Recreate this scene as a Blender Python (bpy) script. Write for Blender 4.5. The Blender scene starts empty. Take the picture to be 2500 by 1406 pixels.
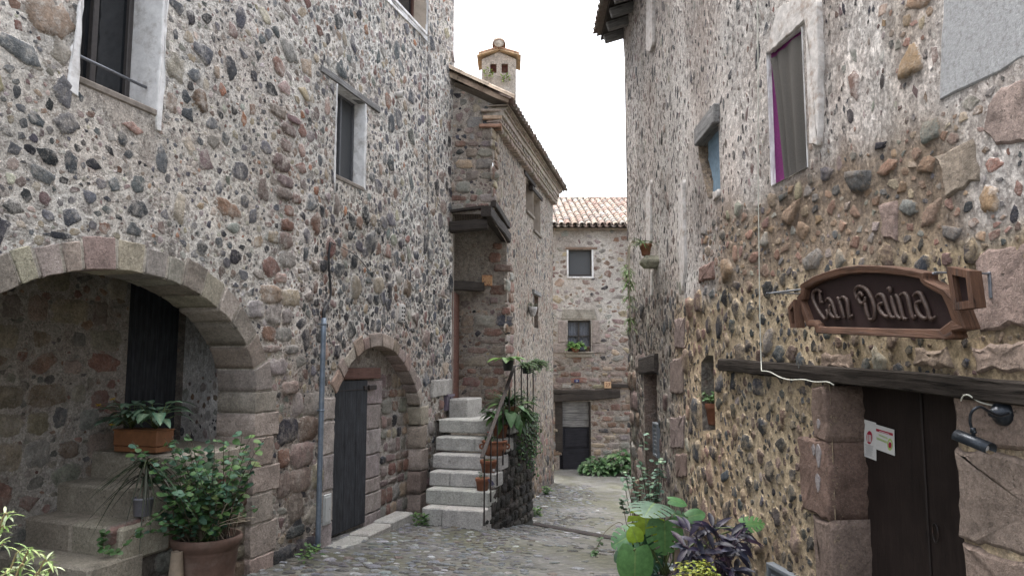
import bpy, bmesh, math, random
from mathutils import Vector as V, noise
from mathutils.geometry import delaunay_2d_cdt

# ---------------------------------------------------------------- camera, sky, sun, exposure
SC = bpy.context.scene
COL = SC.collection
PITCH = math.atan(187 / 1800)
cam = bpy.data.cameras.new('camera')
cam.sensor_width = 36
cam.lens = 36 * 1800 / 2500
cam.clip_start = .05
cam.clip_end = 500
camo = bpy.data.objects.new('camera', cam)
COL.objects.link(camo)
camo.location = (0, 0, 0)
camo.rotation_euler = (math.pi / 2 + PITCH, 0, 0)
SC.camera = camo

SUN_EL, SUN_ROT = math.radians(74), math.radians(-28)
world = bpy.data.worlds.new('World')
SC.world = world
world.use_nodes = True
wn = world.node_tree
wn.nodes.clear()
sky = wn.nodes.new('ShaderNodeTexSky')
sky.sky_type = 'NISHITA'
sky.sun_disc = False
sky.sun_elevation = SUN_EL
sky.sun_rotation = SUN_ROT
sky.air_density = 1.0
sky.dust_density = 6.0
hs = wn.nodes.new('ShaderNodeHueSaturation')
hs.inputs['Saturation'].default_value = .33
hs.inputs['Value'].default_value = 1.0
bg = wn.nodes.new('ShaderNodeBackground')
bg.inputs['Strength'].default_value = .15
wo = wn.nodes.new('ShaderNodeOutputWorld')
wn.links.new(sky.outputs[0], hs.inputs['Color'])
wn.links.new(hs.outputs[0], bg.inputs['Color'])
wn.links.new(bg.outputs[0], wo.inputs['Surface'])
sl = bpy.data.lights.new('sun', 'SUN')
sl.energy = .7
sl.angle = math.radians(60)
sl.color = (1, .985, .96)
so = bpy.data.objects.new('sun', sl)
COL.objects.link(so)
# the sky's sun stands at azimuth SUN_ROT (from +Y, clockwise); the lamp shines from there
sd = V((math.sin(SUN_ROT) * math.cos(SUN_EL), math.cos(SUN_ROT) * math.cos(SUN_EL), math.sin(SUN_EL)))
so.rotation_euler = (-sd).to_track_quat('-Z', 'Y').to_euler()
SC.view_settings.view_transform = 'Standard'
SC.view_settings.look = 'None'
SC.view_settings.exposure = 2.34
SC.view_settings.gamma = 1

# ---------------------------------------------------------------- small maths
R = random.Random(7)
F = 1800.0


def ray(u, v):
    dx = (u - 1250) / F
    dy = (703 - v) / F
    return V((dx, math.cos(PITCH) - math.sin(PITCH) * dy, math.sin(PITCH) + math.cos(PITCH) * dy))


def at(u, v, Y):
    d = ray(u, v)
    return d * (Y / d.y)


def lerp(a, b, t):
    return a + (b - a) * t


def mixc(a, b, t):
    t = max(0, min(1, t))
    return tuple(a[i] + (b[i] - a[i]) * t for i in range(3))


def sstep(a, b, x):
    t = max(0, min(1, (x - a) / (b - a)))
    return t * t * (3 - 2 * t)


def nz(x, y, z=0.0):
    return noise.noise(V((x, y, z)))


def jit(c, k=.2, rr=R):
    m = 1 + rr.uniform(-k, k)
    return tuple(max(0, x * m * (1 + rr.uniform(-.3, .3) * k)) for x in c)


def inpoly(s, z, poly):
    r = False
    n = len(poly)
    j = n - 1
    for i in range(n):
        a, b = poly[i]
        c, d = poly[j]
        if (b > z) != (d > z) and s < (c - a) * (z - b) / (d - b) + a:
            r = not r
        j = i
    return r


def pdist(s, z, poly):
    m = 1e9
    n = len(poly)
    for i in range(n):
        a, b = poly[i]
        c, d = poly[(i + 1) % n]
        ex, ez = c - a, d - b
        L = ex * ex + ez * ez
        t = 0 if L == 0 else max(0, min(1, ((s - a) * ex + (z - b) * ez) / L))
        m = min(m, math.hypot(s - a - ex * t, z - b - ez * t))
    return m


# ---------------------------------------------------------------- object bookkeeping
def tag(o, label=None, cat=None, group=None, kind=None):
    if label: o['label'] = label
    if cat: o['category'] = cat
    if group: o['group'] = group
    if kind: o['kind'] = kind
    return o


def thing(name, label, cat, loc=(0, 0, 0), group=None):
    o = bpy.data.objects.new(name, None)
    o.empty_display_size = .1
    COL.objects.link(o)
    o.location = loc
    return tag(o, label, cat, group)


def wloc(o):
    p = V((0, 0, 0))
    while o:
        p += o.location
        o = o.parent
    return p


class MB:
    """collects geometry in world coordinates and links it as ONE mesh object"""

    def __init__(s):
        s.v = []; s.f = []; s.mi = []; s.col = []; s.mor = []; s.lc = []; s.sm = []

    def add(s, vs, fs, col=(1, 1, 1, 1), mor=None, lc=None, mi=0, smooth=True):
        o = len(s.v)
        s.v.extend(tuple(p) for p in vs)
        n = len(vs)
        if col and not hasattr(col[0], '__len__'):
            c = tuple(col) if len(col) == 4 else tuple(col) + (1,)
            s.col.extend([c] * n)
        else:
            s.col.extend(tuple(c) if len(c) == 4 else tuple(c) + (1,) for c in col)
        if mor is None:
            s.mor.extend([(.4, .36, .3, 1)] * n)
        else:
            s.mor.extend([tuple(mor[:3]) + (1,)] * n)
        s.lc.extend((tuple(p) for p in lc) if lc is not None else (tuple(p) for p in vs))
        for f in fs:
            s.f.append(tuple(i + o for i in f))
            s.mi.append(mi)
            s.sm.append(smooth)

    def build(s, name, mats, parent=None, loc=None, label=None, cat=None, group=None, kind=None):
        if not isinstance(mats, (list, tuple)): mats = [mats]
        off = wloc(parent) if parent else V((0, 0, 0))
        l = V(loc) - off if loc is not None else V((0, 0, 0))
        o3 = off + l
        me = bpy.data.meshes.new(name)
        me.from_pydata([(p[0] - o3.x, p[1] - o3.y, p[2] - o3.z) for p in s.v], [], s.f)
        for m in mats: me.materials.append(m)
        me.polygons.foreach_set('material_index', s.mi)
        me.polygons.foreach_set('use_smooth', s.sm)
        a = me.attributes.new('Col', 'FLOAT_COLOR', 'POINT')
        a.data.foreach_set('color', [x for c in s.col for x in c])
        a = me.attributes.new('Mor', 'FLOAT_COLOR', 'POINT')
        a.data.foreach_set('color', [x for c in s.mor for x in c])
        a = me.attributes.new('Lc', 'FLOAT_VECTOR', 'POINT')
        a.data.foreach_set('vector', [x for c in s.lc for x in c])
        me.update()
        o = bpy.data.objects.new(name, me)
        COL.objects.link(o)
        o.location = l
        if parent: o.parent = parent
        return tag(o, label, cat, group, kind)


# ---------------------------------------------------------------- shape helpers
def obox(mb, O, ax, ay, az, e, bev=.006, col=(1, 1, 1), mor=None, mi=0, smooth=False):
    """chamfered box; e = (x0,x1,y0,y1,z0,z1) along unit axes ax,ay,az from O"""
    O, ax, ay, az = V(O), V(ax), V(ay), V(az)
    bev = min(bev, .45 * min(e[1] - e[0], e[3] - e[2], e[5] - e[4]))
    vs, lc, idx = [], [], {}
    for i in (0, 1):
        for j in (0, 1):
            for k in (0, 1):
                for m in range(3):
                    c = [e[i], e[2 + j], e[4 + k]]
                    for q, b in enumerate((i, j, k)):
                        if q != m: c[q] += bev if b == 0 else -bev
                    idx[(i, j, k, m)] = len(vs)
                    vs.append(O + ax * c[0] + ay * c[1] + az * c[2])
                    lc.append(c)
    g = idx
    fs = []
    for b in (0, 1):
        fs.append([g[(b, 0, 0, 0)], g[(b, 1, 0, 0)], g[(b, 1, 1, 0)], g[(b, 0, 1, 0)]])
        fs.append([g[(0, b, 0, 1)], g[(1, b, 0, 1)], g[(1, b, 1, 1)], g[(0, b, 1, 1)]])
        fs.append([g[(0, 0, b, 2)], g[(1, 0, b, 2)], g[(1, 1, b, 2)], g[(0, 1, b, 2)]])
    for a in (0, 1):
        for b in (0, 1):
            fs.append([g[(a, b, 0, 0)], g[(a, b, 1, 0)], g[(a, b, 1, 1)], g[(a, b, 0, 1)]])
            fs.append([g[(a, 0, b, 0)], g[(a, 1, b, 0)], g[(a, 1, b, 2)], g[(a, 0, b, 2)]])
            fs.append([g[(0, a, b, 1)], g[(1, a, b, 1)], g[(1, a, b, 2)], g[(0, a, b, 2)]])
            for c in (0, 1):
                pass
    for i in (0, 1):
        for j in (0, 1):
            for k in (0, 1):
                fs.append([g[(i, j, k, 0)], g[(i, j, k, 1)], g[(i, j, k, 2)]])
    mb.add(vs, fs, col, mor, lc, mi, smooth)


def tube(mb, pts, r, n=8, col=(1, 1, 1), mi=0, cap=True):
    pts = [V(p) for p in pts]
    rs = r if hasattr(r, '__len__') else [r] * len(pts)
    vs, lc, fs = [], [], []
    L = 0
    prev = None
    for i, p in enumerate(pts):
        d = (pts[min(i + 1, len(pts) - 1)] - pts[max(i - 1, 0)])
        if d.length < 1e-9: d = V((0, 0, 1))
        d.normalize()
        if prev is None:
            x = d.orthogonal().normalized()
        else:
            x = (prev - d * prev.dot(d))
            x = x.normalized() if x.length > 1e-6 else d.orthogonal().normalized()
        prev = x
        y = d.cross(x)
        if i: L += (p - pts[i - 1]).length
        for k in range(n):
            a = 2 * math.pi * k / n
            vs.append(p + (x * math.cos(a) + y * math.sin(a)) * rs[i])
            lc.append((L, math.cos(a) * rs[i], math.sin(a) * rs[i]))
    for i in range(len(pts) - 1):
        for k in range(n):
            k2 = (k + 1) % n
            fs.append((i * n + k, i * n + k2, (i + 1) * n + k2, (i + 1) * n + k))
    if cap:
        fs.append(tuple(range(n - 1, -1, -1)))
        fs.append(tuple((len(pts) - 1) * n + k for k in range(n)))
    mb.add(vs, fs, col, None, lc, mi, True)


def spline(pts, n=6):
    P = [V(p) for p in pts]
    out = []
    for i in range(len(P) - 1):
        a, b, c, d = P[max(i - 1, 0)], P[i], P[i + 1], P[min(i + 2, len(P) - 1)]
        for k in range(n):
            t = k / n
            out.append(.5 * (2 * b + (c - a) * t + (2 * a - 5 * b + 4 * c - d) * t * t + (3 * b - a - 3 * c + d) * t ** 3))
    out.append(P[-1])
    return out


def lathe(mb, C, prof, n=28, col=(1, 1, 1), mi=0, wob=0, axis=None):
    C = V(C)
    az = V(axis).normalized() if axis is not None else V((0, 0, 1))
    ax = az.orthogonal().normalized() if axis is not None else V((1, 0, 0))
    ay = az.cross(ax)
    vs, fs, lc = [], [], []
    for (r, z) in prof:
        for k in range(n):
            a = 2 * math.pi * k / n
            rr = r * (1 + wob * math.sin(3 * a + z * 9))
            vs.append(C + ax * (rr * math.cos(a)) + ay * (rr * math.sin(a)) + az * z)
            lc.append((a * r, z, r))
    for i in range(len(prof) - 1):
        for k in range(n):
            k2 = (k + 1) % n
            fs.append((i * n + k, i * n + k2, (i + 1) * n + k2, (i + 1) * n + k))
    mb.add(vs, fs, col, None, lc, mi, True)


LEAFW = {
    'ovate': lambda t: math.sin(math.pi * min(1, t ** .72)) ** .8,
    'lance': lambda t: max(0, math.sin(math.pi * t ** .85)) ** .9,
    'strap': lambda t: min(1, t * 8) * (1 - t) ** .45,
    'round': lambda t: math.sqrt(max(0, 1 - (2 * t - 1) ** 2)),
}


def leaf(mb, base, d, nrm, L, W, col, shape='ovate', bend=.25, fold=.18, seg=5, vein=None):
    base, d = V(base), V(d).normalized()
    nrm = V(nrm)
    nrm = (nrm - d * nrm.dot(d))
    nrm = nrm.normalized() if nrm.length > 1e-5 else d.orthogonal().normalized()
    sd_ = d.cross(nrm)
    vs, fs, cs = [], [], []
    f = LEAFW[shape]
    for i in range(seg + 1):
        t = i / seg
        p = base + d * (L * t * (1 - .15 * bend * t)) - nrm * (bend * L * t * t)
        w = max(.02, f(t)) * W * .5
        lift = nrm * (fold * w)
        vs += [p - sd_ * w + lift, p, p + sd_ * w + lift]
        cs += [col, vein or tuple(x * 1.12 for x in col), col]
        if i:
            b = 3 * i
            fs += [(b - 3, b - 2, b + 1, b), (b - 2, b - 1, b + 2, b + 1)]
    mb.add(vs, fs, [tuple(c) + (1,) for c in cs], None, None, 0, True)


def rdir(rr, up=.3):
    a = rr.uniform(0, 2 * math.pi)
    return V((math.cos(a), math.sin(a), rr.uniform(-.5, 1) * .8 + up)).normalized()


# ---------------------------------------------------------------- node materials
class NT:
    def __init__(s, name):
        s.m = bpy.data.materials.new(name)
        s.m.use_nodes = True
        s.t = s.m.node_tree
        s.t.nodes.clear()
        s.out = s.n('OutputMaterial')
        s.bsdf = s.n('BsdfPrincipled')
        s.l(s.bsdf.outputs[0], s.out.inputs[0])

    def n(s, kind, **kw):
        x = s.t.nodes.new('ShaderNode' + kind)
        for k, v in kw.items(): setattr(x, k, v)
        return x

    def l(s, a, b): s.t.links.new(a, b)

    def attr(s, name):
        return s.n('Attribute', attribute_name=name)

    def co(s, which='Object', scale=(1, 1, 1)):
        if which == 'Lc':
            o = s.attr('Lc').outputs['Vector']
        else:
            o = s.n('TexCoord').outputs[which]
        m = s.n('Mapping')
        m.inputs['Scale'].default_value = scale
        s.l(o, m.inputs['Vector'])
        return m.outputs[0]

    def noise(s, co, scale, detail=4, rough=.55, dist=0):
        x = s.n('TexNoise')
        x.inputs['Scale'].default_value = scale
        x.inputs['Detail'].default_value = detail
        x.inputs['Roughness'].default_value = rough
        x.inputs['Distortion'].default_value = dist
        s.l(co, x.inputs['Vector'])
        return x.outputs['Fac']

    def rng(s, v, a, b, c, d):
        x = s.n('MapRange')
        x.inputs[1].default_value = a; x.inputs[2].default_value = b
        x.inputs[3].default_value = c; x.inputs[4].default_value = d
        s.l(v, x.inputs[0])
        return x.outputs[0]

    def math(s, op, a, b=None, clamp=False):
        x = s.n('Math', operation=op, use_clamp=clamp)
        for i, q in enumerate((a, b)):
            if q is None: continue
            if isinstance(q, (int, float)): x.inputs[i].default_value = q
            else: s.l(q, x.inputs[i])
        return x.outputs[0]

    def mix(s, f, a, b, mode='MIX'):
        x = s.n('Mix', data_type='RGBA', blend_type=mode)
        for sock, q in ((x.inputs[0], f), (x.inputs[6], a), (x.inputs[7], b)):
            if isinstance(q, (int, float)): sock.default_value = q
            elif isinstance(q, tuple): sock.default_value = q if len(q) == 4 else q + (1,)
            else: s.l(q, sock)
        return x.outputs[2]

    def scale(s, c, f):
        x = s.n('VectorMath', operation='SCALE')
        s.l(c, x.inputs[0])
        if isinstance(f, (int, float)): x.inputs['Scale'].default_value = f
        else: s.l(f, x.inputs['Scale'])
        return x.outputs[0]

    def bump(s, h, strength=.5, dist=.01):
        b = s.n('Bump')
        b.inputs['Strength'].default_value = strength
        b.inputs['Distance'].default_value = dist
        s.l(h, b.inputs['Height'])
        s.l(b.outputs[0], s.bsdf.inputs['Normal'])

    def fin(s, col=None, rough=.85, metal=0, spec=.3):
        if col is not None:
            if isinstance(col, tuple): s.bsdf.inputs['Base Color'].default_value = col + (1,)
            else: s.l(col, s.bsdf.inputs['Base Color'])
        if isinstance(rough, (int, float)): s.bsdf.inputs['Roughness'].default_value = rough
        else: s.l(rough, s.bsdf.inputs['Roughness'])
        s.bsdf.inputs['Metallic'].default_value = metal
        s.bsdf.inputs['Specular IOR Level'].default_value = spec
        return s.m


def mortar_layers(t, co, base, ghost):
    """lime mortar: grit, pebbles, pits and half-buried stones showing through"""
    tint = t.mix(t.rng(t.noise(co, .9, 4, .6), .42, .6, 0, .5), base, t.mix(1.0, base, (.95, .87, .83), 'MULTIPLY'))
    wp = t.n('TexNoise'); wp.inputs['Scale'].default_value = 9; wp.inputs['Detail'].default_value = 4
    t.l(co, wp.inputs['Vector'])
    hh = None
    c = tint
    for sc, amt, w in ((7.5, .62, .07), (17, .55, .035)):
        ad = t.n('VectorMath', operation='MULTIPLY_ADD')
        t.l(wp.outputs['Color'], ad.inputs[0]); ad.inputs[1].default_value = (w, w, w); t.l(co, ad.inputs[2])
        cells = []
        for ft in ('DISTANCE_TO_EDGE', 'F1'):
            v = t.n('TexVoronoi', feature=ft)
            v.inputs['Scale'].default_value = sc
            t.l(ad.outputs[0], v.inputs['Vector'])
            cells.append(v)
        sep = t.n('SeparateColor')
        t.l(cells[1].outputs['Color'], sep.inputs[0])
        body = t.rng(cells[0].outputs['Distance'], .05, .14, 0, 1)
        m = t.math('MULTIPLY', body, t.math('GREATER_THAN', sep.outputs[0], .42))
        m = t.math('MULTIPLY', m, t.rng(t.noise(co, 16, 5, .75), .40, .56, 0, 1))
        m = t.math('MULTIPLY', m, ghost)
        rp = t.n('ValToRGB')
        e = rp.color_ramp.elements
        e[0].color = (.10, .10, .105, 1); e[0].position = 0
        e[1].color = (.34, .27, .21, 1); e[1].position = 1
        for p, cc in ((.18, (.19, .145, .13, 1)), (.36, (.27, .25, .225, 1)), (.52, (.21, .135, .11, 1)), (.68, (.33, .30, .26, 1)), (.84, (.15, .14, .135, 1))):
            el = e.new(p); el.color = cc
        t.l(sep.outputs[1], rp.inputs[0])
        c = t.mix(t.math('MULTIPLY', m, amt), c, rp.outputs[0])
        k = t.math('MULTIPLY', m, .5 if sc < 10 else .3)
        hh = k if hh is None else t.math('ADD', hh, k)
    mid = t.rng(t.noise(co, 15, 8, .78), .3, .72, .60, 1.34)
    fine = t.rng(t.noise(co, 55, 6, .8), .32, .68, .52, 1.40)
    big = t.rng(t.noise(co, 1.3, 5, .6), .3, .7, .78, 1.18)
    c = t.scale(t.scale(t.scale(c, big), mid), fine)
    hh = t.math('ADD', hh, t.noise(co, 22, 9, .75))
    hh = t.math('ADD', hh, t.math('MULTIPLY', t.noise(co, 80, 4, .7), .5))
    v = t.n('TexVoronoi')
    v.inputs['Scale'].default_value = 42
    ad = t.n('VectorMath', operation='MULTIPLY_ADD')
    t.l(wp.outputs['Color'], ad.inputs[0]); ad.inputs[1].default_value = (.03, .03, .03); t.l(co, ad.inputs[2])
    t.l(ad.outputs[0], v.inputs['Vector'])
    sep = t.n('SeparateColor')
    t.l(v.outputs['Color'], sep.inputs[0])
    m = t.math('MULTIPLY', t.rng(v.outputs['Distance'], .38, .2, 0, 1), t.math('GREATER_THAN', sep.outputs[0], .62))
    m = t.math('MULTIPLY', m, t.rng(t.noise(co, 35, 4, .8), .42, .56, 0, 1))
    rp = t.n('ValToRGB')
    e = rp.color_ramp.elements
    e[0].color = (.06, .06, .065, 1); e[0].position = 0
    e[1].color = (.46, .42, .37, 1); e[1].position = 1
    for p, cc in ((.22, (.10, .085, .075, 1)), (.45, (.19, .12, .095, 1)), (.62, (.30, .22, .16, 1)), (.8, (.14, .135, .135, 1))):
        el = e.new(p); el.color = cc
    t.l(sep.outputs[1], rp.inputs[0])
    c = t.mix(t.math('MULTIPLY', m, .75), c, rp.outputs[0])
    hh = t.math('ADD', hh, t.math('MULTIPLY', m, .22))
    # flaking lime wash: brown-grey mottling where little stone shows
    if ghost is not None and not isinstance(ghost, float):
        st = t.co('Object', (1, 1, .55))
        mo = t.math('MULTIPLY', t.rng(t.noise(st, 22, 9, .86), .49, .58, 0, 1), t.rng(t.noise(st, 2.0, 5, .7), .36, .60, .12, 1))
        mo = t.math('MULTIPLY', mo, t.rng(ghost, .6, .3, 0, 1))
        mo = t.math('MULTIPLY', mo, t.rng(ghost, .06, .2, 0, 1))
        c = t.mix(t.math('MULTIPLY', mo, .72), c, t.scale(t.mix(t.noise(co, 30, 3, .6), (.16, .13, .115), (.38, .31, .27)), 1.0))
        hh = t.math('SUBTRACT', hh, t.math('MULTIPLY', mo, .5))
    pit = t.rng(t.noise(co, 30, 4, .85), .37, .30, 0, 1)
    c = t.mix(t.math('MULTIPLY', pit, .65), c, (.075, .06, .05))
    hh = t.math('SUBTRACT', hh, t.math('MULTIPLY', pit, .5))
    return c, hh


def m_mortar():
    t = NT('lime_mortar')
    co = t.co()
    a = t.attr('Col')
    c, hh = mortar_layers(t, co, a.outputs['Color'], a.outputs['Alpha'])
    t.bump(hh, 1.0, .022)
    return t.fin(c, .93, 0, .15)


def m_rubble():
    t = NT('rubble_stone')
    co = t.co()
    a = t.attr('Col')
    mor, mh = mortar_layers(t, co, t.attr('Mor').outputs['Color'], .5)
    big = t.rng(t.noise(co, 8, 6, .7), .3, .7, .58, 1.40)
    fine = t.rng(t.noise(co, 44, 7, .8), .3, .72, .52, 1.45)
    c = t.scale(t.scale(a.outputs['Color'], big), fine)
    sp = t.rng(t.noise(co, 100, 3, .7), .60, .68, 0, .45)
    c = t.mix(sp, c, (.42, .39, .35))
    f = t.math('ADD', a.outputs['Alpha'], t.math('MULTIPLY', t.math('SUBTRACT', t.noise(co, 24, 6, .78), .5), 2.3))
    f = t.math('ADD', f, t.math('MULTIPLY', t.math('SUBTRACT', t.noise(co, 75, 4, .75), .5), 1.2))
    f = t.rng(f, .34, .48, 0, 1)
    smear = t.rng(t.noise(co, 6, 7, .8), .48, .66, 1, .25)
    f = t.math('MULTIPLY', f, smear)
    c = t.mix(f, mor, c)
    h = t.math('ADD', t.noise(co, 24, 9, .78), t.math('MULTIPLY', t.noise(co, 95, 3, .7), .5))
    h = t.math('ADD', h, t.math('MULTIPLY', t.noise(co, 9, 3, .6), 1.2))
    t.bump(h, 1.0, .022)
    return t.fin(c, .86, 0, .2)


def m_stone(name='dressed', grain=(.62, 1.35), bump=1.0, rough=.84, cover=1.0, pits=.0):
    t = NT(name)
    co = t.co()
    a = t.attr('Col')
    big = t.rng(t.noise(co, 5, 7, .72), .3, .7, grain[0], grain[1])
    fine = t.rng(t.noise(co, 44, 8, .85), .32, .68, .5, 1.5)
    c = t.scale(t.scale(a.outputs['Color'], big), fine)
    sp = t.rng(t.noise(co, 110, 3, .7), .60, .7, 0, .35)
    c = t.mix(sp, c, (.42, .39, .35))
    mor = t.scale(t.attr('Mor').outputs['Color'], t.rng(t.noise(co, 30, 5, .75), .3, .7, .6, 1.3))
    f = t.math('ADD', a.outputs['Alpha'], t.math('MULTIPLY', t.math('SUBTRACT', t.noise(co, 15, 6, .78), .5), 1.9 * cover))
    f = t.math('ADD', f, t.math('MULTIPLY', t.math('SUBTRACT', t.noise(co, 60, 4, .7), .5), 1.0 * cover))
    f = t.rng(f, .30, .48, 0, 1)
    c = t.mix(f, mor, c)
    pit = t.rng(t.noise(co, 34, 3, .85), .38, .32, 0, 1)
    c = t.mix(t.math('MULTIPLY', pit, pits + .3), c, (.06, .055, .045))
    h = t.math('ADD', t.noise(co, 26, 9, .75), t.math('MULTIPLY', t.noise(co, 110, 3, .6), .4))
    h = t.math('ADD', h, t.math('MULTIPLY', t.noise(co, 7, 4, .6), .7))
    h = t.math('SUBTRACT', h, t.math('MULTIPLY', pit, .4))
    t.bump(h, bump, .02)
    return t.fin(c, rough, 0, .2)


def m_gen(name, col=None, rough=.7, sc=30, var=(.85, 1.15), bump=.15, metal=0, spec=.4, stain=None, stsc=6, stain_amt=.6, attr=False, bsc=None, bdist=.006):
    t = NT(name)
    co = t.co()
    base = t.attr('Col').outputs['Color'] if attr else None
    n = t.rng(t.noise(co, sc, 5, .65), .3, .7, *var)
    if base is None:
        rgb = t.n('RGB'); rgb.outputs[0].default_value = col + (1,)
        base = rgb.outputs[0]
    c = t.scale(base, n)
    if stain:
        f = t.rng(t.noise(co, stsc, 6, .7), .5, .64, 0, stain_amt)
        c = t.mix(f, c, stain)
    if bump: t.bump(t.noise(co, bsc or sc * 2, 5, .65), bump, bdist)
    return t.fin(c, rough, metal, spec)


def m_wood(name, dark, light, along=0, rough=.75, bump=.7, sc=1.0, attr=False, spec=.25):
    """grain runs along local axis 0 of the Lc attribute"""
    t = NT(name)
    s = [26 * sc, 26 * sc, 26 * sc]
    s[along] = 1.6 * sc
    co = t.co('Lc', tuple(s))
    g = t.noise(co, 1.6, 8, .7, .6)
    g2 = t.noise(t.co('Lc', tuple(x * 3.2 for x in s)), 1.5, 4, .7)
    big = t.noise(t.co('Object'), 5, 4, .6)
    f = t.math('ADD', t.math('MULTIPLY', g, .75), t.math('MULTIPLY', g2, .35))
    c = t.mix(t.rng(f, .38, .72, 0, 1), dark, light)
    c = t.scale(c, t.rng(big, .3, .7, .75, 1.2))
    crack = t.rng(g, .40, .33, 0, .8)
    c = t.mix(crack, c, tuple(x * .3 for x in dark))
    t.bump(t.math('SUBTRACT', f, t.math('MULTIPLY', crack, .6)), bump, .012)
    return t.fin(c, rough, 0, spec)


def m_leaf(name='leaf_blade', rough=.55, trans=.25):
    t = NT(name)
    co = t.co()
    base = t.attr('Col').outputs['Color']
    c = t.scale(base, t.rng(t.noise(co, 28, 3, .6), .3, .7, .75, 1.25))
    t.fin(c, rough, 0, .28)
    tr = t.n('BsdfTranslucent')
    t.l(c, tr.inputs['Color'])
    mx = t.n('MixShader')
    mx.inputs[0].default_value = trans
    t.l(t.bsdf.outputs[0], mx.inputs[1]); t.l(tr.outputs[0], mx.inputs[2])
    t.l(mx.outputs[0], t.out.inputs[0])
    return t.m


MORTAR = m_mortar()
STONE = m_rubble()
DRESSED = m_stone('dressed_stone', (.62, 1.34), .9, .88, .85, .25)
GROUNDM = None
WOOD_DARK = m_wood('weathered_dark_oak', (.013, .010, .009), (.062, .052, .045), bump=1.0)
WOOD_GREY = m_wood('silver_grey_timber', (.075, .073, .072), (.30, .295, .29), bump=.9)
WOOD_BEAM = m_wood('dark_grained_oak_beam', (.009, .0075, .0065), (.055, .047, .041), bump=1.0, sc=.8, spec=.06, rough=.92)
WOOD_BLACK = m_wood('blackened_planks', (.010, .011, .013), (.058, .062, .072), along=2, bump=.6)
WOOD_BROWNV = m_wood('dark_brown_planks', (.013, .009, .008), (.024, .017, .015), along=2, bump=.25, rough=.6)
WOOD_RED = m_wood('red_brown_timber', (.10, .05, .038), (.19, .10, .08))
WOOD_SIGN = m_wood('varnished_sign_wood', (.035, .016, .010), (.12, .062, .038), rough=.62, bump=.9)
SIGN_PANEL = m_gen('maroon_sign_panel', (.020, .0095, .009), .62, 20, (.85, 1.15), .15)
SIGN_LETTER = m_gen('bronze_sign_lettering', (.034, .019, .014), .6, 60, (.5, 1.6), .5)
PLASTER = m_gen('white_lime_plaster', (.74, .735, .73), .9, 14, (.85, 1.1), .5, stain=(.30, .27, .24), stsc=5, stain_amt=.55, spec=.15)
PLASTER_GREY = m_gen('grey_cement_render', (.33, .335, .34), .92, 60, (.8, 1.15), .5, stain=(.18, .17, .17), stsc=45, stain_amt=.6, spec=.15)
CEMENT = m_gen('old_cement', (.22, .195, .17), .93, 9, (.7, 1.25), .7, stain=(.10, .085, .07), stsc=4, spec=.15)
GLASS = m_gen('dark_window_glass', (.012, .014, .017), .06, 3, (.8, 1.2), 0, spec=.6)
DARKVOID = m_gen('unlit_interior', (.008, .007, .007), .9, 10, (.8, 1.2), 0, spec=.1)
FRAME_DARK = m_gen('charcoal_window_frame', (.06, .054, .052), .55, 30, (.8, 1.2), .1)
SCREEN = m_gen('insect_screen', (.075, .08, .085), .8, 90, (.85, 1.15), .15)
IRON = m_gen('wrought_iron', (.022, .018, .017), .55, 60, (.6, 1.4), .3, metal=.3, stain=(.06, .028, .016), stsc=25)
STEEL = m_gen('painted_steel_bar', (.16, .17, .19), .4, 40, (.8, 1.2), .1, metal=.4)
PIPE = m_gen('grey_zinc_pipe', (.15, .185, .23), .42, 16, (.8, 1.2), .12, metal=.35, stain=(.25, .28, .31), stsc=7, stain_amt=.5)
RUST = m_gen('rusty_cast_iron', (.05, .028, .022), .85, 40, (.5, 1.5), .7, stain=(.10, .045, .025), stsc=20)
TERRA = m_gen('terracotta', (.21, .088, .052), .8, 18, (.8, 1.15), .25, stain=(.22, .15, .11), stsc=6, stain_amt=.5, spec=.2)
TERRA_BROWN = m_gen('aged_brown_pot', (.10, .062, .048), .78, 12, (.75, 1.2), .3, stain=(.16, .12, .10), stsc=5, stain_amt=.5, spec=.25)
TERRA_PLANTER = m_gen('orange_brown_planter', (.19, .082, .036), .6, 14, (.7, 1.2), .2, stain=(.12, .05, .025), stsc=5, stain_amt=.5)
BLACKPLASTIC = m_gen('black_plastic_pot', (.016, .016, .018), .45, 20, (.8, 1.2), .05)
GREYPLASTIC = m_gen('grey_plastic_pot', (.20, .20, .23), .5, 20, (.8, 1.2), .08, stain=(.10, .10, .10), stsc=8)
GREENPLASTIC = m_gen('dark_green_pot', (.015, .04, .035), .35, 20, (.8, 1.2), .05)
SOIL = m_gen('potting_soil', (.025, .018, .013), .95, 60, (.5, 1.5), .9)
STEM = m_gen('plant_stem', (.07, .055, .035), .75, 40, (.7, 1.3), .3)
GREENSTEM = m_gen('green_stem', (.075, .10, .035), .6, 40, (.7, 1.3), .15)
LEAF = m_leaf()
GLOSSLEAF = m_leaf('glossy_leaf', .5, .2)
TILE = m_gen('clay_roof_tile', None, .85, 14, (.65, 1.25), .4, attr=True, stain=(.13, .12, .09), stsc=9, stain_amt=.5, spec=.2)
STEPSTONE = m_stone('bush_hammered_step', (.72, 1.2), 1.0, .86, .4, .5)
CORDW = m_gen('white_cable', (.5, .5, .44), .5, 20, (.9, 1.1), 0)
CORDB = m_gen('black_cable', (.015, .015, .016), .5, 20, (.9, 1.1), 0)
LAMPM = m_gen('black_enamelled_metal', (.016, .02, .026), .34, 60, (.8, 1.2), .12, metal=.45, stain=(.08, .09, .10), stsc=30, stain_amt=.35)
PAPER = m_gen('white_paper', (.55, .55, .54), .8, 10, (.93, 1.05), 0)
PRED = m_gen('red_print', (.32, .02, .045), .7, 10, (.95, 1.05), 0)
PGREEN = m_gen('green_print', (.33, .45, .16), .7, 10, (.95, 1.05), 0)
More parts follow.
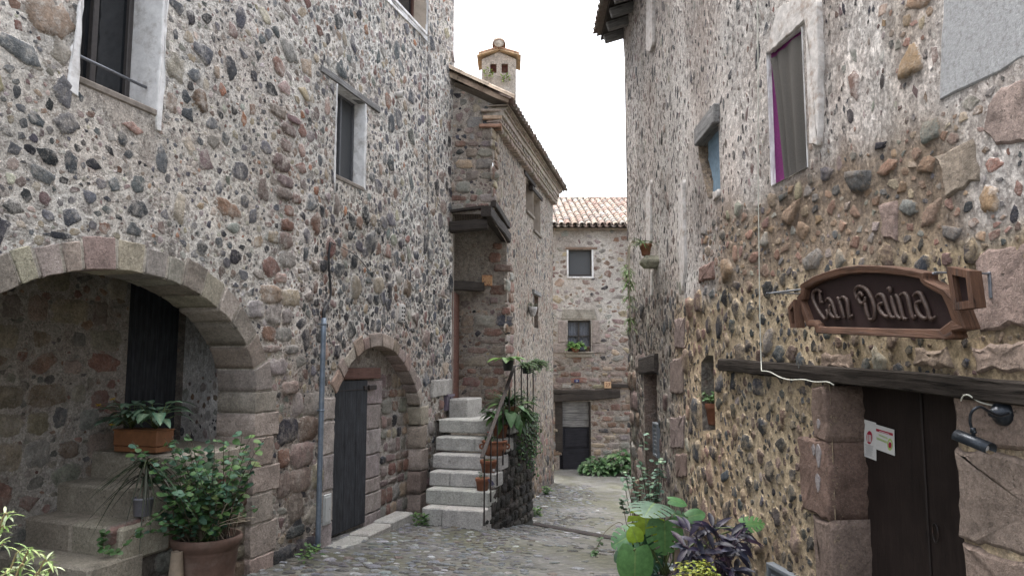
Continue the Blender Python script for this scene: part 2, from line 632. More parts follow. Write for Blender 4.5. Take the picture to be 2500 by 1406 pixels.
PGREY = m_gen('grey_print', (.16, .16, .17), .7, 10, (.95, 1.05), 0)
BLUE = m_gen('blue_enamel', (.012, .02, .10), .3, 10, (.9, 1.1), 0)
WHITE = m_gen('white_enamel', (.6, .62, .66), .4, 10, (.9, 1.1), 0)
TILECER = m_gen('glazed_cream_tile', (.50, .33, .20), .35, 20, (.9, 1.1), .05)
TILEWORN = m_gen('worn_orange_tile', (.50, .28, .13), .5, 16, (.8, 1.15), .2, stain=(.20, .06, .025), stsc=14, stain_amt=.95)
BROWNINK = m_gen('brown_glaze', (.10, .03, .02), .4, 20, (.9, 1.1), 0)
PURPLE = m_gen('magenta_cloth', (.13, .012, .10), .8, 50, (.8, 1.2), .1)
CURTAIN = m_gen('grey_brown_net_curtain', (.075, .069, .062), .9, 160, (.8, 1.15), .2)
BLUEWOOD = m_gen('faded_blue_board', (.16, .24, .31), .75, 25, (.75, 1.15), .3)
LACE = m_gen('lace_curtain', (.17, .185, .22), .9, 40, (.5, 1.25), .1)
METERM = m_gen('grey_meter_cover', (.13, .145, .16), .5, 20, (.85, 1.15), .05)
BOXW = m_gen('off_white_cabinet', (.40, .41, .41), .6, 14, (.9, 1.1), .05, stain=(.25, .22, .18), stsc=5, stain_amt=.4)
MAILM = m_gen('mauve_painted_metal', (.12, .10, .13), .5, 20, (.85, 1.15), .05)
CERAMIC = m_gen('white_ceramic', (.5, .48, .45), .5, 20, (.9, 1.1), .1, stain=(.3, .26, .22), stsc=14)
PETAL = m_leaf('petals', .6, .3)

# ---------------------------------------------------------------- walls as curved sheets with rubble set in them
class Wall:
    def __init__(s, pts, side, amp=.02):
        s.p = [V((a, b)) for a, b in pts]
        s.side = side
        s.amp = amp
        s.c = [0]
        for i in range(len(s.p) - 1): s.c.append(s.c[-1] + (s.p[i + 1] - s.p[i]).length)
        s.occ = {}

    def seg(s, q):
        i = 0
        while i < len(s.p) - 2 and q > s.c[i + 1]: i += 1
        t = (s.p[i + 1] - s.p[i]).normalized()
        n = V((t.y, -t.x)) * s.side
        return i, t, n

    def frame(s, q):
        i, t, n = s.seg(q)
        return V((t.x, t.y, 0)), V((n.x, n.y, 0))

    def disp(s, q, z):
        return s.amp * (1.1 * nz(q * .7, z * .7, s.p[0].x) + .55 * nz(q * 2.6, z * 2.6, 5))

    def pt(s, q, z, h=0, d=False):
        i, t, n = s.seg(q)
        if d: h += s.disp(q, z)
        p = s.p[i] + t * (q - s.c[i]) + n * h
        return V((p.x, p.y, z))

    def hit(s, u, v, h=0):
        r = ray(u, v)
        best = None
        for i in range(len(s.p) - 1):
            t = (s.p[i + 1] - s.p[i]).normalized()
            n = V((t.y, -t.x)) * s.side
            p = s.p[i] + n * h
            det = -r.x * t.y + t.x * r.y
            if abs(det) < 1e-9: continue
            k = (-p.x * t.y + t.x * p.y) / det
            a = (V((r.x, r.y)) * k - p).dot(t)
            L = s.c[i + 1] - s.c[i]
            lo = -1e9 if i == 0 else -.02
            hi = 1e9 if i == len(s.p) - 2 else L + .02
            if k > 0 and lo <= a <= hi:
                if best is None or k < best[0]: best = (k, s.c[i] + a, r.z * k)
        return (best[1], best[2])

    def poly(s, px, h=0):
        return [s.hit(u, v, h) for u, v in px]

    # occupancy of stones already set
    def occ_add(s, q, z, a, b):
        s.occ.setdefault((int(q // .4), int(z // .4)), []).append((q, z, a, b))

    def occ_free(s, q, z, a, b, f=.92):
        ci, cj = int(q // .4), int(z // .4)
        for i in (ci - 1, ci, ci + 1):
            for j in (cj - 1, cj, cj + 1):
                for (x, y, c, d) in s.occ.get((i, j), ()):
                    if ((q - x) / (a + c)) ** 2 + ((z - y) / (b + d)) ** 2 < f * f: return False
        return True


def visible(p, m=160):
    if p.y < .3: return False
    f = p.y * math.cos(PITCH) + p.z * math.sin(PITCH)
    up = -p.y * math.sin(PITCH) + p.z * math.cos(PITCH)
    u = 1250 + F * p.x / f
    v = 703 - F * up / f
    return -m < u < 2500 + m and -m < v < 1406 + m


def stone(mb, W, q, z, a, b, rot, H, col, mor, p=2.6, n=9, rr=R, mi=1, tilt=.35, base=0, jr=.66):
    """one stone, half sunk in the mortar: an irregular rounded lump on wall W"""
    ca, sa = math.cos(rot), math.sin(rot)
    ph = rr.uniform(0, 6.28)
    rad = []
    ang = p < 3.5 and n <= 18
    if ang:   # broken, angular stone: corners joined by rough edges
        K = rr.choice((4, 5, 5, 6, 6, 7))
        cr = [(6.2832 * (i + rr.uniform(-.36, .36)) / K + ph, rr.uniform(.74, 1.2)) for i in range(K)]
        per = 3 if n > 12 else (2 if n > 6 else 1)
        for i in range(K):
            (a0_, r0_), (a1_, r1_) = cr[i], cr[(i + 1) % K]
            x0_, y0_, x1_, y1_ = r0_ * math.cos(a0_), r0_ * math.sin(a0_), r1_ * math.cos(a1_), r1_ * math.sin(a1_)
            for j in range(per):
                f_ = j / per
                k_ = 1 + (rr.uniform(-.06, .10) if j else -.03)
                rad.append((lerp(x0_, x1_, f_) * k_, lerp(y0_, y1_, f_) * k_))
        big_ = n > 12
        n = len(rad)
    else:
        big_ = n > 12
    for k in range(0 if ang else n):
        t = ph + 2 * math.pi * (k + rr.uniform(-.28, .28)) / n
        c_, s_ = math.cos(t), math.sin(t)
        r = (abs(c_) ** p + abs(s_) ** p) ** (-1 / p) * rr.uniform(jr, 1.12)
        rad.append((c_ * r, s_ * r))
    tx, tz = rr.uniform(-tilt, tilt), rr.uniform(-tilt, tilt)
    blk = big_
    rings = [(1.12, -.6), (1.0, .3), (.86, .85), (.5, 1.0)] if blk else ([(1.14, -.5), (.97, .45), (.74, .9)] if n > 5 else [(1.0, -.4), (.85, .7)])
    al = (0, .45, .85, 1) if blk else ((0, .6, 1) if n > 5 else (0, .8))
    sx, sz = rr.uniform(0, 50), rr.uniform(0, 50)
    if blk:   # broken outline of a roughly squared block
        A1, A2 = (.12, .06) if p >= 3.5 else (.06, .07)
        rad = [(x * k_, y * k_) for x, y, k_ in ((x, y, 1 + A1 * nz(x * 1.5 + sx, y * 1.5 + sz) + A2 * nz(x * 4 + sx, y * 4, 3)) for x, y in rad)]
    vs, cs = [], []
    for ri, (k, hh) in enumerate(rings):
        for (x, y) in rad:
            j = 1 if ri == 0 else rr.uniform(.92, 1.07)
            X, Z = x * a * k * j, y * b * k * j
            X, Z = X * ca - Z * sa, X * sa + Z * ca
            h = H * hh
            if ri: h *= (1 + tx * x + tz * y) * (1 + .25 * nz(x * 1.8 + sx, y * 1.8 + sz, ri)) * rr.uniform(.9, 1.1)
            vs.append(W.pt(q + X, z + Z, h + base + W.disp(q, z)))
            cs.append(col + (al[ri],))
    vs.append(W.pt(q, z, H * rr.uniform(.85, 1.1) + base + W.disp(q, z)))
    cs.append(col + (1.0,))
    fs = []
    for i in range(len(rings) - 1):
        for k in range(n):
            k2 = (k + 1) % n
            fs.append((i * n + k, i * n + k2, (i + 1) * n + k2, (i + 1) * n + k))
    o = (len(rings) - 1) * n
    for k in range(n): fs.append((o + k, o + (k + 1) % n, len(vs) - 1))
    mb.add(vs, fs, cs, mor, None, mi, blk)


def pick(pal, rr):
    t = rr.random() * sum(w for w, c in pal)
    for w, c in pal:
        t -= w
        if t <= 0: return c
    return pal[-1][1]


CLASSES = [(.10, .16, 16), (.056, .10, 70), (.030, .056, 230), (.015, .030, 420)]


def blocked(q, z, r, polys):
    for (pl, x0, x1, y0, y1) in polys:
        if x0 - r < q < x1 + r and y0 - r < z < y1 + r:
            if inpoly(q, z, pl) or pdist(q, z, pl) < r: return True
    return False


def bb(pl):
    return (pl, min(p[0] for p in pl), max(p[0] for p in pl), min(p[1] for p in pl), max(p[1] for p in pl))


def scatter(W, mb, bounds, region, mcol, mask, rr, classes=CLASSES, outer=None, dens=1.0):
    q0, q1, z0, z1 = bounds
    polys = [bb(p) for p in mask]
    area = (q1 - q0) * (z1 - z0)
    for ci, (lo, hi, tr) in enumerate(classes):
        for _ in range(int(area * tr * dens)):
            q, z = rr.uniform(q0, q1), rr.uniform(z0, z1)
            g = region(q, z)
            if not g or rr.random() > g['c'][ci]: continue
            if not visible(W.pt(q, z)): continue
            r = rr.uniform(lo, hi) * g.get('k', 1)
            as_ = math.sqrt(rr.uniform(*g.get('asp', (.7, 1.5))))
            a, b = r * as_, r / as_
            if blocked(q, z, max(a, b) * .8, polys): continue
            if outer and (not inpoly(q, z, outer) or pdist(q, z, outer) < r * .7): continue
            if not W.occ_free(q, z, a, b, g.get('f', .95)): continue
            W.occ_add(q, z, a, b)
            stone(mb, W, q, z, a, b, rr.uniform(-.5, .5), max(.004, .42 * r * rr.uniform(*g.get('H', (.12, .34)))),
                  jit(pick(g['pal'], rr), .25, rr), mcol(q, z), g.get('p', 2.5), (18, 14, 8, 6)[ci], rr, jr=.95 if ci < 2 else .66)


def coursed(W, mb, poly, hr, wr, pal, mcol, rr, mask=(), gap=.012, H=.035, rag=.1, p=4.5, prob=1, tall=0):
    """blocks laid in rough courses"""
    polys = [bb(m) for m in mask]
    z0, z1 = min(a[1] for a in poly), max(a[1] for a in poly)
    q0, q1 = min(a[0] for a in poly), max(a[0] for a in poly)
    z = z0
    while z < z1:
        h = rr.uniform(*hr)
        q = q0 - rr.uniform(0, wr[0])
        while q < q1:
            w = rr.uniform(*wr)
            cq, cz = q + w / 2, z + h / 2
            a, b = w / 2 - gap, h / 2 - gap
            if rr.random() < rag:
                b *= rr.uniform(.6, .85)
                a *= rr.uniform(.7, .95)
            if inpoly(cq, cz, poly) and rr.random() < prob and not blocked(cq, cz, min(a, b) * .9, polys) \
                    and W.occ_free(cq, cz, a * .8, b * .8, .9) and visible(W.pt(cq, cz), 250):
                stone(mb, W, cq, cz, a * 1.04, b * 1.04, rr.uniform(-.05, .05), H * rr.uniform(.6, 1.3),
                      jit(pick(pal, rr), .22, rr), mcol(cq, cz), p, 22, rr, tilt=.22, jr=.92)
                W.occ_add(cq, cz, a * 1.05, b * 1.05)
            q += w
        z += h


def resample(poly, step, closed=True):
    out = []
    n = len(poly)
    for i in range(n if closed else n - 1):
        a, b = poly[i], poly[(i + 1) % n]
        L = math.hypot(b[0] - a[0], b[1] - a[1])
        k = max(1, int(round(L / step)))
        for j in range(k): out.append((lerp(a[0], b[0], j / k), lerp(a[1], b[1], j / k)))
    if not closed: out.append(poly[-1])
    return out


def sheet(W, mb, outer, holes, mcol, rr, grid=.16, mi=0):
    """the mortar face of a wall, with its real openings left out"""
    vs, ed = [], []
    outer = resample(outer, .25)
    rings = [outer] + holes
    nb = 0
    for rg in rings:
        o = len(vs)
        vs += [V(p) for p in rg]
        ed += [(o + i, o + (i + 1) % len(rg)) for i in range(len(rg))]
    nb = len(vs)
    hb = [bb(h) for h in holes]
    q0, q1 = min(a[0] for a in outer), max(a[0] for a in outer)
    z0, z1 = min(a[1] for a in outer), max(a[1] for a in outer)
    q = q0 + grid / 2
    while q < q1:
        z = z0 + grid / 2
        while z < z1:
            a, b = q + rr.uniform(-.3, .3) * grid, z + rr.uniform(-.3, .3) * grid
            if inpoly(a, b, outer) and pdist(a, b, outer) > .04 and not blocked(a, b, .04, hb): vs.append(V((a, b)))
            z += grid
        q += grid
    vo, _, fo, *_ = delaunay_2d_cdt(vs, ed, [], 0, 1e-5)
    fs = []
    for f in fo:
        cx = sum(vo[i].x for i in f) / 3
        cz = sum(vo[i].y for i in f) / 3
        if not inpoly(cx, cz, outer): continue
        if any(inpoly(cx, cz, h) for h in holes): continue
        fs.append(tuple(f))
    pts, cs = [], []
    for i, p in enumerate(vo):
        e = 1.0
        for h in holes:
            dd = pdist(p.x, p.y, h) if abs(p.x - h[0][0]) < 5 else 1
            e = min(e, sstep(0, .12, dd))
        pts.append(W.pt(p.x, p.y, W.disp(p.x, p.y) * e))
        k = tuple(mcol(p.x, p.y))
        cs.append(k if len(k) == 4 else k + (.85,))
    mb.add(pts, fs, cs, None, None, mi, True)


def reveal(W, mb, poly, h0, h1, col, mi=0, close=True, rag=0, rr=R):
    vs, fs, cs = [], [], []
    n = len(poly)
    ks = 3
    for j in range(ks + 1):
        h = lerp(h0, h1, j / ks)
        for (q, z) in poly:
            dq = dz = 0
            if 0 < j < ks and rag: dq, dz = rr.uniform(-rag, rag), rr.uniform(-rag, rag)
            vs.append(W.pt(q + dq, z + dz, h))
            cs.append(tuple(col) + (1,))
    for j in range(ks):
        for i in range(n if close else n - 1):
            i2 = (i + 1) % n
            fs.append((j * n + i, j * n + i2, (j + 1) * n + i2, (j + 1) * n + i))
    mb.add(vs, fs, cs, None, None, mi, False)


def slab(W, mb, poly, h0, h1, bev, col, mor=(.4, .36, .3), mi=0, step=.06, wob=.004, rr=R, cap=None, face=.003):
    """a dressed block of polygonal outline on wall W, from depth h0 to h1"""
    ar = sum(poly[i][0] * poly[(i + 1) % len(poly)][1] - poly[(i + 1) % len(poly)][0] * poly[i][1] for i in range(len(poly)))
    if ar < 0: poly = poly[::-1]
    P = resample(poly, step)
    P = [(a + rr.uniform(-wob, wob), b + rr.uniform(-wob, wob)) for a, b in P]
    n = len(P)
    cx, cz = sum(p[0] for p in P) / n, sum(p[1] for p in P) / n

    def inset(d):
        o = []
        for i in range(n):
            a, b, c = P[i - 1], P[i], P[(i + 1) % n]
            e1 = V((b[0] - a[0], b[1] - a[1])); e2 = V((c[0] - b[0], c[1] - b[1]))
            if e1.length < 1e-7 or e2.length < 1e-7:
                o.append(b); continue
            n1 = V((-e1.y, e1.x)).normalized(); n2 = V((-e2.y, e2.x)).normalized()
            m = (n1 + n2)
            m = m.normalized() if m.length > 1e-6 else n1
            o.append((b[0] + m.x * d, b[1] + m.y * d))
        return o
    I1, I2 = inset(bev * .4), inset(bev)
    rings = [(P, h0, .85), (P, h1 - bev, .62), (I1, h1 - bev * .35, .8), (I2, h1, 1)]
    vs, cs, fs, lc = [], [], [], []
    for (pl, h, al) in rings:
        for (q, z) in pl:
            vs.append(W.pt(q, z, h + (rr.uniform(-face, face) if al == 1 else 0)))
            cs.append(tuple(col) + ((al if mi >= 0 else 1),))
            lc.append((q - cx, h, z - cz))
    for i in range(3):
        for k in range(n):
            k2 = (k + 1) % n
            fs.append((i * n + k, i * n + k2, (i + 1) * n + k2, (i + 1) * n + k))
    mb.add(vs, fs, cs, mor, lc, max(mi, 0), True)
    cap = vs[3 * n:] + [W.pt(lerp(q, cx, .45), lerp(z, cz, .45), h1 + rr.uniform(-face, face)) for q, z in I2]
    lc2 = lc[3 * n:] + [(lerp(q, cx, .45) - cx, h1, lerp(z, cz, .45) - cz) for q, z in I2]
    cap.append(W.pt(cx, cz, h1 + rr.uniform(-face, face)))
    lc2.append((0, h1, 0))
    f2 = [(k, (k + 1) % n, n + (k + 1) % n, n + k) for k in range(n)] + [(n + k, n + (k + 1) % n, 2 * n) for k in range(n)]
    mb.add(cap, f2, tuple(col) + (1,), mor, lc2, max(mi, 0), True)


def rect(a, b, c, d):
    return [(a, c), (b, c), (b, d), (a, d)]


def wbox(mb, W, q0, q1, z0, z1, h0, h1, bev=.006, col=(1, 1, 1), mi=0, horiz=True):
    """chamfered box on a wall; Lc x axis runs along the wall"""
    t, n = W.frame((q0 + q1) / 2)
    O = W.pt((q0 + q1) / 2, (z0 + z1) / 2, 0)
    a, b = (q1 - q0) / 2, (z1 - z0) / 2
    obox(mb, O, t, n, V((0, 0, 1)), (-a, a, h0, h1, -b, b), bev, col, None, mi)


def beam(mb, p0, p1, up, hw, hh, rr, wob=.012, n=14, mi=0):
    """rough-hewn timber between two points"""
    p0, p1, up = V(p0), V(p1), V(up).normalized()
    d = (p1 - p0)
    L = d.length
    d.normalize()
    sd_ = d.cross(up).normalized()
    up = sd_.cross(d)
    prof = [(-1, -.82), (-.82, -1), (0, -1.02), (.82, -1), (1, -.82), (1.02, 0), (1, .82), (.82, 1), (0, 1.02), (-.82, 1), (-1, .82), (-1.02, 0)]
    m = len(prof)
    vs, fs, lc = [], [], []
    s1, s2 = rr.uniform(0, 99), rr.uniform(0, 99)
    for i in range(n + 1):
        t = i / n
        c = p0 + d * (L * t) + up * (wob * 1.3 * nz(t * L * 1.6, s1)) + sd_ * (wob * nz(t * L * 1.6, s2))
        for k, (x, y) in enumerate(prof):
            w = 1 + wob * 4 * nz(t * L * 2.5, k * .8, s1)
            vs.append(c + sd_ * (x * hw * w) + up * (y * hh * w))
            lc.append((t * L, x * hw, y * hh))
    for i in range(n):
        for k in range(m):
            k2 = (k + 1) % m
            fs.append((i * m + k, i * m + k2, (i + 1) * m + k2, (i + 1) * m + k))
    fs.append(tuple(range(m - 1, -1, -1)))
    fs.append(tuple(n * m + k for k in range(m)))
    mb.add(vs, fs, (1, 1, 1), None, lc, mi, False)


SLATE, SLATE2, BLACK = (.088, .092, .102), (.14, .143, .15), (.045, .045, .05)
MAUVE, REDS, TAN, GREYS = (.215, .163, .148), (.21, .125, .10), (.33, .27, .20), (.25, .235, .21)
ORANGE, CREAM, BROWN, PINKS = (.33, .16, .095), (.50, .44, .36), (.17, .115, .085), (.34, .25, .22)


# ---------------------------------------------------------------- the lane
def ground_z(x, y):
    w = y + .85 * (x - .33)
    K = [(-60, -1.4), (-8, -1.75), (0, -1.93), (5, -2.06), (9.3, -2.2), (11.5, -2.48), (13.4, -2.8), (16, -2.88), (23, -3.03), (60, -3.4), (200, -4)]
    for i in range(len(K) - 1):
        if w <= K[i + 1][0]:
            t = (w - K[i][0]) / (K[i + 1][0] - K[i][0])
            # catmull-rom through the knots
            a = K[max(i - 1, 0)][1]; b = K[i][1]; c = K[i + 1][1]; d = K[min(i + 2, len(K) - 1)][1]
            return b + (c - b) * (t if i in (0, 1, 8, 9) else t * t * (3 - 2 * t) * .5 + t * .5)
    return -4


class Floor:
    amp = 0

    def disp(s, q, z): return 0

    def pt(s, q, z, h=0, d=False):
        return V((q, z, ground_z(q, z) + h))


def m_ground():
    t = NT('cobbled_lane')
    co = t.co()
    n1 = t.noise(co, 1.1, 6, .65)
    c = t.mix(t.rng(n1, .36, .64, 0, 1), (.118, .115, .108), (.175, .172, .166))
    # thin moss and silt in the joints
    c = t.mix(t.rng(t.noise(co, .9, 6, .75, .4), .44, .60, 0, .8), c, (.088, .088, .048))
    v = t.n('TexVoronoi')
    v.inputs['Scale'].default_value = 9
    mp = t.co('Object', (1, 2.3, 1))
    t.l(mp, v.inputs['Vector'])
    cell = t.rng(v.outputs['Distance'], .18, .48, 1, 0)
    sep = t.n('SeparateColor'); t.l(v.outputs['Color'], sep.inputs[0])
    c = t.scale(c, t.rng(sep.outputs[0], 0, 1, .75, 1.25))
    c = t.scale(c, t.rng(cell, 0, 1, .7, 1.12))
    c = t.scale(c, t.rng(t.noise(co, 40, 6, .7), .3, .7, .75, 1.22))
    wet = t.rng(t.noise(co, .6, 4, .6), .42, .62, 0, 1)
    c = t.scale(c, t.rng(wet, 0, 1, 1.0, .78))
    h = t.math('ADD', t.math('MULTIPLY', cell, .8), t.math('MULTIPLY', t.noise(co, 30, 6, .7), .5))
    t.bump(h, .7, .02)
    return t.fin(c, t.rng(wet, 0, 1, .78, .5), 0, .35)


gm = MB()
xs = [-60, -30, -16, -10] + [-6 + .3 * i for i in range(45)] + [9, 14, 30, 60]
ys = [-60, -25, -10, -4, 0] + [2 + .3 * i for i in range(80)] + [28, 32, 40, 60, 100, 200]
vs = [(x, y, ground_z(x, y) + .012 * nz(x * 1.3, y * 1.3)) for y in ys for x in xs]
n = len(xs)
gm.add(vs, [(j * n + i, j * n + i + 1, (j + 1) * n + i + 1, (j + 1) * n + i) for j in range(len(ys) - 1) for i in range(n - 1)])
rr = random.Random(3)
FL = Floor()
occ = {}


def peb(x, y, a, b, rot, H, col, n=9):
    ci, cj = int(x // .25), int(y // .25)
    for i in (-1, 0, 1):
        for j in (-1, 0, 1):
            for (p, q, r) in occ.get((ci + i, cj + j), ()):
                if (p - x) ** 2 + (q - y) ** 2 < (r + .5 * (a + b)) ** 2 * .85: return
    occ.setdefault((ci, cj), []).append((x, y, .5 * (a + b)))
    stone(gm, FL, x, y, a, b, rot, H, col, (.125, .12, .10), 2.2, n, rr, tilt=.2)


for _ in range(15000):
    y = 6.6 + 12 * rr.random() ** 1.15
    x = rr.uniform(-2.6, 1.9)
    if not visible(V((x, y, ground_z(x, y))), 60): continue
    # the left side of the lane is pebbled, the right side mostly smooth paving
    wgt = 1 - sstep(-.6, .5, x - (y - 8) * .12) if y < 11.5 else (1 - sstep(.6, 1.3, x - (y - 12) * .16)) * .9
    wgt = max(wgt, .05 + .2 * max(0, nz(x * 1.1, y * 1.1, 4)))
    if nz(x * .9, y * .9, 8) < -.25: wgt *= .4
    if rr.random() > wgt: continue
    near = x < -.7 and y < 9.3
    r = rr.uniform(.022, .055) * (1.35 if near else 1)
    c = pick([(4, (.135, .142, .155)), (2.5, (.19, .20, .215)), (2, (.10, .10, .10)), (1, (.125, .11, .095)), (1.6 if near else .5, (.30, .305, .31))], rr)
    peb(x, y, r * rr.uniform(1, 1.6), r, rr.uniform(-.5, .5), r * .3, jit(c, .2, rr))
# joints of worn slabs that run down the middle of the lane
for k in range(26):
    y = 7.6 + k * .5
    x = -.1 + .05 * (y - 7) + .06 * nz(y, 3)
    if rr.random() < .5: peb(x, y, .10, .035, .9, .014, (.22, .22, .23), 9)
street = gm.build('street', [m_ground(), STONE], None, (0, 0, 0), kind='structure')

# ================================================================ HOUSE A: the long rubble house on the left, with the arch
def set_s0(W, s0):
    W.c = [c + s0 for c in W.c]
    return W


class FlatWall(Wall):
    """keeps the sheet flat round openings and dressed stone"""
    flats = ()

    def disp(s, q, z):
        d = Wall.disp(s, q, z)
        for (pl, x0, x1, y0, y1) in s.flats:
            if x0 - .2 < q < x1 + .2 and y0 - .2 < z < y1 + .2:
                if inpoly(q, z, pl): return 0
                d *= sstep(0, .2, pdist(q, z, pl))
        return d


At, An = V((.2873, .9578)), V((.9578, -.2873))
Ap = V((-3.965, 3))
a0, a1 = Ap - At * 1.5, Ap + At * 10.17
A = set_s0(FlatWall([a0, a1], 1, .016), -1.5)
rr = random.Random(11)

# --- openings
AS, AZ, AA, AB = 3.08, -.28, 1.64, 1.03
arch = [(AS + AA * math.cos(math.radians(d)), AZ + AB * math.sin(math.radians(d))) for d in range(0, 181, 4)]
arch_open = [(AS + AA, -2.6)] + arch + [(AS - AA, -2.6)]
nich_px = [(819, 962), (828, 940), (840, 915), (852, 893), (866, 875), (884, 857), (905, 847), (925, 844), (945, 849), (963, 861), (982, 885), (1000, 917), (1016, 955), (1024, 990)]
nich_arc = A.poly(nich_px)
NS0, NS1 = A.hit(819, 962)[0] - .02, A.hit(1025, 1000)[0]
nich_arc[0] = (NS0, nich_arc[0][1])
nich_open = [(NS0, -2.5)] + nich_arc + [(NS1, nich_arc[-1][1] - .05), (NS1 + .02, -2.5)]
s1a, s1b = A.hit(190, 195)[0], A.hit(385, 200)[0]
w1_open = rect(s1a, s1b, 2.15, 3.75)
s2a, s2b = A.hit(820, 330)[0], A.hit(889, 330)[0]
w2_open = [(s2a, A.hit(820, 425)[1]), (s2b, A.hit(820, 425)[1] - .01), (s2b, A.hit(820, 203)[1]), (s2a, A.hit(820, 203)[1])]
s3a, s3b = A.hit(955, 40)[0], A.hit(1040, 80)[0]
z3 = A.hit(1040, 82)[1]
w3_open = rect(s3a - .25, s3b, z3, z3 + 1.3)


def voussoirs(curve, th, n, rr, W, h0, h1, mb, pal, nout=None):
    """wedge stones along an arch line; returns the outline they cover"""
    cum = [0]
    for i in range(len(curve) - 1): cum.append(cum[-1] + math.dist(curve[i], curve[i + 1]))

    def P(t):
        d = t * cum[-1]
        for i in range(len(curve) - 1):
            if d <= cum[i + 1] or i == len(curve) - 2:
                k = (d - cum[i]) / (cum[i + 1] - cum[i])
                a, b = curve[i], curve[i + 1]
                ex, ez = b[0] - a[0], b[1] - a[1]
                L = math.hypot(ex, ez)
                return (lerp(a[0], b[0], k), lerp(a[1], b[1], k)), (ez / L, -ex / L)
    cs = [0]
    for i in range(n): cs.append(cs[-1] + rr.uniform(.6, 1.45))
    cs = [c / cs[-1] for c in cs]
    cover = []
    for i in range(n):
        t0, t1 = cs[i] + .0035, cs[i + 1] - .0035
        k = th * rr.uniform(.86, 1.22)
        inn = [P(lerp(t0, t1, j / 4)) for j in range(5)]
        cxm = P((t0 + t1) / 2)[1]
        out = []
        for j in (4, 2, 0):
            (p, m) = inn[j]
            out.append((p[0] + m[0] * k * OUT, p[1] + m[1] * k * OUT))
        poly = [p for p, m in inn] + out
        e0, e1 = P(cs[i])[0], P(cs[i + 1])[0]
        (m0, m1) = (P(cs[i])[1], P(cs[i + 1])[1])
        bk = [(e0[0] + m0[0] * OUT * .012, e0[1] + m0[1] * OUT * .012)] + [(p[0] + m[0] * OUT * .012, p[1] + m[1] * OUT * .012) for p, m in inn[1:4]] + [(e1[0] + m1[0] * OUT * .012, e1[1] + m1[1] * OUT * .012), (e1[0] + m1[0] * OUT * k * .97, e1[1] + m1[1] * OUT * k * .97), (e0[0] + m0[0] * OUT * k * .97, e0[1] + m0[1] * OUT * k * .97)]
        slab(W, mb, bk, h0 + .01, h1 - .012, .002, (.42, .385, .335), (.42, .385, .335), 0, .08, 0, rr)
        slab(W, mb, poly, h0, h1 + rr.uniform(-.006, .008), .008, jit(pick(pal, rr), .16, rr), (.40, .36, .31), 0, .07, .005, rr)
        cover.append(poly)
    return cover


OUT = 1
mb_arch = MB()
PAL_ARCH = [(4, (.27, .235, .20)), (3, (.31, .28, .25)), (2, (.27, .215, .19)), (1, (.33, .29, .235))]
arch_cov = voussoirs(arch, .225, 17, rr, A, -.43, .022, mb_arch, PAL_ARCH)
# jamb blocks of the arch
zz = AZ
jamb_cov = []
for i, (h, w) in enumerate([(.215, .36), (.245, .42), (.29, .33), (.27, .46), (.3, .35), (.32, .44), (.3, .4)]):
    pl = rect(AS + AA, AS + AA + w, zz - h + .012, zz)
    slab(A, mb_arch, pl, -.43, .022 + rr.uniform(-.006, .006), .010, jit((.29, .245, .215), .14, rr), (.36, .32, .27), 0, .07, .006, rr)
    pl2 = rect(AS - AA - w, AS - AA, zz - h + .012, zz)
    slab(A, mb_arch, pl2, -.43, .02, .02, jit((.29, .245, .215), .14, rr), (.36, .32, .27), 0, .09, .006, rr)
    jamb_cov += [pl, pl2]
    zz -= h

for sg in (0, 1):
    slab(A, mb_arch, rect(AS + AA + .012, AS + AA + .34, -2.5, AZ) if sg else rect(AS - AA - .34, AS - AA - .012, -2.5, AZ), -.42, .01, .002, (.40, .365, .32), (.4, .36, .3), 0, .1, 0, rr)
mb_ring = MB()
PAL_RING = [(4, (.29, .24, .205)), (3, (.33, .275, .24)), (2, (.26, .195, .165)), (1, (.35, .30, .24))]
OUT = -1
ring_cov = voussoirs(nich_arc, .17, 13, rr, A, -.24, .02, mb_ring, PAL_RING)
OUT = 1
zz = nich_arc[-1][1] - .01
for i, (h, w) in enumerate([(.3, .30), (.36, .24), (.33, .32), (.34, .26), (.3, .3), (.3, .28)]):
    pl = rect(NS1, NS1 + w, zz - h + .012, zz)
    slab(A, mb_ring, pl, -.24, .02, .014, jit(pick(PAL_RING, rr), .14, rr), (.34, .3, .25), 0, .08, .012, rr)
    ring_cov.append(pl)
    zz -= h
zz = nich_arc[0][1] - .03
for i, h in enumerate([.28, .4, .42, .36, .36, .35]):
    pl = rect(NS0 - rr.uniform(.24, .33), NS0, zz - h + .012, zz)
    slab(A, mb_ring, pl, -.24, .016, .018, jit((.32, .285, .265), .12, rr), (.34, .3, .25), 0, .08, .008, rr)
    ring_cov.append(pl)
    zz -= h

patchA = [(s1a + .02, 2.13), (s1b + .02, 2.13), (s1b + .03, 1.9), (s1b - .02, 1.66), (s1b - .14, 1.72), (s1b - .3, 1.88), (s1a + .25, 1.93), (s1a + .08, 2.0)]
holesA = [arch_open, nich_open, w1_open, w2_open, w3_open]
A.flats = [bb(p) for p in holesA[2:] + arch_cov + ring_cov + jamb_cov]


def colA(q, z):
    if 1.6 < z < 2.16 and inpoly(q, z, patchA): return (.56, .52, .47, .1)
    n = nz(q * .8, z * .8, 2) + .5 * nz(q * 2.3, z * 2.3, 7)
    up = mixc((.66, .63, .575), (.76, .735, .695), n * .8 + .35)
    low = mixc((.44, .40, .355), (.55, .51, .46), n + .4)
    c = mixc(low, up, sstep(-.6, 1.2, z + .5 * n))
    return mixc((.24, .215, .185), c, sstep(-2.3, -1.4, z + .4 * n)) + ((.95,) if z < 1.2 or q > 5.5 else (.7,))


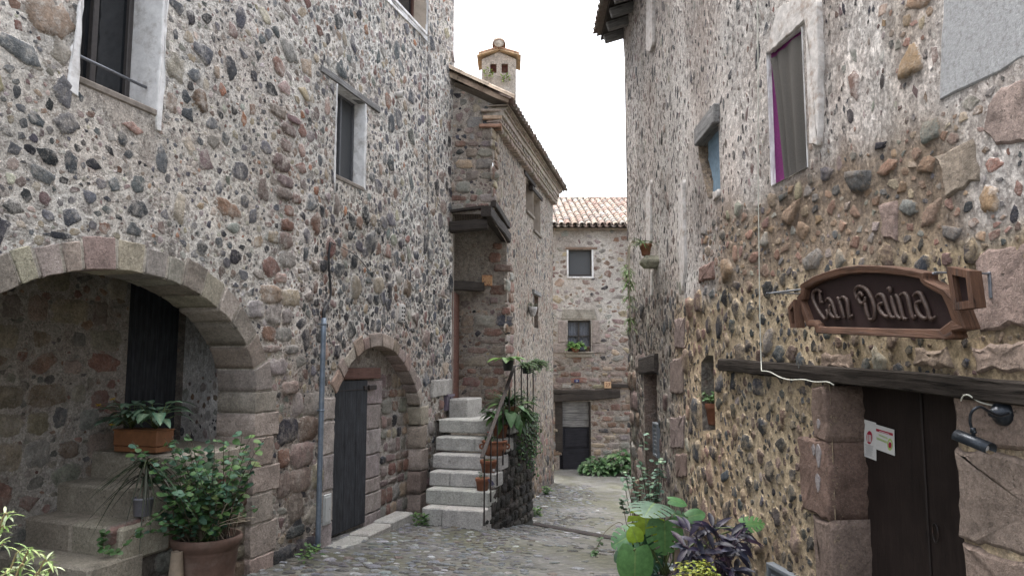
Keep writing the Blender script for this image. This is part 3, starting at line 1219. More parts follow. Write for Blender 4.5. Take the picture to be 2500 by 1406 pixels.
PAL_UP = [(4, SLATE), (4, SLATE2), (2, BLACK), (2, MAUVE), (1.6, TAN), (1.2, GREYS), (.35, ORANGE), (.8, REDS), (.5, CREAM)]
PAL_DK = [(6, BLACK), (6, SLATE), (3, SLATE2), (2.5, MAUVE), (2, TAN), (1.6, REDS), (1, BROWN), (.25, ORANGE), (1.5, GREYS)]
PAL_LO = [(3, MAUVE), (1.6, REDS), (2, BROWN), (3.5, TAN), (4, GREYS), (.9, BLACK), (.8, SLATE), (.2, ORANGE), (2.2, PINKS)]


def regA(q, z):
    n = nz(q * .9, z * .9, 12)
    if q < 5.55 or z > 2: n += .5 * nz(q * 1.9, z * 1.9, 77)
    if z < -1.55: return dict(c=(.9, .9, .8, .3), pal=PAL_LO, asp=(1.0, 2.2), p=3, H=(.15, .35))
    if q < 4.9:
        if z > 1.1: return dict(c=(.09, .36 + .5 * n, .48 + .5 * n, .55), pal=PAL_UP, asp=(.7, 1.7), k=.95, f=1.02)
        return dict(c=(.35, .6, .6, .4), pal=PAL_UP, asp=(.9, 1.8))
    if q < 5.55: return dict(c=(.5, .8, .8, .5), pal=PAL_LO, asp=(.9, 1.9), p=3)
    if z > 2.0: return dict(c=(.22, .5 + .3 * n, .62, .5), pal=PAL_UP, asp=(.6, 1.3), k=.95)
    if z > -.45: return dict(c=(.42, .9, .95, .9), pal=PAL_DK, asp=(.6, 1.4), k=1.0, H=(.25, .55), f=.86)
    return dict(c=(.8, .9, .9, .4), pal=PAL_LO, asp=(.8, 1.8), p=3, H=(.18, .4))


mbA = MB()
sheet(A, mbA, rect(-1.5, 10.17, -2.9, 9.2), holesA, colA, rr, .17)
maskA = [patchA] + holesA + arch_cov + ring_cov + jamb_cov
q5 = A.hit(652, 700)[0]
q6 = A.hit(728, 500)[0]
coursed(A, mbA, rect(q5, q6, -.35, 1.05), (.14, .26), (.22, .40), [(4, MAUVE), (2, REDS), (3, TAN), (4, GREYS), (1, PINKS)], colA, rr, maskA, .014, .024, .3)
coursed(A, mbA, rect(q5 + .06, q6 - .02, 1.05, 2.75), (.13, .24), (.2, .36), [(5, MAUVE), (3, REDS), (2, TAN), (2, GREYS), (1, PINKS)], colA, rr, maskA, .014, .026, .45, p=3.6)
coursed(A, mbA, rect(4.75, 6.1, -2.2, -.35), (.15, .32), (.22, .46), PAL_LO[:5] + [(.7, BLACK), (2, PINKS)], colA, rr, maskA, .012, .028, .3)
coursed(A, mbA, rect(4.6, q5, -.35, .75), (.14, .24), (.2, .34), [(3, MAUVE), (2, REDS), (3, TAN), (3, GREYS)], colA, rr, maskA, .016, .022, .35, prob=.8)
# some big single stones the photograph shows
for (u, v, a, b, c, p) in [(557, 510, .19, .085, (.26, .165, .11), 4), (430, 165, .11, .13, (.33, .29, .24), 4), (420, 250, .075, .11, (.30, .22, .18), 4), (130, 45, .2, .16, (.33, .245, .19), 3.5),
                           (150, 120, .12, .13, (.36, .32, .27), 3), (100, 425, .12, .07, SLATE2, 3), (430, 85, .05, .06, SLATE, 3), (395, 395, .07, .14, SLATE2, 3), (543, 220, .06, .075, (.42, .2, .13), 3), (322, 315, .11, .06, (.33, .22, .18), 3),
                           (145, 575, .12, .025, (.05, .055, .065), 4), (910, 795, .08, .1, BLACK, 3), (745, 830, .09, .16, BLACK, 3), (748, 620, .09, .12, SLATE, 3), (937, 780, .08, .10, (.05, .055, .065), 3.5), (800, 260, .09, .15, (.36, .27, .23), 2.6), (725, 1280, .10, .13, BLACK, 3)]:
    q, z = A.hit(u, v)
    A.occ_add(q, z, a, b)
    stone(mbA, A, q, z, a, b, rr.uniform(-.15, .15), min(a, b) * .13, jit(c, .08, rr), colA(q, z)[:3], p, 17, rr, tilt=.15)
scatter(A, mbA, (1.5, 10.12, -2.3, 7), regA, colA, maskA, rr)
PAL_PALE = [(3, (.47, .435, .395)), (2, (.41, .34, .30)), (2, (.34, .315, .29)), (1.2, (.50, .455, .385)), (1, (.27, .21, .185)), (.5, (.40, .25, .19))]
scatter(A, mbA, (1.5, 10.12, -.6, 7), lambda q, z: dict(c=(.18, .6, .75, .6), pal=PAL_PALE, asp=(.7, 1.8), H=(.06, .2), f=.9), colA, maskA, rr)
scatter(A, mbA, (5.5, 10.12, -.6, 2.1), regA, colA, maskA, rr, dens=1.6)
scatter(A, mbA, (4.7, 8, -2.3, -.4), regA, colA, maskA, rr, classes=CLASSES[1:], dens=1.2)
for op, dep, c in ((w1_open, .31, None), (w2_open, .17, None), (w3_open, .22, None)):
    pass
houseA = thing('stone_house', 'long rubble house on the left with a wide arched porch and a blue-grey drainpipe', 'house', A.pt(3, -2.2))
houseA_wall = mbA.build('wall', [MORTAR, STONE], houseA)
mb_arch.build('archway', DRESSED, houseA, label='round arch of pale dressed stones over the porch')
mb_ring.build('door_arch', DRESSED, houseA)
# far end and back of the house (plain rendered faces)
mb = MB()
e0, e1 = a1, a1 + V((-6, 1.6))
for (p, q) in ((e0, e1), (a0 + V((-6, 1.6)), a0)):
    mb.add([(p.x, p.y, -3), (q.x, q.y, -3), (q.x, q.y, 9.2), (p.x, p.y, 9.2)], [(0, 1, 2, 3)], (.45, .41, .36))
p, q = a0 + V((-6, 1.6)), e1
mb.add([(p.x, p.y, -3), (q.x, q.y, -3), (q.x, q.y, 9.2), (p.x, p.y, 9.2)], [(0, 1, 2, 3)], (.45, .41, .36))
mb.build('rear_wall', MORTAR, houseA)
mb = MB()
pr = [a0 + An * .35, a1 + An * .35, a1 + V((-3.2, .85)), a0 + V((-3.2, .85))]
mb.add([(pr[0].x, pr[0].y, 9.15), (pr[1].x, pr[1].y, 9.15), (pr[2].x, pr[2].y, 10.4), (pr[3].x, pr[3].y, 10.4), (a1.x - 6.2, a1.y + 1.7, 9.1), (a0.x - 6.2, a0.y + 1.7, 9.1)],
       [(0, 1, 2, 3), (3, 2, 4, 5)], (.33, .2, .14))
mb.build('roof', TILE, houseA)

# --- windows of house A


def window(W, house, poly, dep, rcol, sill=None, frame_m=None, pane_m=None, mull=True, fw=.05, dark=False, bar=None, label=None):
    q0, q1 = min(p[0] for p in poly), max(p[0] for p in poly)
    z0, z1 = min(p[1] for p in poly), max(p[1] for p in poly)
    rv = MB()
    reveal(W, rv, resample(poly, .1), .004, -dep - .06, (1, 1, 1), 0, True, .004)
    w = rv.build('window', rcol, house, label=label)
    fm = MB()
    h0, h1 = -dep - .05, -dep
    for e in ((q0, q0 + fw, z0, z1), (q1 - fw, q1, z0, z1), (q0 + fw, q1 - fw, z0, z0 + fw), (q0 + fw, q1 - fw, z1 - fw, z1)):
        wbox(fm, W, *e, h0, h1, .006)
    if mull:
        m = (q0 + q1) / 2
        wbox(fm, W, m - fw * .55, m + fw * .55, z0 + fw, z1 - fw, h0, h1 + .008, .006)
    fm.build('frame', frame_m or FRAME_DARK, w)
    pm = MB()
    pm.add([W.pt(q0, z0, h0 + .015), W.pt(q1, z0, h0 + .015), W.pt(q1, z1, h0 + .015), W.pt(q0, z1, h0 + .015)], [(0, 1, 2, 3)], smooth=False)
    pm.build('pane', pane_m or GLASS, w)
    if sill:
        sm = MB()
        wbox(sm, W, q0 - .02, q1 + .02, z0 - .05, z0 + .012, -dep, sill[0], .012)
        sm.build('sill', sill[1], w)
    return w


w1 = window(A, houseA, w1_open, .29, PLASTER, (.012, CEMENT), label='tall dark window in a white plastered reveal with a steel bar across')
mb = MB()
b0, b1 = A.pt(s1a + .01, 2.36, -.10), A.pt(s1b - .02, 2.36, -.10)
tube(mb, [b0, b1], .013, 10)
mb.build('safety_bar', STEEL, w1)
mb = MB()   # ragged white plaster margin
for side in (0, 1):
    q = s1a if side == 0 else s1b
    pl = []
    N = 22
    for i in range(N + 1):
        z = lerp(2.02 if side == 0 else 1.98, 3.8, i / N)
        pl.append((q + (-.035 - .03 * abs(nz(z * 4, side)) - (.05 if i < 5 and side == 0 else 0)) * (1 if side == 0 else -1) * (1.6 if side else 1), z))
    pl = pl + [(q, 3.8), (q, 1.99)]
    mb = MB()
    slab(A, mb, pl, -.01, .016, .006, (1, 1, 1), step=.1, wob=.008, rr=rr, mi=0)
    mb.build('plaster_margin', PLASTER, w1)

w2 = window(A, houseA, w2_open, .15, PLASTER, (.01, CEMENT), frame_m=m_gen('grey_window_frame', (.09, .092, .10), .5, 30, (.85, 1.1), .1), pane_m=SCREEN, mull=True, fw=.035,
            label='narrow grey window under a silvery wooden lintel')
mb = MB()
l0, l1 = A.hit(782, 172), A.hit(926, 250)
zc = A.hit(858, 213)[1]
beam(mb, A.pt(l0[0], w2_open[2][1] + .05, -.045), A.pt(l1[0], w2_open[2][1] + .045, -.045), (0, 0, 1), .065, .045, rr, .006)
mb.build('lintel', WOOD_GREY, w2)
mb = MB()
slab(A, mb, [(s2b, w2_open[0][1]), (s2b + .05, w2_open[0][1] - .05), (s2b + .055, w2_open[2][1] - .3), (s2b + .03, w2_open[2][1] - .01), (s2b, w2_open[2][1])], -.01, .014, .006, (1, 1, 1), step=.06, rr=rr)
mb.build('plaster_margin', PLASTER, w2)
mb = MB()
slab(A, mb, [(s2a, w2_open[0][1] - .25), (s2a - .035, w2_open[0][1] - .1), (s2a - .02, w2_open[2][1] - .5), (s2a - .015, w2_open[2][1]), (s2a, w2_open[2][1])], -.01, .014, .006, (1, 1, 1), step=.06, rr=rr)
mb.build('plaster_margin', PLASTER, w2)
w3 = window(A, houseA, w3_open, .22, m_gen('cream_reveal', (.47, .40, .33), .9, 8, (.9, 1.1), .2, spec=.15), (.03, PLASTER), frame_m=m_gen('brown_window_frame', (.07, .03, .02), .6, 20, (.8, 1.2), .1), fw=.05,
            label='top window with a brown frame and a white sill')
mb = MB()
slab(A, mb, [(s3b, z3 - .05), (s3b + .06, z3 - .12), (s3b + .05, z3 + 1.2), (s3b, z3 + 1.2)], -.01, .016, .006, (1, 1, 1), step=.08, rr=rr)
mb.build('plaster_margin', PLASTER, w3)
mb = MB()
slab(A, mb, [(s3a - .3, z3 - .05), (s3b + .02, z3 - .05), (s3b + .05, z3 - .13), (s3b - .3, z3 - .12), (s3a - .3, z3 - .16)], -.01, .016, .006, (1, 1, 1), step=.08, rr=rr)
mb.build('plaster_margin', PLASTER, w3)

# --- the porch behind the arch
PW = set_s0(Wall([a0 - An * 1.1, Ap + At * 5.4 - An * 1.1], 1, .02), -1.5)
d0, d1 = PW.hit(314, 800)[0], PW.hit(452, 800)[0]
dz0, dz1 = -.82, PW.hit(380, 640)[1]
pdoor = rect(d0, d1, dz0, dz1)


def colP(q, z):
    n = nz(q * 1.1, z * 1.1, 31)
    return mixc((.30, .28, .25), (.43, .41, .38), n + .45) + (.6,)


mb = MB()
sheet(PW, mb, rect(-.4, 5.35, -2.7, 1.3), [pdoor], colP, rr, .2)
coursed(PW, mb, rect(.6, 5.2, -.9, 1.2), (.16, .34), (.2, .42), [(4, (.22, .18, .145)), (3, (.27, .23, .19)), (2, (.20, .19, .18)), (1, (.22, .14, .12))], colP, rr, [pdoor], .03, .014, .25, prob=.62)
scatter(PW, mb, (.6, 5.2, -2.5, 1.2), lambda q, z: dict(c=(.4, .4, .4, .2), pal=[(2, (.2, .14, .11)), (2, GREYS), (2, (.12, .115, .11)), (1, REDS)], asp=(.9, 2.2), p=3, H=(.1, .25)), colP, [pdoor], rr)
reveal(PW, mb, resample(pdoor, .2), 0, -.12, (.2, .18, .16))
# right-hand return: flaking plaster over rubble
j0 = Ap + At * (AS + AA + .05) - An * .40
j1 = Ap + At * (d1 + .02) - An * 1.12
PR = Wall([j0, j1], -1, .02)
colR = lambda q, z: mixc((.58, .575, .565), (.72, .715, .70), nz(q * 3, z * 3, 3) + .5) + (.25,)
sheet(PR, mb, rect(-.02, PR.c[-1] + .02, -2.7, 1.3), [], colR, rr, .12)
scatter(PR, mb, (.02, PR.c[-1], -2, -.1), lambda q, z: dict(c=(.1, .2, .25, .2) if z < -.2 else (0, .05, .1, .1), pal=[(2, BLACK), (2, BROWN), (3, GREYS), (1, MAUVE)], asp=(.8, 1.6), H=(.1, .3)), colR, [], rr)
# left return and vault
k0, k1 = Ap + At * .9 - An * .4, Ap + At * .9 - An * 1.12
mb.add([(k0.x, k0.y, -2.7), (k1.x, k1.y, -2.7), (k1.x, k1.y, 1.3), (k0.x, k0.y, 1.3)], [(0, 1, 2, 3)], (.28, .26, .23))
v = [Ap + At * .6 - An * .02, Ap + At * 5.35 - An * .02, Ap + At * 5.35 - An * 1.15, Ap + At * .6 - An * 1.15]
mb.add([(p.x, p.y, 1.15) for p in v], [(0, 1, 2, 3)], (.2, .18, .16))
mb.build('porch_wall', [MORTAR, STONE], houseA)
mb = MB()
nb = 5
for i in range(nb):
    w = (d1 - d0) / nb
    wbox(mb, PW, d0 + i * w + .003, d0 + (i + 1) * w - .003, dz0, dz1, -.12, -.085 + rr.uniform(0, .006), .006)
pd = mb.build('door', WOOD_BLACK, houseA, label='black plank door deep in the porch')

# --- blocked doorway with the narrow black door
NWl = set_s0(Wall([a0 - An * .2, a1 - An * .2], 1, .01), -1.5)
dq0, dq1 = NS0 - .06, NWl.hit(886, 1100)[0]
dtop = NWl.hit(870, 928)[1]
mb = MB()
colN = lambda q, z: mixc((.38, .35, .315), (.48, .45, .41), nz(q * 2, z * 2, 9) + .5)
inf = rect(NS0 - .1, NS1 + .12, -2.55, .42)
sheet(NWl, mb, inf, [], colN, rr, .15)
jz = dtop - .02
jq1 = NWl.hit(926, 1000)[0]
for i, h in enumerate([.33, .34, .34, .32, .2, .27, .2]):
    slab(NWl, mb, rect(dq1 + .012, jq1 + rr.uniform(-.05, .06), jz - h + .012, jz), -.02, .03, .014, jit((.33, .285, .27), .1, rr), colN(1, 1), 1, .07, .006, rr)
    jz -= h
coursed(NWl, mb, rect(jq1 + .05, NS1 + .1, -2.2, dtop), (.13, .24), (.16, .34), [(2, REDS), (3, MAUVE), (4, GREYS), (2, TAN), (.6, BLACK)], colN, rr, [], .016, .02, .4)
mb.build('infill_wall', [MORTAR, STONE], houseA, label='rough stones walling up the old arched doorway')
mb = MB()
for i in range(4):
    w = (dq1 - dq0) / 4
    wbox(mb, NWl, dq0 + i * w + .002, dq0 + (i + 1) * w - .002, -2.1, dtop, .01, .045 + rr.uniform(0, .008), .005)
nd = mb.build('door', WOOD_BLACK, houseA, label='narrow black plank door in a walled-up arch')
mb = MB()
hz = NWl.hit(905, 945)[1]
wbox(mb, NWl, dq1 - .12, dq1 + .24, hz - .03, hz + .03, .05, .07, .006)
wbox(mb, NWl, dq0 + .02, dq1, hz - .022, hz - .014, .052, .06, .002)
tube(mb, [NWl.pt(dq1, hz - .035, .075), NWl.pt(dq1, hz + .035, .075)], .014, 8)
mb.build('hinge', IRON, nd)
mb = MB()
hz = NWl.hit(820, 1105)[1]
tube(mb, spline([NWl.pt(dq0 + .09, hz, .06), NWl.pt(dq0 + .13, hz, .09), NWl.pt(dq0 + .22, hz + .01, .09), NWl.pt(dq0 + .26, hz + .02, .06)]), .008, 6)
mb.build('latch', IRON, nd)
mb = MB()
lz = NWl.hit(880, 911)[1]
beam(mb, NWl.pt(dq0 - .05, lz, .02), NWl.pt(NWl.hit(917, 905)[0], lz, .02), (0, 0, 1), .06, .075, rr, .005)
mb.build('door_lintel', WOOD_RED, houseA)

# --- kerb stone along the foot of the wall
kb = thing('kerb', 'pale hewn stone kerb running under the narrow black door', 'kerb', A.pt(7.1, -2.25, .15))
qs = [5.62, 6.1, 6.75, 7.4, 8.1]
for i in range(4):
    mb = MB()
    t, nn = A.frame(7)
    O = A.pt(0, 0, 0)
    O = V((Ap.x, Ap.y, 0))
    obox(mb, O, t, nn, (0, 0, 1), (qs[i] + .004, qs[i + 1] - .004, -.02, .27 + rr.uniform(-.01, .01), -2.6, -2.07 + rr.uniform(-.006, .006) - .02 * (3 - i)), .02, jit((.33, .32, .30), .06, rr), (.16, .15, .13))
    mb.build('kerb_block', STEPSTONE, kb)

# --- porch steps
ps = thing('porch_steps', 'worn sandstone steps climbing inside the arched porch', 'steps', A.pt(3.3, -2.05, -.4))
st = [(2.42, -1.745, .05), (2.78, -1.506, .03), (3.08, -1.28, .02), (3.37, -1.035, 0), (3.72, -.80, -.02)]
for i, (q, z, hr) in enumerate(st):
    mb = MB()
    sk = .11
    t = V((At.x, At.y, 0)); nn = V((An.x - At.x * sk, An.y - At.y * sk, 0))
    L = (st[i + 1][0] - q + .25) if i < 4 else 1.7
    cuts = [-1.12, hr] if i % 2 else [-1.12, -.5 + rr.uniform(-.1, .1), hr]
    for k in range(len(cuts) - 1):
        obox(mb, V((Ap.x, Ap.y, 0)), t, nn, (0, 0, 1), (q, q + L, cuts[k] + .002, cuts[k + 1] - .002, z - .28 if i else -2.6, z), .022, jit((.34, .305, .25), .06, rr), (.16, .14, .115))
    mb.build('step', STEPSTONE, ps)
mb = MB()
UB = set_s0(Wall([a0 - An * .06, a1 - An * .06], 1, .01), -1.5)
up = [(2.9, -2.6), (5.2, -2.6), (5.2, -.95), (3.9, -.95), (3.8, -1.06), (3.5, -1.1), (3.45, -1.3), (3.15, -1.34), (3.1, -1.6), (2.9, -1.7)]
sheet(UB, mb, up, [], lambda q, z: (.2, .18, .155), rr, .15)
coursed(UB, mb, up, (.14, .22), (.2, .4), [(3, BROWN), (2, REDS), (3, (.17, .15, .13))], lambda q, z: (.2, .18, .155), rr, [], .012, .03, .2)
mb.build('steps_base', [MORTAR, STONE], ps)

# ================================================================ HOUSE C: the middle house with the overhanging gable
rr = random.Random(21)
CSp = V((-.342, 12.7)); CSt = V((1.402, 6.37)).normalized()
CS = FlatWall([CSp, CSp + CSt * 6.53], 1, .02)
CG = FlatWall([(-1.5, 12.7), (-.342, 12.7)], 1, .015)
CL = FlatWall([(-2.2, 13.8), (-.100, 13.8)], 1, .015)
cw = []
for (ua, va, vb, ub) in ((1284, 432, 512, 1301), (1302, 468, 560, 1319)):
    q0, q1 = CS.hit(ua, 500)[0], CS.hit(ub, 500)[0]
    cw.append(rect(q0, q1, CS.hit(ua, vb)[1], CS.hit(ua, va)[1]))
q0, q1 = CS.hit(1304, 745)[0], CS.hit(1314, 745)[0]
cslot = rect(q0, q1, CS.hit(1308, 800)[1], CS.hit(1308, 722)[1])
CS.flats = [bb(p) for p in cw]


def colC(q, z):
    n = nz(q * .8, z * .8, 41) + .5 * nz(q * 3, z * 1.2, 43)
    c = mixc((.34, .305, .26), (.46, .425, .375), n * .7 + .45)
    return mixc((.19, .165, .14), c, sstep(-2.6, -.6, z + .5 * n)) + (.5,)


PAL_C = [(4, SLATE), (3, BLACK), (4, MAUVE), (3, BROWN), (2, REDS), (2, GREYS), (1.5, TAN)]


def regC(q, z):
    n = nz(q * 1.2, z * 1.2, 45)
    if z < -1.2: return dict(c=(.5, .7, .8, .4), pal=[(4, BROWN), (3, MAUVE), (3, BLACK), (2, TAN), (2, REDS)], asp=(.6, 1.6), H=(.2, .45))
    return dict(c=(.0, .07 + .1 * n, .4, .6), pal=PAL_C, asp=(.4, 1.1), H=(.14, .4))


mb = MB()
CSo = [(0, 2.5), (1.126, 2.28), (1.126, -3.3), (6.53, -3.3), (6.53, 4.45), (0, 4.45)]
sheet(CS, mb, CSo, cw + [cslot], colC, rr, .16)
coursed(CS, mb, rect(1.13, 1.62, -.9, 2.25), (.16, .28), (.3, .45), [(4, REDS), (3, MAUVE), (2, BROWN), (2, GREYS)], colC, rr, [], .014, .03, .2, prob=.9)
coursed(CS, mb, rect(.02, .35, 2.7, 4.2), (.14, .24), (.2, .32), [(3, REDS), (3, TAN), (2, GREYS)], colC, rr, [], .014, .03, .2)
scatter(CS, mb, (.02, 6.5, -2.95, 4.2), regC, colC, cw + [cslot], rr, outer=CSo, dens=.8)
reveal(CS, mb, cslot, 0, -.15, (.24, .2, .17))
mb.add([CS.pt(*p, -.14) for p in cslot], [(0, 1, 2, 3)], (.2, .12, .1))

colG = lambda q, z: mixc((.36, .32, .275), (.46, .42, .37), nz(q * 1.6, z * 1.6, 51) + .5)
zt = lambda x: 4.60 + (-.342 - x) * .47
CGo = [(0, 2.62), (CG.c[-1], 2.62), (CG.c[-1], zt(-.342)), (0, zt(-1.5))]
sheet(CG, mb, CGo, [], colG, rr, .16)
coursed(CG, mb, rect(.4, CG.c[-1] - .02, 2.66, 4.0), (.12, .24), (.18, .42), [(2, REDS), (4, TAN), (4, GREYS), (3, MAUVE)], colG, rr, [], .02, .022, .4, prob=.8)
scatter(CG, mb, (.3, CG.c[-1], 2.7, 4.9), lambda q, z: dict(c=(.2, .8, .8, .5), pal=[(4, BLACK), (3, MAUVE), (3, GREYS), (2, TAN), (2, SLATE)], asp=(.8, 1.6), H=(.2, .4)), colG, [], rr, outer=CGo)
# lower gable, set back behind the landing
tileP = CL.poly([(1177, 672), (1202, 672), (1202, 698), (1177, 698)])
colL = lambda q, z: mixc((.30, .27, .235), (.39, .36, .315), nz(q * 1.4, z * 1.4, 53) + .5)
CLo = [(0, -1.2), (CL.c[-1], -1.2), (CL.c[-1], 2.7), (0, 2.7)]
sheet(CL, mb, CLo, [], colL, rr, .16)
x0 = CL.hit(1172, 800)[0]
coursed(CL, mb, [(CL.hit(1140, 900)[0], -1), (CL.c[-1], -1), (CL.c[-1], .9), (x0, 1.0), (CL.hit(1140, 900)[0], .9)], (.13, .25), (.24, .5),
        [(4, (.20, .125, .10)), (3, (.22, .17, .14)), (3, (.23, .2, .17)), (1, SLATE), (1, (.34, .31, .28))], colL, rr, [tileP], .018, .022, .4, prob=.95)
coursed(CL, mb, rect(CL.hit(1205, 600)[0], CL.c[-1], .9, 2.4), (.16, .26), (.2, .35), [(3, REDS), (3, MAUVE), (2, GREYS)], colL, rr, [tileP], .02, .03, .3)
scatter(CL, mb, (.9, CL.c[-1], -1, 1.2), lambda q, z: dict(c=(0, .4, .5, .3), pal=[(2, BLACK), (3, MAUVE), (3, BROWN), (2, TAN)], asp=(.9, 2), H=(.2, .4)), colL, [tileP], rr)
# underside of the overhang and hidden rear faces
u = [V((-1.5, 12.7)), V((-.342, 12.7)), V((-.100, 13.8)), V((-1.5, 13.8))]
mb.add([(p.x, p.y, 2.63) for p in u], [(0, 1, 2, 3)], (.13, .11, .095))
e = CSp + CSt * 6.53
mb.add([(e.x, e.y, -3.3), (e.x - 5, e.y + 1.1, -3.3), (e.x - 5, e.y + 1.1, 6.6), (e.x, e.y, 4.45)], [(0, 1, 2, 3)], (.4, .36, .3))
houseC = thing('stone_house', 'narrow rubble house with overhanging gable, dentilled eaves and a plastered chimney above stone stairs', 'house', (0, 15, -2.8))
mb.build('wall', [MORTAR, STONE], houseC)

# windows on the lane side
for i, pl in enumerate(cw):
    rv = MB()
    reveal(CS, rv, resample(pl, .15), .004, -.2, (1, 1, 1), 0, True, .003)
    w = rv.build('window', m_gen('buff_reveal_%d' % i, (.40, .35, .30), .9, 9, (.8, 1.1), .3, spec=.15), houseC)
    pm = MB()
    a, b, c, d = pl[0][0], pl[1][0], pl[0][1], pl[2][1]
    pm.add([CS.pt(a, c, -.18), CS.pt(b, c, -.18), CS.pt(b, d, -.18), CS.pt(a, d, -.18)], [(0, 1, 2, 3)], smooth=False)
    pm.build('pane', GLASS, w)
    sm = MB()
    wbox(sm, CS, a - .03, b + .03, c - .06, c, -.15, .05, .008)
    sm.build('sill', CEMENT, w)
    sm = MB()
    beam(sm, CS.pt(a - .2, d + .05, -.02), CS.pt(b + .2, d + .05, -.02), (0, 0, 1), .05, .05, rr, .004)
    sm.build('lintel', WOOD_DARK, w)
mb = MB()
beam(mb, CS.pt(cslot[0][0] - .2, cslot[2][1] + .06, -.01), CS.pt(cslot[1][0] + .15, cslot[2][1] + .06, -.01), (0, 0, 1), .06, .05, rr, .004)
mb.build('slot_lintel', WOOD_GREY, houseC)

# bracket timbers carrying the overhang
mb = MB()
p = at(1098, 556, 12.62); q = at(1190, 548, 12.62)
beam(mb, p, q, (0, 0, 1), .09, .09, rr, .015)
mb.build('bracket_beam', WOOD_DARK, houseC)
mb = MB()
beam(mb, CS.pt(-.22, 2.63, -.06), CS.pt(1.2, 2.40, -.02), (0, 0, 1), .09, .095, rr, .014)
mb.build('bracket_beam', WOOD_DARK, houseC)
mb = MB()
p = at(1098, 517, 12.66); q = at(1182, 506, 12.66)
beam(mb, p, q, (0, 0, 1), .05, .025, rr, .006)
beam(mb, CS.pt(-.02, 2.80, .02), CS.pt(1.15, 2.62, .02), (0, 0, 1), .05, .06, rr, .012)
mb.build('bracket_plank', WOOD_DARK, houseC)
mb = MB()
for i in range(14):
    x = lerp(1112, 1165, i / 13)
    p = at(x, 517, 12.75)
    tube(mb, [p, p + V((rr.uniform(-.01, .01), 0, -.19))], .004, 5)
mb.build('twig_screen', WOOD_DARK, houseC)

# side door beside house A with its lintel
mb = MB()
dA = V((-1.03, 12.78)); dB = V((-.955, 13.78))
DW_ = Wall([dA, dB], 1, 0)
sheet(DW_, mb, rect(0, .12, -.9, 2.6), [], colL, rr, .2)
mb2 = MB()
wbox(mb2, DW_, .12, DW_.c[-1], -.85, 1.3, -.1, -.03, .01)
mb2.build('door', WOOD_RED, houseC, label='red-brown side door seen edge-on at the head of the stairs')
mb.build('door_jamb', MORTAR, houseC)
mb = MB()
p, q = at(1098, 696, 13.2), at(1176, 701, 13.74)
beam(mb, p, q, (0, 0, 1), .08, .085, rr, .008)
mb.build('door_lintel', WOOD_DARK, houseC)


# --- clay tiles


def tilecol(rr, grey=.25):
    c = pick([(3, (.225, .155, .125)), (3, (.26, .195, .16)), (2, (.20, .125, .10)), (2.5, (.30, .25, .21)), (2, (.19, .168, .15))], rr)
    return mixc(jit(c, .15, rr), (.26, .25, .22), rr.uniform(0, grey * 2))


def barrel(mb, p, d, n, L, r0, r1, col, th=.013, seg=7, up=1):
    """one half-round clay tile from p along d, n is its outward side"""
    p, d, n = V(p), V(d).normalized(), V(n).normalized()
    x = d.cross(n).normalized()
    vs, fs = [], []
    for (t, r) in ((0, r0), (L, r1)):
        for rad in (r, r - th):
            for k in range(seg + 1):
                a = math.pi * k / seg
                vs.append(p + d * t + x * (math.cos(a) * rad) + n * (math.sin(a) * rad * .82 * up))
    m = seg + 1
    for k in range(seg):
        fs += [(k, k + 1, 2 * m + k + 1, 2 * m + k), (m + k, 3 * m + k, 3 * m + k + 1, m + k + 1), (k, m + k, m + k + 1, k + 1), (2 * m + k, 2 * m + k + 1, 3 * m + k + 1, 3 * m + k)]
    for k in (0, seg): fs.append((k, 2 * m + k, 3 * m + k, m + k))
    mb.add(vs, fs, col, None, None, 0, True)


def tiled(mb, O, e, u, ncol, nrow, rr, pitch=.2, row=.33, r=.088, grey=.25, pans=True):
    O, e, u = V(O), V(e).normalized(), V(u).normalized()
    n = e.cross(u).normalized()
    if n.z < 0: n = -n
    for i in range(ncol):
        for j in range(nrow):
            k = O + e * (i * pitch + rr.uniform(-.008, .008)) + u * (j * row + rr.uniform(-.012, .012))
            barrel(mb, k + n * (.05 + rr.uniform(0, .012)), u, n + e * rr.uniform(-.04, .04) + u * .09, row + .09, r * rr.uniform(.96, 1.05), r * .86, tilecol(rr, grey), seg=6)
            if pans:
                k = O + e * ((i + .5) * pitch) + u * (j * row - .05)
                barrel(mb, k + n * .055, u, -n + u * .05, row + .09, r * .92, r * .98, mixc(tilecol(rr, grey), (.12, .10, .085), .45), seg=4)
    c = O - n * .03
    W_, H_ = ncol * pitch, nrow * row + .1
    mb.add([c - e * .1, c + e * W_, c + e * W_ + u * H_, c - e * .1 + u * H_], [(0, 1, 2, 3)], (.16, .13, .11), smooth=False)


sl_ = .47
et = V((CSt.x, CSt.y, 0))
nC = V((CSt.y, -CSt.x, 0))
uC = (-nC + V((0, 0, sl_))).normalized()
mb = MB()
tiled(mb, CS.pt(-.06, 4.575, .33), et, uC, 34, 10, rr, grey=.2)
# verge tiles on the gable edge
uv = V((-1, -.02, sl_)).normalized()
for lay in range(2):
    for j in range(4):
        k = V((-.05, 12.60 - .05 * lay + .03, 4.60 + .085 * lay)) + uv * (j * .5 - .1 * lay)
        barrel(mb, k, uv, V((sl_ * .3, -.55 + .45 * lay, .9)), .56, .105, .095, mixc(tilecol(rr, .1), (.46, .36, .26), .5), seg=7)
rt = V((-3.2, 15.8))
mb.add([(-2.9, 12.62, 5.9), (-1.3, 19.3, 5.9), (-5, 20.2, 4.9), (-6.4, 13.4, 4.9)], [(0, 1, 2, 3)], (.35, .22, .16))
mb.build('roof', TILE, houseC, label='clay barrel tile roof with pale verge tiles')
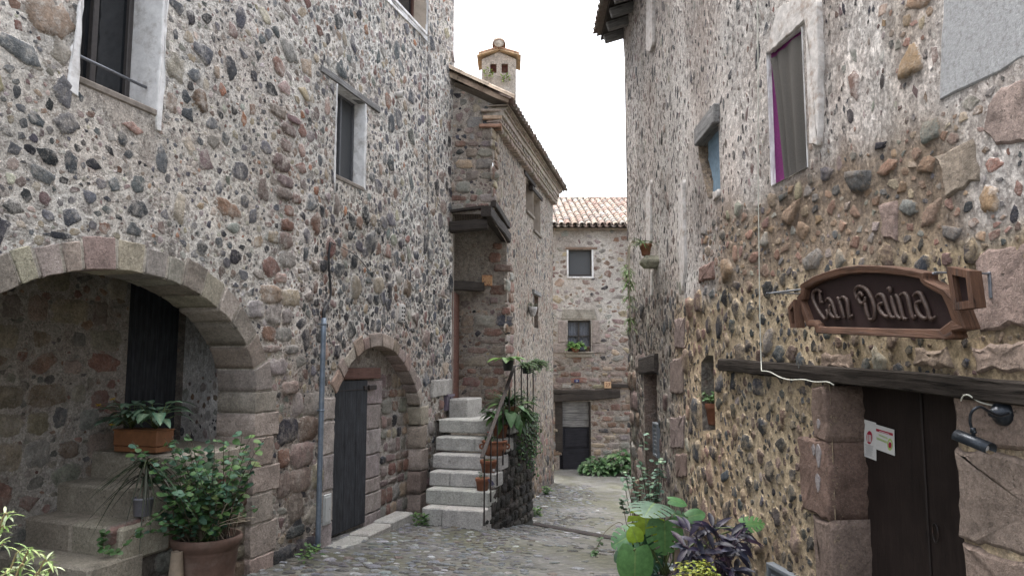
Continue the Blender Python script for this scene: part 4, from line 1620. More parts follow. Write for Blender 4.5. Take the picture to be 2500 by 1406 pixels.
# eaves: courses of brick, saw-tooth tile ends and a plain band
mb = MB()
O = CS.pt(0, 0, 0)
L = 6.5
for (z0, z1, h1) in ((4.255, 4.285, .15), (4.36, 4.455, .20), (4.455, 4.485, .235), (4.545, 4.57, .29)):
    q = -.05
    while q < L:
        w = rr.uniform(.25, .4)
        obox(mb, O, et, nC, (0, 0, 1), (q, min(q + w - .004, L), -.1, h1 + rr.uniform(-.006, .006), z0, z1), .004, jit((.37, .32, .27), .12, rr))
        q += w
q = -.04
while q < L:
    obox(mb, O, et, nC, (0, 0, 1), (q, q + .11, -.1, .125 + rr.uniform(-.01, .01), 4.16, 4.255), .02, jit((.32, .27, .23), .15, rr))
    barrel(mb, O + et * (q + .08) + V((0, 0, 4.485)) - nC * .05, nC, (0, 0, 1), .31 + rr.uniform(-.01, .01), .07, .07, jit((.36, .30, .25), .15, rr), seg=5)
    obox(mb, O, et, nC, (0, 0, 1), (q + .0, q + .095, -.1, .17 + rr.uniform(-.01, .01), 4.285, 4.36), .012, jit((.36, .32, .28), .15, rr))
    q += .165
# gable return of the eaves
for (z0, z1, w, c) in ((4.16, 4.215, .30, (.42, .25, .18)), (4.30, 4.37, .22, (.45, .33, .24)), (4.44, 4.485, .26, (.38, .31, .26))):
    obox(mb, (-.342, 12.66, 0), (1, 0, 0), (0, 1, 0), (0, 0, 1), (-w * .8, .16, -.05, .2, z0, z1), .01, c)
mb.build('cornice', TILE, houseC)
# chimney
ch = V((-.27, 15, 0))
mb = MB()
b = .355
cz0, cz1 = 4.6, 6.28
oy = .30
fr = []
op = [rect(-.18, -.05, 5.99, 6.185), rect(.055, .185, 5.99, 6.185)]
CHf = Wall([(ch.x - b, 15 - oy), (ch.x + b, 15 - oy)], 1, .006)
cc = lambda q, z: mixc((.50, .465, .41), (.60, .565, .51), nz(q * 3, z * 3) + .5) + (.0,)
opl = [[(p[0] + b, p[1]) for p in o] for o in op]
sheet(CHf, mb, [(0, cz0), (2 * b, cz0), (2 * b, cz1), (b, cz1 + .17), (0, cz1)], opl, cc, rr, .1)
for o in opl: reveal(CHf, mb, o, 0, -.1, (.40, .3, .25))
CHr = Wall([(ch.x + b, 15 - oy), (ch.x + b + .0, 15 + oy)], 1, .006)
opr = [rect(.12, .24, 6.01, 6.18), rect(.36, .48, 6.01, 6.18)]
sheet(CHr, mb, rect(0, 2 * oy, cz0, cz1), opr, cc, rr, .1)
for o in opr: reveal(CHr, mb, o, 0, -.1, (.3, .22, .18))
mb.add([(ch.x - b, 15 - oy, cz0), (ch.x - b, 15 + oy, cz0), (ch.x - b, 15 + oy, cz1), (ch.x - b, 15 - oy, cz1)], [(0, 1, 2, 3)], (.48, .43, .37))
mb.add([(ch.x - b, 15 + oy, cz0), (ch.x + b, 15 + oy, cz0), (ch.x + b, 15 + oy, cz1), (ch.x - b, 15 + oy, cz1)], [(0, 1, 2, 3)], (.48, .43, .37))
chim = mb.build('chimney', MORTAR, houseC, label='plastered chimney with two square smoke holes and a tiled cap')
mb = MB()
obox(mb, ch, (1, 0, 0), (0, 1, 0), (0, 0, 1), (-b + .05, b - .05, -oy + .08, oy - .08, 5.9, 6.25), .02, (.12, .045, .035))
mb.build('flue', TILE, chim)
mb = MB()
for sx in (-1, 1):
    ux = V((sx, 0, -.30)).normalized()
    nn = V((sx * .30, 0, 1)).normalized()
    for lay, (ext, off, th_) in enumerate(((.47, .0, .035), (.43, .05, .045))):
        obox(mb, ch + V((0, 0, cz1 + .17 + off)), ux, V((0, 1, 0)), nn, (0, ext, -oy - .09 + .02 * lay, oy + .09, 0, th_), .012, [(.46, .33, .2), (.50, .33, .24)][lay])
barrel(mb, ch + V((0, -oy - .15, cz1 + .27)), (0, 1, 0), (0, 0, 1), .9, .14, .13, (.52, .36, .28), seg=9)
lathe(mb, ch + V((0, -oy - .11, cz1 + .33)), [(0, .02), (.115, .02), (.115, 0), (0, 0)], 20, (.60, .56, .50), axis=(0, -1, 0))
mb.build('chimney_cap', TILE, chim)
for (u_, v_, k_) in ((1192, 178, 28), (1236, 192, 26)):
    mb = MB()
    c = at(u_, v_, 14.62)
    for i in range(k_):
        d = V((rr.uniform(-.6, .6), -1, rr.uniform(-.2, 1))).normalized()
        leaf(mb, c + V((rr.uniform(-.09, .09), .06, rr.uniform(-.06, .1))), d, (0, -.3, 1), rr.uniform(.06, .13), .03, jit((.22, .32, .07), .3, rr), 'lance', .5)
    mb.build('moss_tuft', LEAF, chim)

# number tiles
tl = thing('number_tile', 'worn orange ceramic tile with flaking brown marks on the recessed gable wall', 'house tile', CL.pt(tileP[0][0], tileP[2][1], .02))
mb = MB()
a, b_, c, d = tileP[0][0], tileP[1][0], tileP[2][1], tileP[0][1]
wbox(mb, CL, a, b_, c, d, .0, .035, .004)
mb.build('plate', TILEWORN, tl)
for (x, y, w, h) in ((.15, .62, .05, .14), (.16, .26, .06, .16), (.3, .3, .18, .05), (.22, .36, .12, .05), (.82, .28, .05, .08), (.55, .08, .08, .1), (.75, .1, .07, .14), (.6, .3, .05, .12)):
    mb = MB()
    wbox(mb, CL, a + (b_ - a) * (x - w / 2), a + (b_ - a) * (x + w / 2), c + (d - c) * (y - h / 2), c + (d - c) * (y + h / 2), .034, .0375, .001)
    mb.build('painted_mark', BROWNINK, tl)

# ================================================================ stone stairs beside house A
rr = random.Random(31)
O = V((Ap.x, Ap.y, 0)); T3 = V((At.x, At.y, 0)); N3 = V((An.x, An.y, 0)); Z3 = V((0, 0, 1))
stairs = thing('stone_staircase', 'pale stone stairs rising to the recessed gable with dark mossy side wall', 'stairs', O + T3 * 8.2 + N3 * .9 + Z3 * -2.3)
tops = [-1.97, -1.77, -1.56, -1.345, -1.115, -.865]
for i, z in enumerate(tops):
    mb = MB()
    q = 7.97 + .272 * i
    h0 = lerp(.44, .12, i / 5)
    L = .272 + .12 if i < 5 else .6
    cut = [.78, .95, .66, .9, .8, .7][i] + rr.uniform(-.05, .05)
    parts = [(h0, cut), (cut, 1.335)] if i in (0, 2, 4) else [(h0, 1.335)]
    for (a, b_) in parts:
        obox(mb, O, T3, N3, Z3, (q + rr.uniform(-.006, .006), q + L, a + .002, b_ - .002, z - (.205 if i else .6), z + rr.uniform(-.004, .004)), .016, jit((.42, .41, .385), .05, rr), (.10, .10, .085))
    mb.build('step', STEPSTONE, stairs)
mb = MB()
lp = [O + T3 * 9.45 + N3 * 0, O + T3 * 9.45 + N3 * 1.30, O + T3 * 10.62 + N3 * 1.30, V((.1, 13.95, 0)), V((-.1, 13.95, 0)), V((-1.2, 13.95, 0))]
mb.add([(p.x, p.y, -.885) for p in lp], [tuple(range(len(lp)))], (.36, .345, .32), (.3, .28, .25), None, 0, False)
mb.build('landing', STEPSTONE, stairs)
mb = MB()
obox(mb, O, T3, N3, Z3, (9.93, 10.7, .05, .38, -.9, -.57), .02, (.38, .365, .34), (.3, .28, .25))
obox(mb, (0, 0, 0), (1, 0, 0), (0, 1, 0), Z3, (-.72, -.12, 13.45, 13.83, -.9, -.80), .015, (.33, .31, .29), (.3, .28, .25))
mb.build('threshold', STEPSTONE, stairs)
SW = set_s0(Wall([(O + N3 * 1.31).xy, (O + N3 * 1.31 + T3 * 10.62).xy], 1, .012), 0)
po = [(7.99, -3.1), (10.62, -3.1), (10.62, -.9)] + [p for i in range(5, -1, -1) for p in ((7.97 + .272 * i + (.272 if i < 5 else 0), tops[i] - .1), (7.99 + .272 * i, tops[i] - .1))]
mb = MB()
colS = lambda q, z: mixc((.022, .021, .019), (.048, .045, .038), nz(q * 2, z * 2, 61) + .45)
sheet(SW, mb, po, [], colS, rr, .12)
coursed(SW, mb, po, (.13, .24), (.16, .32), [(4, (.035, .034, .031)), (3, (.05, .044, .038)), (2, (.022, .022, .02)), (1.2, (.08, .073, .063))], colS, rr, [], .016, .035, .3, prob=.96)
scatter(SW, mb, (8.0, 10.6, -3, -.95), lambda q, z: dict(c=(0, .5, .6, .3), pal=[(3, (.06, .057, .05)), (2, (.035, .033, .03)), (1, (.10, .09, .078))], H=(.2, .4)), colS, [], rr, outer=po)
e0_, e1_ = (O + N3 * 1.31 + T3 * 10.62), V((.12, 13.95, 0))
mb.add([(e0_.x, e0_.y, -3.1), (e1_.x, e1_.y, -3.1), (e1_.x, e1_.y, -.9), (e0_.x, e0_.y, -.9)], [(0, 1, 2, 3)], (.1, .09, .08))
e0_ = O + N3 * .3 + T3 * 7.99
mb.build('side_wall', [MORTAR, STONE], stairs, label='dark damp rubble side wall under the stairs')

# iron railing
rail = thing('stair_railing', 'thin dark iron railing climbing beside the stone stairs', 'railing', A.pt(8.0, -2.2, 1.345))
mb = MB()
r0 = A.pt(A.hit(1180, 1105, 1.34)[0], A.hit(1180, 1105, 1.34)[1], 1.34)
qa, za = A.hit(1180, 1105, 1.34)
qb, zb = A.hit(1256, 893, 1.34)
qc, zc = A.hit(1304, 886, 1.34)


def flat_bar(mb, p, q, w, t, up=(0, 0, 1)):
    p, q = V(p), V(q)
    d = (q - p); L = d.length; d.normalize()
    s_ = d.cross(V(up)).normalized(); u_ = s_.cross(d)
    obox(mb, p, d, s_, u_, (0, L, -w, w, -t, t), .003)


flat_bar(mb, A.pt(qa - .06, za - .06, 1.34), A.pt(qb, zb, 1.34), .028, .009)
flat_bar(mb, A.pt(qb - .01, zb, 1.34), A.pt(qc + .05, zb + .02, 1.34), .022, .007)
mb.build('handrail', IRON, rail)
for i, (u_, vb) in enumerate(((1182, 1283), (1198, 1225), (1214, 1185), (1228, 1135), (1243, 1085), (1257, 1040), (1273, 1040), (1288, 1035), (1302, 1030))):
    mb = MB()
    q, z = A.hit(u_, vb, 1.345)
    zt_ = lerp(za, zb, (q - qa) / (qb - qa)) if q < qb else zb
    b0 = A.pt(q, z, 1.345)
    obox(mb, b0, T3, N3, Z3, (-.009, .009, -.009, .009, 0, zt_ - z - .004), .002)
    mb.build('baluster', IRON, rail)


# ================================================================ HOUSE D: the house that closes the lane
rr = random.Random(41)
DY = 21.8
D = FlatWall([(.2, DY), (7.0, DY)], 1, .02)
dw1 = D.poly([(1388, 676), (1445, 676), (1445, 610), (1388, 610)])
dw2 = D.poly([(1386, 858), (1443, 858), (1443, 782), (1386, 782)])
ddr = D.poly([(1366, 1147), (1441, 1147), (1441, 980), (1366, 980)])
dsl = D.poly([(1528, 1035), (1540, 1035), (1540, 1000), (1528, 1000)])
D.flats = [bb(p) for p in (dw1, dw2, ddr)]


def colD(q, z):
    n = nz(q * .7, z * .7, 71) + .5 * nz(q * 2.2, z * 2.2, 72)
    up = mixc((.50, .465, .42), (.62, .59, .545), n + .45)
    lo = mixc((.30, .26, .23), (.42, .38, .335), n + .45)
    c = mixc(lo, up, sstep(-.3, 1.6, z))
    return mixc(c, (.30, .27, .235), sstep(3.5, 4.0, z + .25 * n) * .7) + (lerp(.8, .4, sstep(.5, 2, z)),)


PAL_D = [(4, MAUVE), (2.2, REDS), (3, TAN), (4, GREYS), (1.2, BLACK), (2, BROWN), (1, PINKS)]


def regD(q, z):
    if z > 3.4: return dict(c=(.1, .15, 0, 0), pal=PAL_D, asp=(1, 2.2))
    if z > 1.3: return dict(c=(.35, .5, .2, 0), pal=PAL_D, asp=(1, 2.2), H=(.1, .25))
    return dict(c=(.9, .9, .7, 0), pal=PAL_D, asp=(1.1, 2.6), p=3, H=(.15, .35))


surr = [D.poly(p) for p in ([(1369, 780), (1458, 780), (1452, 754), (1375, 754)], [(1362, 836), (1384, 836), (1384, 783), (1362, 783)], [(1445, 838), (1466, 838), (1464, 782), (1445, 782)],
                            [(1445, 862), (1480, 862), (1480, 839), (1445, 839)], [(1352, 862), (1384, 862), (1384, 838), (1352, 838)])]
mb = MB()
sheet(D, mb, rect(0, 6.8, -3.6, 4.2), [dw1, dw2, ddr], colD, rr, .25)
mD = [dw1, dw2, ddr] + surr + [D.poly([(1350, 980), (1515, 980), (1515, 948), (1350, 948)])]
for i, pl in enumerate(surr): slab(D, mb, pl, -.1, .03, .02, jit((.30, .275, .235) if i == 0 else (.29, .245, .225), .06, rr), colD(2, 0)[:3], 1, .1, .01, rr)
coursed(D, mb, rect(.9, 3.4, -3.0, -.1), (.14, .26), (.2, .5), PAL_D, colD, rr, mD, .018, .022, .4, prob=.72)
scatter(D, mb, (.9, 3.6, -3.05, 4), regD, colD, mD, rr)
houseD = thing('stone_house', 'three-storey rubble house closing the far end of the lane under a tiled roof', 'house', (2.2, DY, -3.1))
for pl in (dw1, dw2, ddr): reveal(D, mb, pl, 0, -.2, (.33, .3, .27))
mb.add([(.2, DY, -3.6), (.2, DY + 6, -3.6), (.2, DY + 6, 4.2), (.2, DY, 4.2)], [(0, 1, 2, 3)], (.4, .36, .3))
mb.add([(7, DY, -3.6), (7, DY + 6, -3.6), (7, DY + 6, 4.2), (7, DY, 4.2)], [(0, 1, 2, 3)], (.4, .36, .3))
mb.build('wall', [MORTAR, STONE], houseD)
# windows
a, b_, c, d = dw1[0][0], dw1[1][0], dw1[0][1], dw1[2][1]
mb = MB()
wbox(mb, D, a - .05, a, c - .04, d, -.02, .025, .004)
wbox(mb, D, b_, b_ + .05, c - .04, d, -.02, .025, .004)
wbox(mb, D, a, b_, c - .04, c + .01, -.05, .03, .004)
w = mb.build('window', PLASTER, houseD, label='upper screened window with a thin white surround')
mb = MB(); mb.add([D.pt(a, c, -.1), D.pt(b_, c, -.1), D.pt(b_, d, -.1), D.pt(a, d, -.1)], [(0, 1, 2, 3)], smooth=False)
mb.build('pane', SCREEN, w)
mb = MB()
for e in ((a, a + .035, c, d), (b_ - .035, b_, c, d), (a, b_, d - .03, d), (a, b_, c, c + .03)): wbox(mb, D, *e, -.1, -.07, .004)
wbox(mb, D, a, b_, c + .06, c + .085, -.1, -.075, .004)
mb.build('frame', FRAME_DARK, w)
mb = MB()
beam(mb, D.pt(a - .08, d + .045, 0), D.pt(b_ + .17, d + .045, 0), (0, 0, 1), .04, .035, rr, .004)
mb.build('lintel', m_wood('pale_brown_lintel', (.16, .11, .08), (.30, .22, .17)), w)
a, b_, c, d = dw2[0][0], dw2[1][0], dw2[0][1], dw2[2][1]
mb = MB()
for e in ((a, a + .04, c, d), (b_ - .04, b_, c, d), (a, b_, d - .05, d), (a, b_, c, c + .05), ((a + b_) / 2 - .025, (a + b_) / 2 + .025, c, d), (a, b_, (c + d) / 2 - .02, (c + d) / 2 + .02)):
    wbox(mb, D, *e, -.17, -.12, .004)
w = mb.build('window', FRAME_DARK, houseD, label='lower four-paned window with a carved stone lintel and lace curtains')
mb = MB()
N = 24
vs = []
for i in range(N + 1):
    q = lerp(a, b_, i / N)
    for z in (c, d): vs.append(D.pt(q, z, -.2 + .012 * math.sin(i * 1.9)))
mb.add(vs, [(2 * i, 2 * i + 2, 2 * i + 3, 2 * i + 1) for i in range(N)])
mb.build('lace_curtain', LACE, w)
mb = MB()
x = (a + b_) / 2
for sx in (-1, 1):
    tube(mb, spline([D.pt(x, d + .27, .035), D.pt(x + sx * .05, d + .18, .035), D.pt(x + sx * .1, d + .11, .035), D.pt(x + sx * .16, d + .085, .035)], 4), .01, 6)
    tube(mb, spline([D.pt(x, d + .22, .035), D.pt(x + sx * .04, d + .14, .035), D.pt(x + sx * .02, d + .09, .035)], 4), .008, 6)
mb.build('carved_motif', m_gen('carved_sandstone', (.29, .265, .225), .9, 20, (.8, 1.2), .3), w)
mb = MB()
wbox(mb, D, a - .1, b_ + .06, c - .05, c + .0, -.12, .12, .012)
wbox(mb, D, a - .06, b_ + .03, c - .17, c - .05, -.12, .06, .02)
mb.build('sill', m_gen('sandstone_sill', (.29, .26, .22), .9, 20, (.8, 1.2), .3), w)
# door
a, b_, c, d = ddr[0][0], ddr[1][0], ddr[0][1] - .05, ddr[2][1]
mb = MB()
zs = [c + .02, lerp(c, d, .32), lerp(c, d, .63), lerp(c, d, .73), lerp(c, d, .83), d]
dr = None
door = MB()
wbox(door, D, a - .15, b_ + .03, c - .05, d + .05, -.22, -.165, .004)
wbox(door, D, a + .1, b_, zs[0], zs[1] - .01, -.16, -.105, .006)
wbox(door, D, a + .1, b_, zs[1], zs[2] - .01, -.16, -.115, .006)
wbox(door, D, a + .16, b_ - .06, zs[1] + .06, zs[2] - .06, -.12, -.1, .006)
dr = door.build('door', m_wood('slate_black_door', (.012, .012, .015), (.03, .03, .038), bump=.4), houseD, label='old door with a dark lower leaf and silvery upper planks')
mb = MB()
for k in (2, 3, 4): wbox(mb, D, a + .1, b_ - .01, zs[k] + .004, zs[k + 1] - .004, -.15, -.1, .006)
mb.build('upper_planks', WOOD_GREY, dr)
mb = MB()
wbox(mb, D, a - .12, a + .1, c + .55, d + .03, -.1, .02, .01)
wbox(mb, D, b_ - .005, b_ + .04, c, d, -.1, -.0, .006)
mb.build('door_frame', WOOD_DARK, houseD)
mb = MB()
p, q = at(1346, 972, DY - .02), at(1513, 962, DY - .02)
beam(mb, p, q, (0, 0, 1), .1, .11, rr, .02)
p, q = at(1346, 957, DY - .04), at(1512, 955, DY - .04)
beam(mb, p, q, (0, 0, 1), .08, .06, rr, .02)
mb.build('lintel_beam', WOOD_DARK, houseD)
mb = MB()
p, q = at(1492, 941, DY - .02), at(1560, 942, DY - .02)
beam(mb, p, q, (0, 0, 1), .07, .055, rr, .012)
mb.build('wall_timber', WOOD_DARK, houseD)
mb = MB()
wbox(mb, D, a - .2, b_ + .1, c - .3, c + .02, -.1, .22, .015, (.34, .32, .3))
mb.build('doorstep', STEPSTONE, houseD)
# roof
mb = MB()
up_ = V((0, math.cos(math.radians(21)), math.sin(math.radians(21))))
tiled(mb, (.45, DY - .22, 4.07), (1, 0, 0), up_, 30, 16, rr, pitch=.205, row=.34, r=.09, grey=.16)
rz = V((0, DY - .22, 4.07)) + up_ * (16 * .34)
for i in range(16): barrel(mb, (.4 + i * .4, rz.y, rz.z + .03), (1, 0, 0), (0, 0, 1), .45, .11, .1, tilecol(rr), seg=6)
mb.add([(.3, rz.y, rz.z), (6.8, rz.y, rz.z), (6.8, rz.y + 4, rz.z - 1.5), (.3, rz.y + 4, rz.z - 1.5)], [(0, 1, 2, 3)], (.38, .24, .17))
mb.build('roof', TILE, houseD, label='terracotta barrel tile roof with weathered pink and cream tiles')
mb = MB()
for i in range(32):
    obox(mb, (.3 + i * .205, DY, 0), (1, 0, 0), (0, -1, 0), (0, 0, 1), (0, .2, -.05, .13 + rr.uniform(-.01, .01), 4.0, 4.05), .004, jit((.32, .26, .21), .15, rr))
mb.build('eaves_course', TILE, houseD)


def text(s_, size, W, q, z, h, mat, parent, name='lettering', ext=.002, mirror=False):
    cu = bpy.data.curves.new(name, 'FONT')
    cu.body = s_
    cu.size = size
    cu.extrude = ext
    cu.align_x = 'CENTER'
    cu.align_y = 'CENTER'
    tmp = bpy.data.objects.new('tmp', cu)
    COL.objects.link(tmp)
    dg = bpy.context.evaluated_depsgraph_get()
    me = tmp.evaluated_get(dg).to_mesh()
    t, n = W.frame(q)
    if mirror: t = -t
    mb = MB()
    O = W.pt(q, z, h)
    mb.add([O + t * v_.co.x + Z3 * v_.co.y + n * v_.co.z for v_ in me.vertices], [tuple(p.vertices) for p in me.polygons], smooth=False)
    tmp.evaluated_get(dg).to_mesh_clear()
    bpy.data.objects.remove(tmp)
    return mb.build(name, mat, parent)


for (px, lab, s_, pm_, tm_, nm) in (([(1402, 933), (1414, 933), (1414, 926), (1402, 926)], 'small blue enamel number plate 26 left of tile 27', '26', BLUE, WHITE, 'number_plate'),
                                    ([(1475, 947), (1491, 947), (1491, 932), (1475, 932)], 'square cream tile with brown number 27 above the end of the lintel beam', '27', TILECER, BROWNINK, 'number_tile')):
    pl = D.poly(px)
    a, b_, c, d = pl[0][0], pl[1][0], pl[0][1], pl[2][1]
    th = thing(nm, lab, 'house number', D.pt((a + b_) / 2, c, .03))
    mb = MB()
    hh = .10 if s_ == '27' else .03
    wbox(mb, D, a, b_, c, d, .0, hh, .004)
    mb.build('plate', pm_, th)
    text(s_, (d - c) * .85, D, (a + b_) / 2, (c + d) / 2, hh + .002, tm_, th, 'digits')
pl = CL.poly([(1143, 690), (1150, 690), (1150, 677), (1143, 677)])

# ================================================================ HOUSE B: the high house on the right with the hanging sign
rr = random.Random(51)
bt = V((-.148, .989)).normalized()
bp = V((2.055, 4.3))
B = FlatWall([bp - bt * 4.6, bp + bt * 1.55, (1.795, 6.5), (1.80, 7.3), (1.835, 9.0), (1.90, 12.0)], -1, .03)


def bh(u, v, h=0): return B.hit(u, v, h)


dn, df = bh(2335, 1000)[0], bh(2029, 1000)[0]
bdoor = rect(dn, df, -2.6, -.105)
wn_, wf_ = bh(1973, 400)[0], bh(1885, 440)[0]
wz0 = 1.31
bwin = [(wn_, wz0), (wf_, wz0 - .01), (wf_, bh(1885, 122)[1]), (wn_, bh(1970, 57)[1])]
sn_, sf_ = bh(1757, 400)[0], bh(1706, 400)[0]
bslot = [(sn_ + .0, bh(1750, 485)[1]), (lerp(sn_, sf_, .55), bh(1735, 480)[1]), (lerp(sn_, sf_, .9), bh(1730, 380)[1]), (sf_, bh(1730, 340)[1] - .05), (sf_, bh(1730, 300)[1]), (sn_, bh(1755, 305)[1])]
nn_, nf_ = bh(1744, 950)[0], bh(1712, 960)[0]
bnic = [(nn_, bh(1744, 1048)[1]), (nf_ - .02, bh(1708, 1048)[1]), (nf_, bh(1712, 950)[1]), (nf_ - .03, bh(1714, 885)[1]), (lerp(nn_, nf_, .5), bh(1730, 866)[1]), (nn_, bh(1744, 868)[1])]
gn_, gf_ = bh(1605, 1000)[0], bh(1573, 1000)[0]
bgate = rect(gn_, gf_, -3.0, bh(1590, 905)[1])
holesB = [bdoor, bwin, bslot, bnic, bgate]
B.flats = [bb(p) for p in holesB]
zoneA = lambda q: .62 + .12 * nz(q * 1.5, 3) + .05 * nz(q * 5, 1)   # top of the ochre re-pointing


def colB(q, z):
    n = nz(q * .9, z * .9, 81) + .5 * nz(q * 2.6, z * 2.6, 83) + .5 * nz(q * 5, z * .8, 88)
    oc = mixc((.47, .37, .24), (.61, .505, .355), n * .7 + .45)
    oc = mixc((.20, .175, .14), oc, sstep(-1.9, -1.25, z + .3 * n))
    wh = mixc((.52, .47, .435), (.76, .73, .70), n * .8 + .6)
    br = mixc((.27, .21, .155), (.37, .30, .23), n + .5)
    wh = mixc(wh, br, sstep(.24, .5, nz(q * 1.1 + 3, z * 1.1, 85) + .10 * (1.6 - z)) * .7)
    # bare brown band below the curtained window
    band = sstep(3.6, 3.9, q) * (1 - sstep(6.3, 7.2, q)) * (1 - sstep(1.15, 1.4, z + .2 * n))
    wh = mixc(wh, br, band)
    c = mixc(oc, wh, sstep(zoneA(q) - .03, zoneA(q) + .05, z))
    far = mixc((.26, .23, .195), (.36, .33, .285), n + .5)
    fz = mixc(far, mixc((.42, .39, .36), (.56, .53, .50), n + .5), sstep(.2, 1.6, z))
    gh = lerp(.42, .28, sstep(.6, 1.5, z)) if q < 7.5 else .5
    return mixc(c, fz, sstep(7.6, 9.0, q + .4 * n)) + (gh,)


PAL_B = [(5, (.060, .056, .053)), (4, (.06, .064, .072)), (3, (.11, .075, .066)), (2, (.15, .11, .092)), (3, BLACK), (.6, GREYS)]
PAL_BR = [(4, (.28, .19, .13)), (3, (.24, .15, .115)), (3, (.12, .115, .115)), (2, TAN), (2, GREYS), (1, BLACK)]


def regB(q, z):
    n = nz(q * .9, z * .9, 91)
    if q > 8.0:
        if z > .9: return dict(c=(.0, .03, .12, .3), pal=PAL_B + [(5, GREYS), (4, MAUVE)], asp=(.3, 1.0), H=(.1, .4))
        return dict(c=(.05, .35, .75, .6), pal=PAL_B + [(3, GREYS)], asp=(.5, 1.3), H=(.2, .5))
    if z < zoneA(q):
        if q > 6.6: return dict(c=(.22, .6, .8, .45), pal=PAL_B + [(5, (.22, .14, .115))], asp=(.6, 1.4), H=(.3, .65))
        return dict(c=(.02, .5, .85, .8), pal=PAL_B, asp=(.55, 1.2), H=(.5, 1.1), k=.86, f=1.0)
    if 3.5 < q < 7.2 and z < 1.25: return dict(c=(.2, .6, .9, .8), pal=PAL_BR, asp=(.8, 1.9), H=(.3, .6), k=.85)
    if nz(q * 1.1 + 3, z * 1.1, 85) > .36: return dict(c=(.0, .10, .4, .5), pal=PAL_BR, asp=(.7, 1.6), H=(.2, .5))
    return dict(c=(.0, .015, .07, .25), pal=PAL_B + [(4, MAUVE), (4, GREYS), (2, REDS)], asp=(.3, .9), k=.85, H=(.06, .3))


# big dressed stones seen beside the door and up the wall: (outline in the photograph, colour, proud)
dress = [([(2418, 258), (2450, 215), (2520, 190), (2520, 352), (2440, 362), (2415, 325)], (.275, .215, .19), .04),
         ([(2385, 640), (2420, 610), (2520, 590), (2520, 790), (2400, 815), (2380, 740)], (.30, .225, .195), .02),
         ([(2290, 380), (2385, 330), (2400, 440), (2320, 480)], (.27, .225, .18), .03),
         ([(2382, 850), (2440, 835), (2520, 838), (2520, 905), (2390, 905)], (.26, .20, .165), .03),
         ([(2240, 850), (2320, 850), (2330, 905), (2235, 890)], (.27, .21, .165), .02),
         ([(2010, 860), (2080, 862), (2090, 908), (2008, 900)], (.25, .19, .15), .02),
         ([(1710, 690), (1745, 680), (1745, 640), (1712, 650)], (.2, .13, .11), .03),
         ([(2150, 500), (2195, 495), (2195, 585), (2160, 590)], (.26, .195, .17), .02),
         ([(1640, 880), (1672, 870), (1672, 960), (1640, 960)], (.205, .16, .14), .02),
         ([(1640, 1020), (1675, 1012), (1672, 1095), (1640, 1095)], (.24, .19, .175), .02),
         ([(1652, 1110), (1680, 1105), (1680, 1165), (1655, 1165)], (.205, .15, .13), .02),
         ([(1650, 780), (1675, 775), (1675, 850), (1650, 850)], (.2, .155, .14), .02)]
dcov = []
dst = []
for px, c, pr in dress:
    pl = B.poly(px)
    dcov.append(pl)
    mbD = MB(); dst.append(mbD)
    slab(B, mbD, pl, -.05, pr * .3 + .016, .018, c, colB(pl[0][0], pl[0][1])[:3], 1, .05, .014, rr, face=.004)
# patches of render and plaster
patch_w = [[(1970, 30), (2003, 0), (2008, 130), (2006, 355), (1985, 350), (1980, 200), (1975, 62)],
           [(1880, 112), (1905, 20), (1990, -30), (2000, 0), (1968, 52), (1925, 92), (1885, 128)],
           [(1582, -60), (1596, -60), (1596, 110), (1590, 128), (1581, 122)],
           [(1581, 470), (1592, 440), (1592, 590), (1581, 600)],
           [(1660, 470), (1672, 440), (1676, 640), (1670, 720), (1662, 640)],
           [(1592, 660), (1596, 660), (1595, 720), (1591, 720)],
           [(1745, 470), (1758, 462), (1757, 480), (1746, 492)]]
pw = [B.poly(p) for p in patch_w]
pg = B.poly([(2302, 250), (2312, -60), (2600, -60), (2600, 108), (2500, 150)])

mbB = MB()
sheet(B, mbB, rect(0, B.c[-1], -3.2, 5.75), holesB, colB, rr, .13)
maskB = holesB + dcov + [pg] + pw[:6]
# blocks up the far doorway
coursed(B, mbB, rect(gf_, B.c[-1] - .02, -3, .1), (.2, .32), (.25, .5), [(3, MAUVE), (3, BROWN), (2, GREYS)], colB, rr, maskB, .016, .03, .3, prob=.5)
jl0, jl1 = df, bh(1965, 1100)[0]
bjamb = [(bh(2029, 945)[1], bh(2029, 1078)[1], .05), (bh(2029, 1080)[1], bh(2029, 1266)[1], .28), (bh(2029, 1270)[1], -1.75, .17), (-1.755, -2.5, .25)]
rjamb = [(-.115, -.385, .8), (-.40, -.83, .9), (-.845, -1.25, .8), (-1.26, -1.8, .9)]
jm = []
for i, (t_, b_, w) in enumerate(bjamb):
    w = [.16, .34, .20, .3][i]
    pl = rect(df, df + w, b_, t_)
    jm.append(pl)
    mbD = MB(); dst.append(mbD)
    slab(B, mbD, pl, -.26, .04, .018, jit([(.165, .118, .098), (.15, .10, .082), (.16, .12, .102), (.155, .11, .095)][i], .04, rr), (.40, .32, .21), 1, .05, .014, rr, face=.006)
for (t_, b_, w) in rjamb:
    pl = rect(dn - w, dn + rr.uniform(-.01, .012), b_ + .008, t_)
    jm.append(pl)
    mbD = MB(); dst.append(mbD)
    slab(B, mbD, pl, -.26, .026, .022, jit((.225, .175, .145), .06, rr), (.40, .34, .25), 1, .05, .012, rr, face=.004)
scatter(B, mbB, (1.5, B.c[-1] - .02, -2.6, 5.6), regB, colB, maskB + jm, rr, dens=1.15)
houseB = thing('stone_house', 'high rubble house on the right with ochre pointing below and flaking white plaster above', 'house', B.pt(5, -2.2))
reveal(B, mbB, resample(bnic, .06), 0, -.22, (.27, .25, .22), rag=.006)
reveal(B, mbB, resample(bgate, .2), 0, -.35, (.22, .17, .145), rag=.006)
reveal(B, mbB, resample(bslot, .08), 0, -.2, (.30, .24, .18), rag=.01)
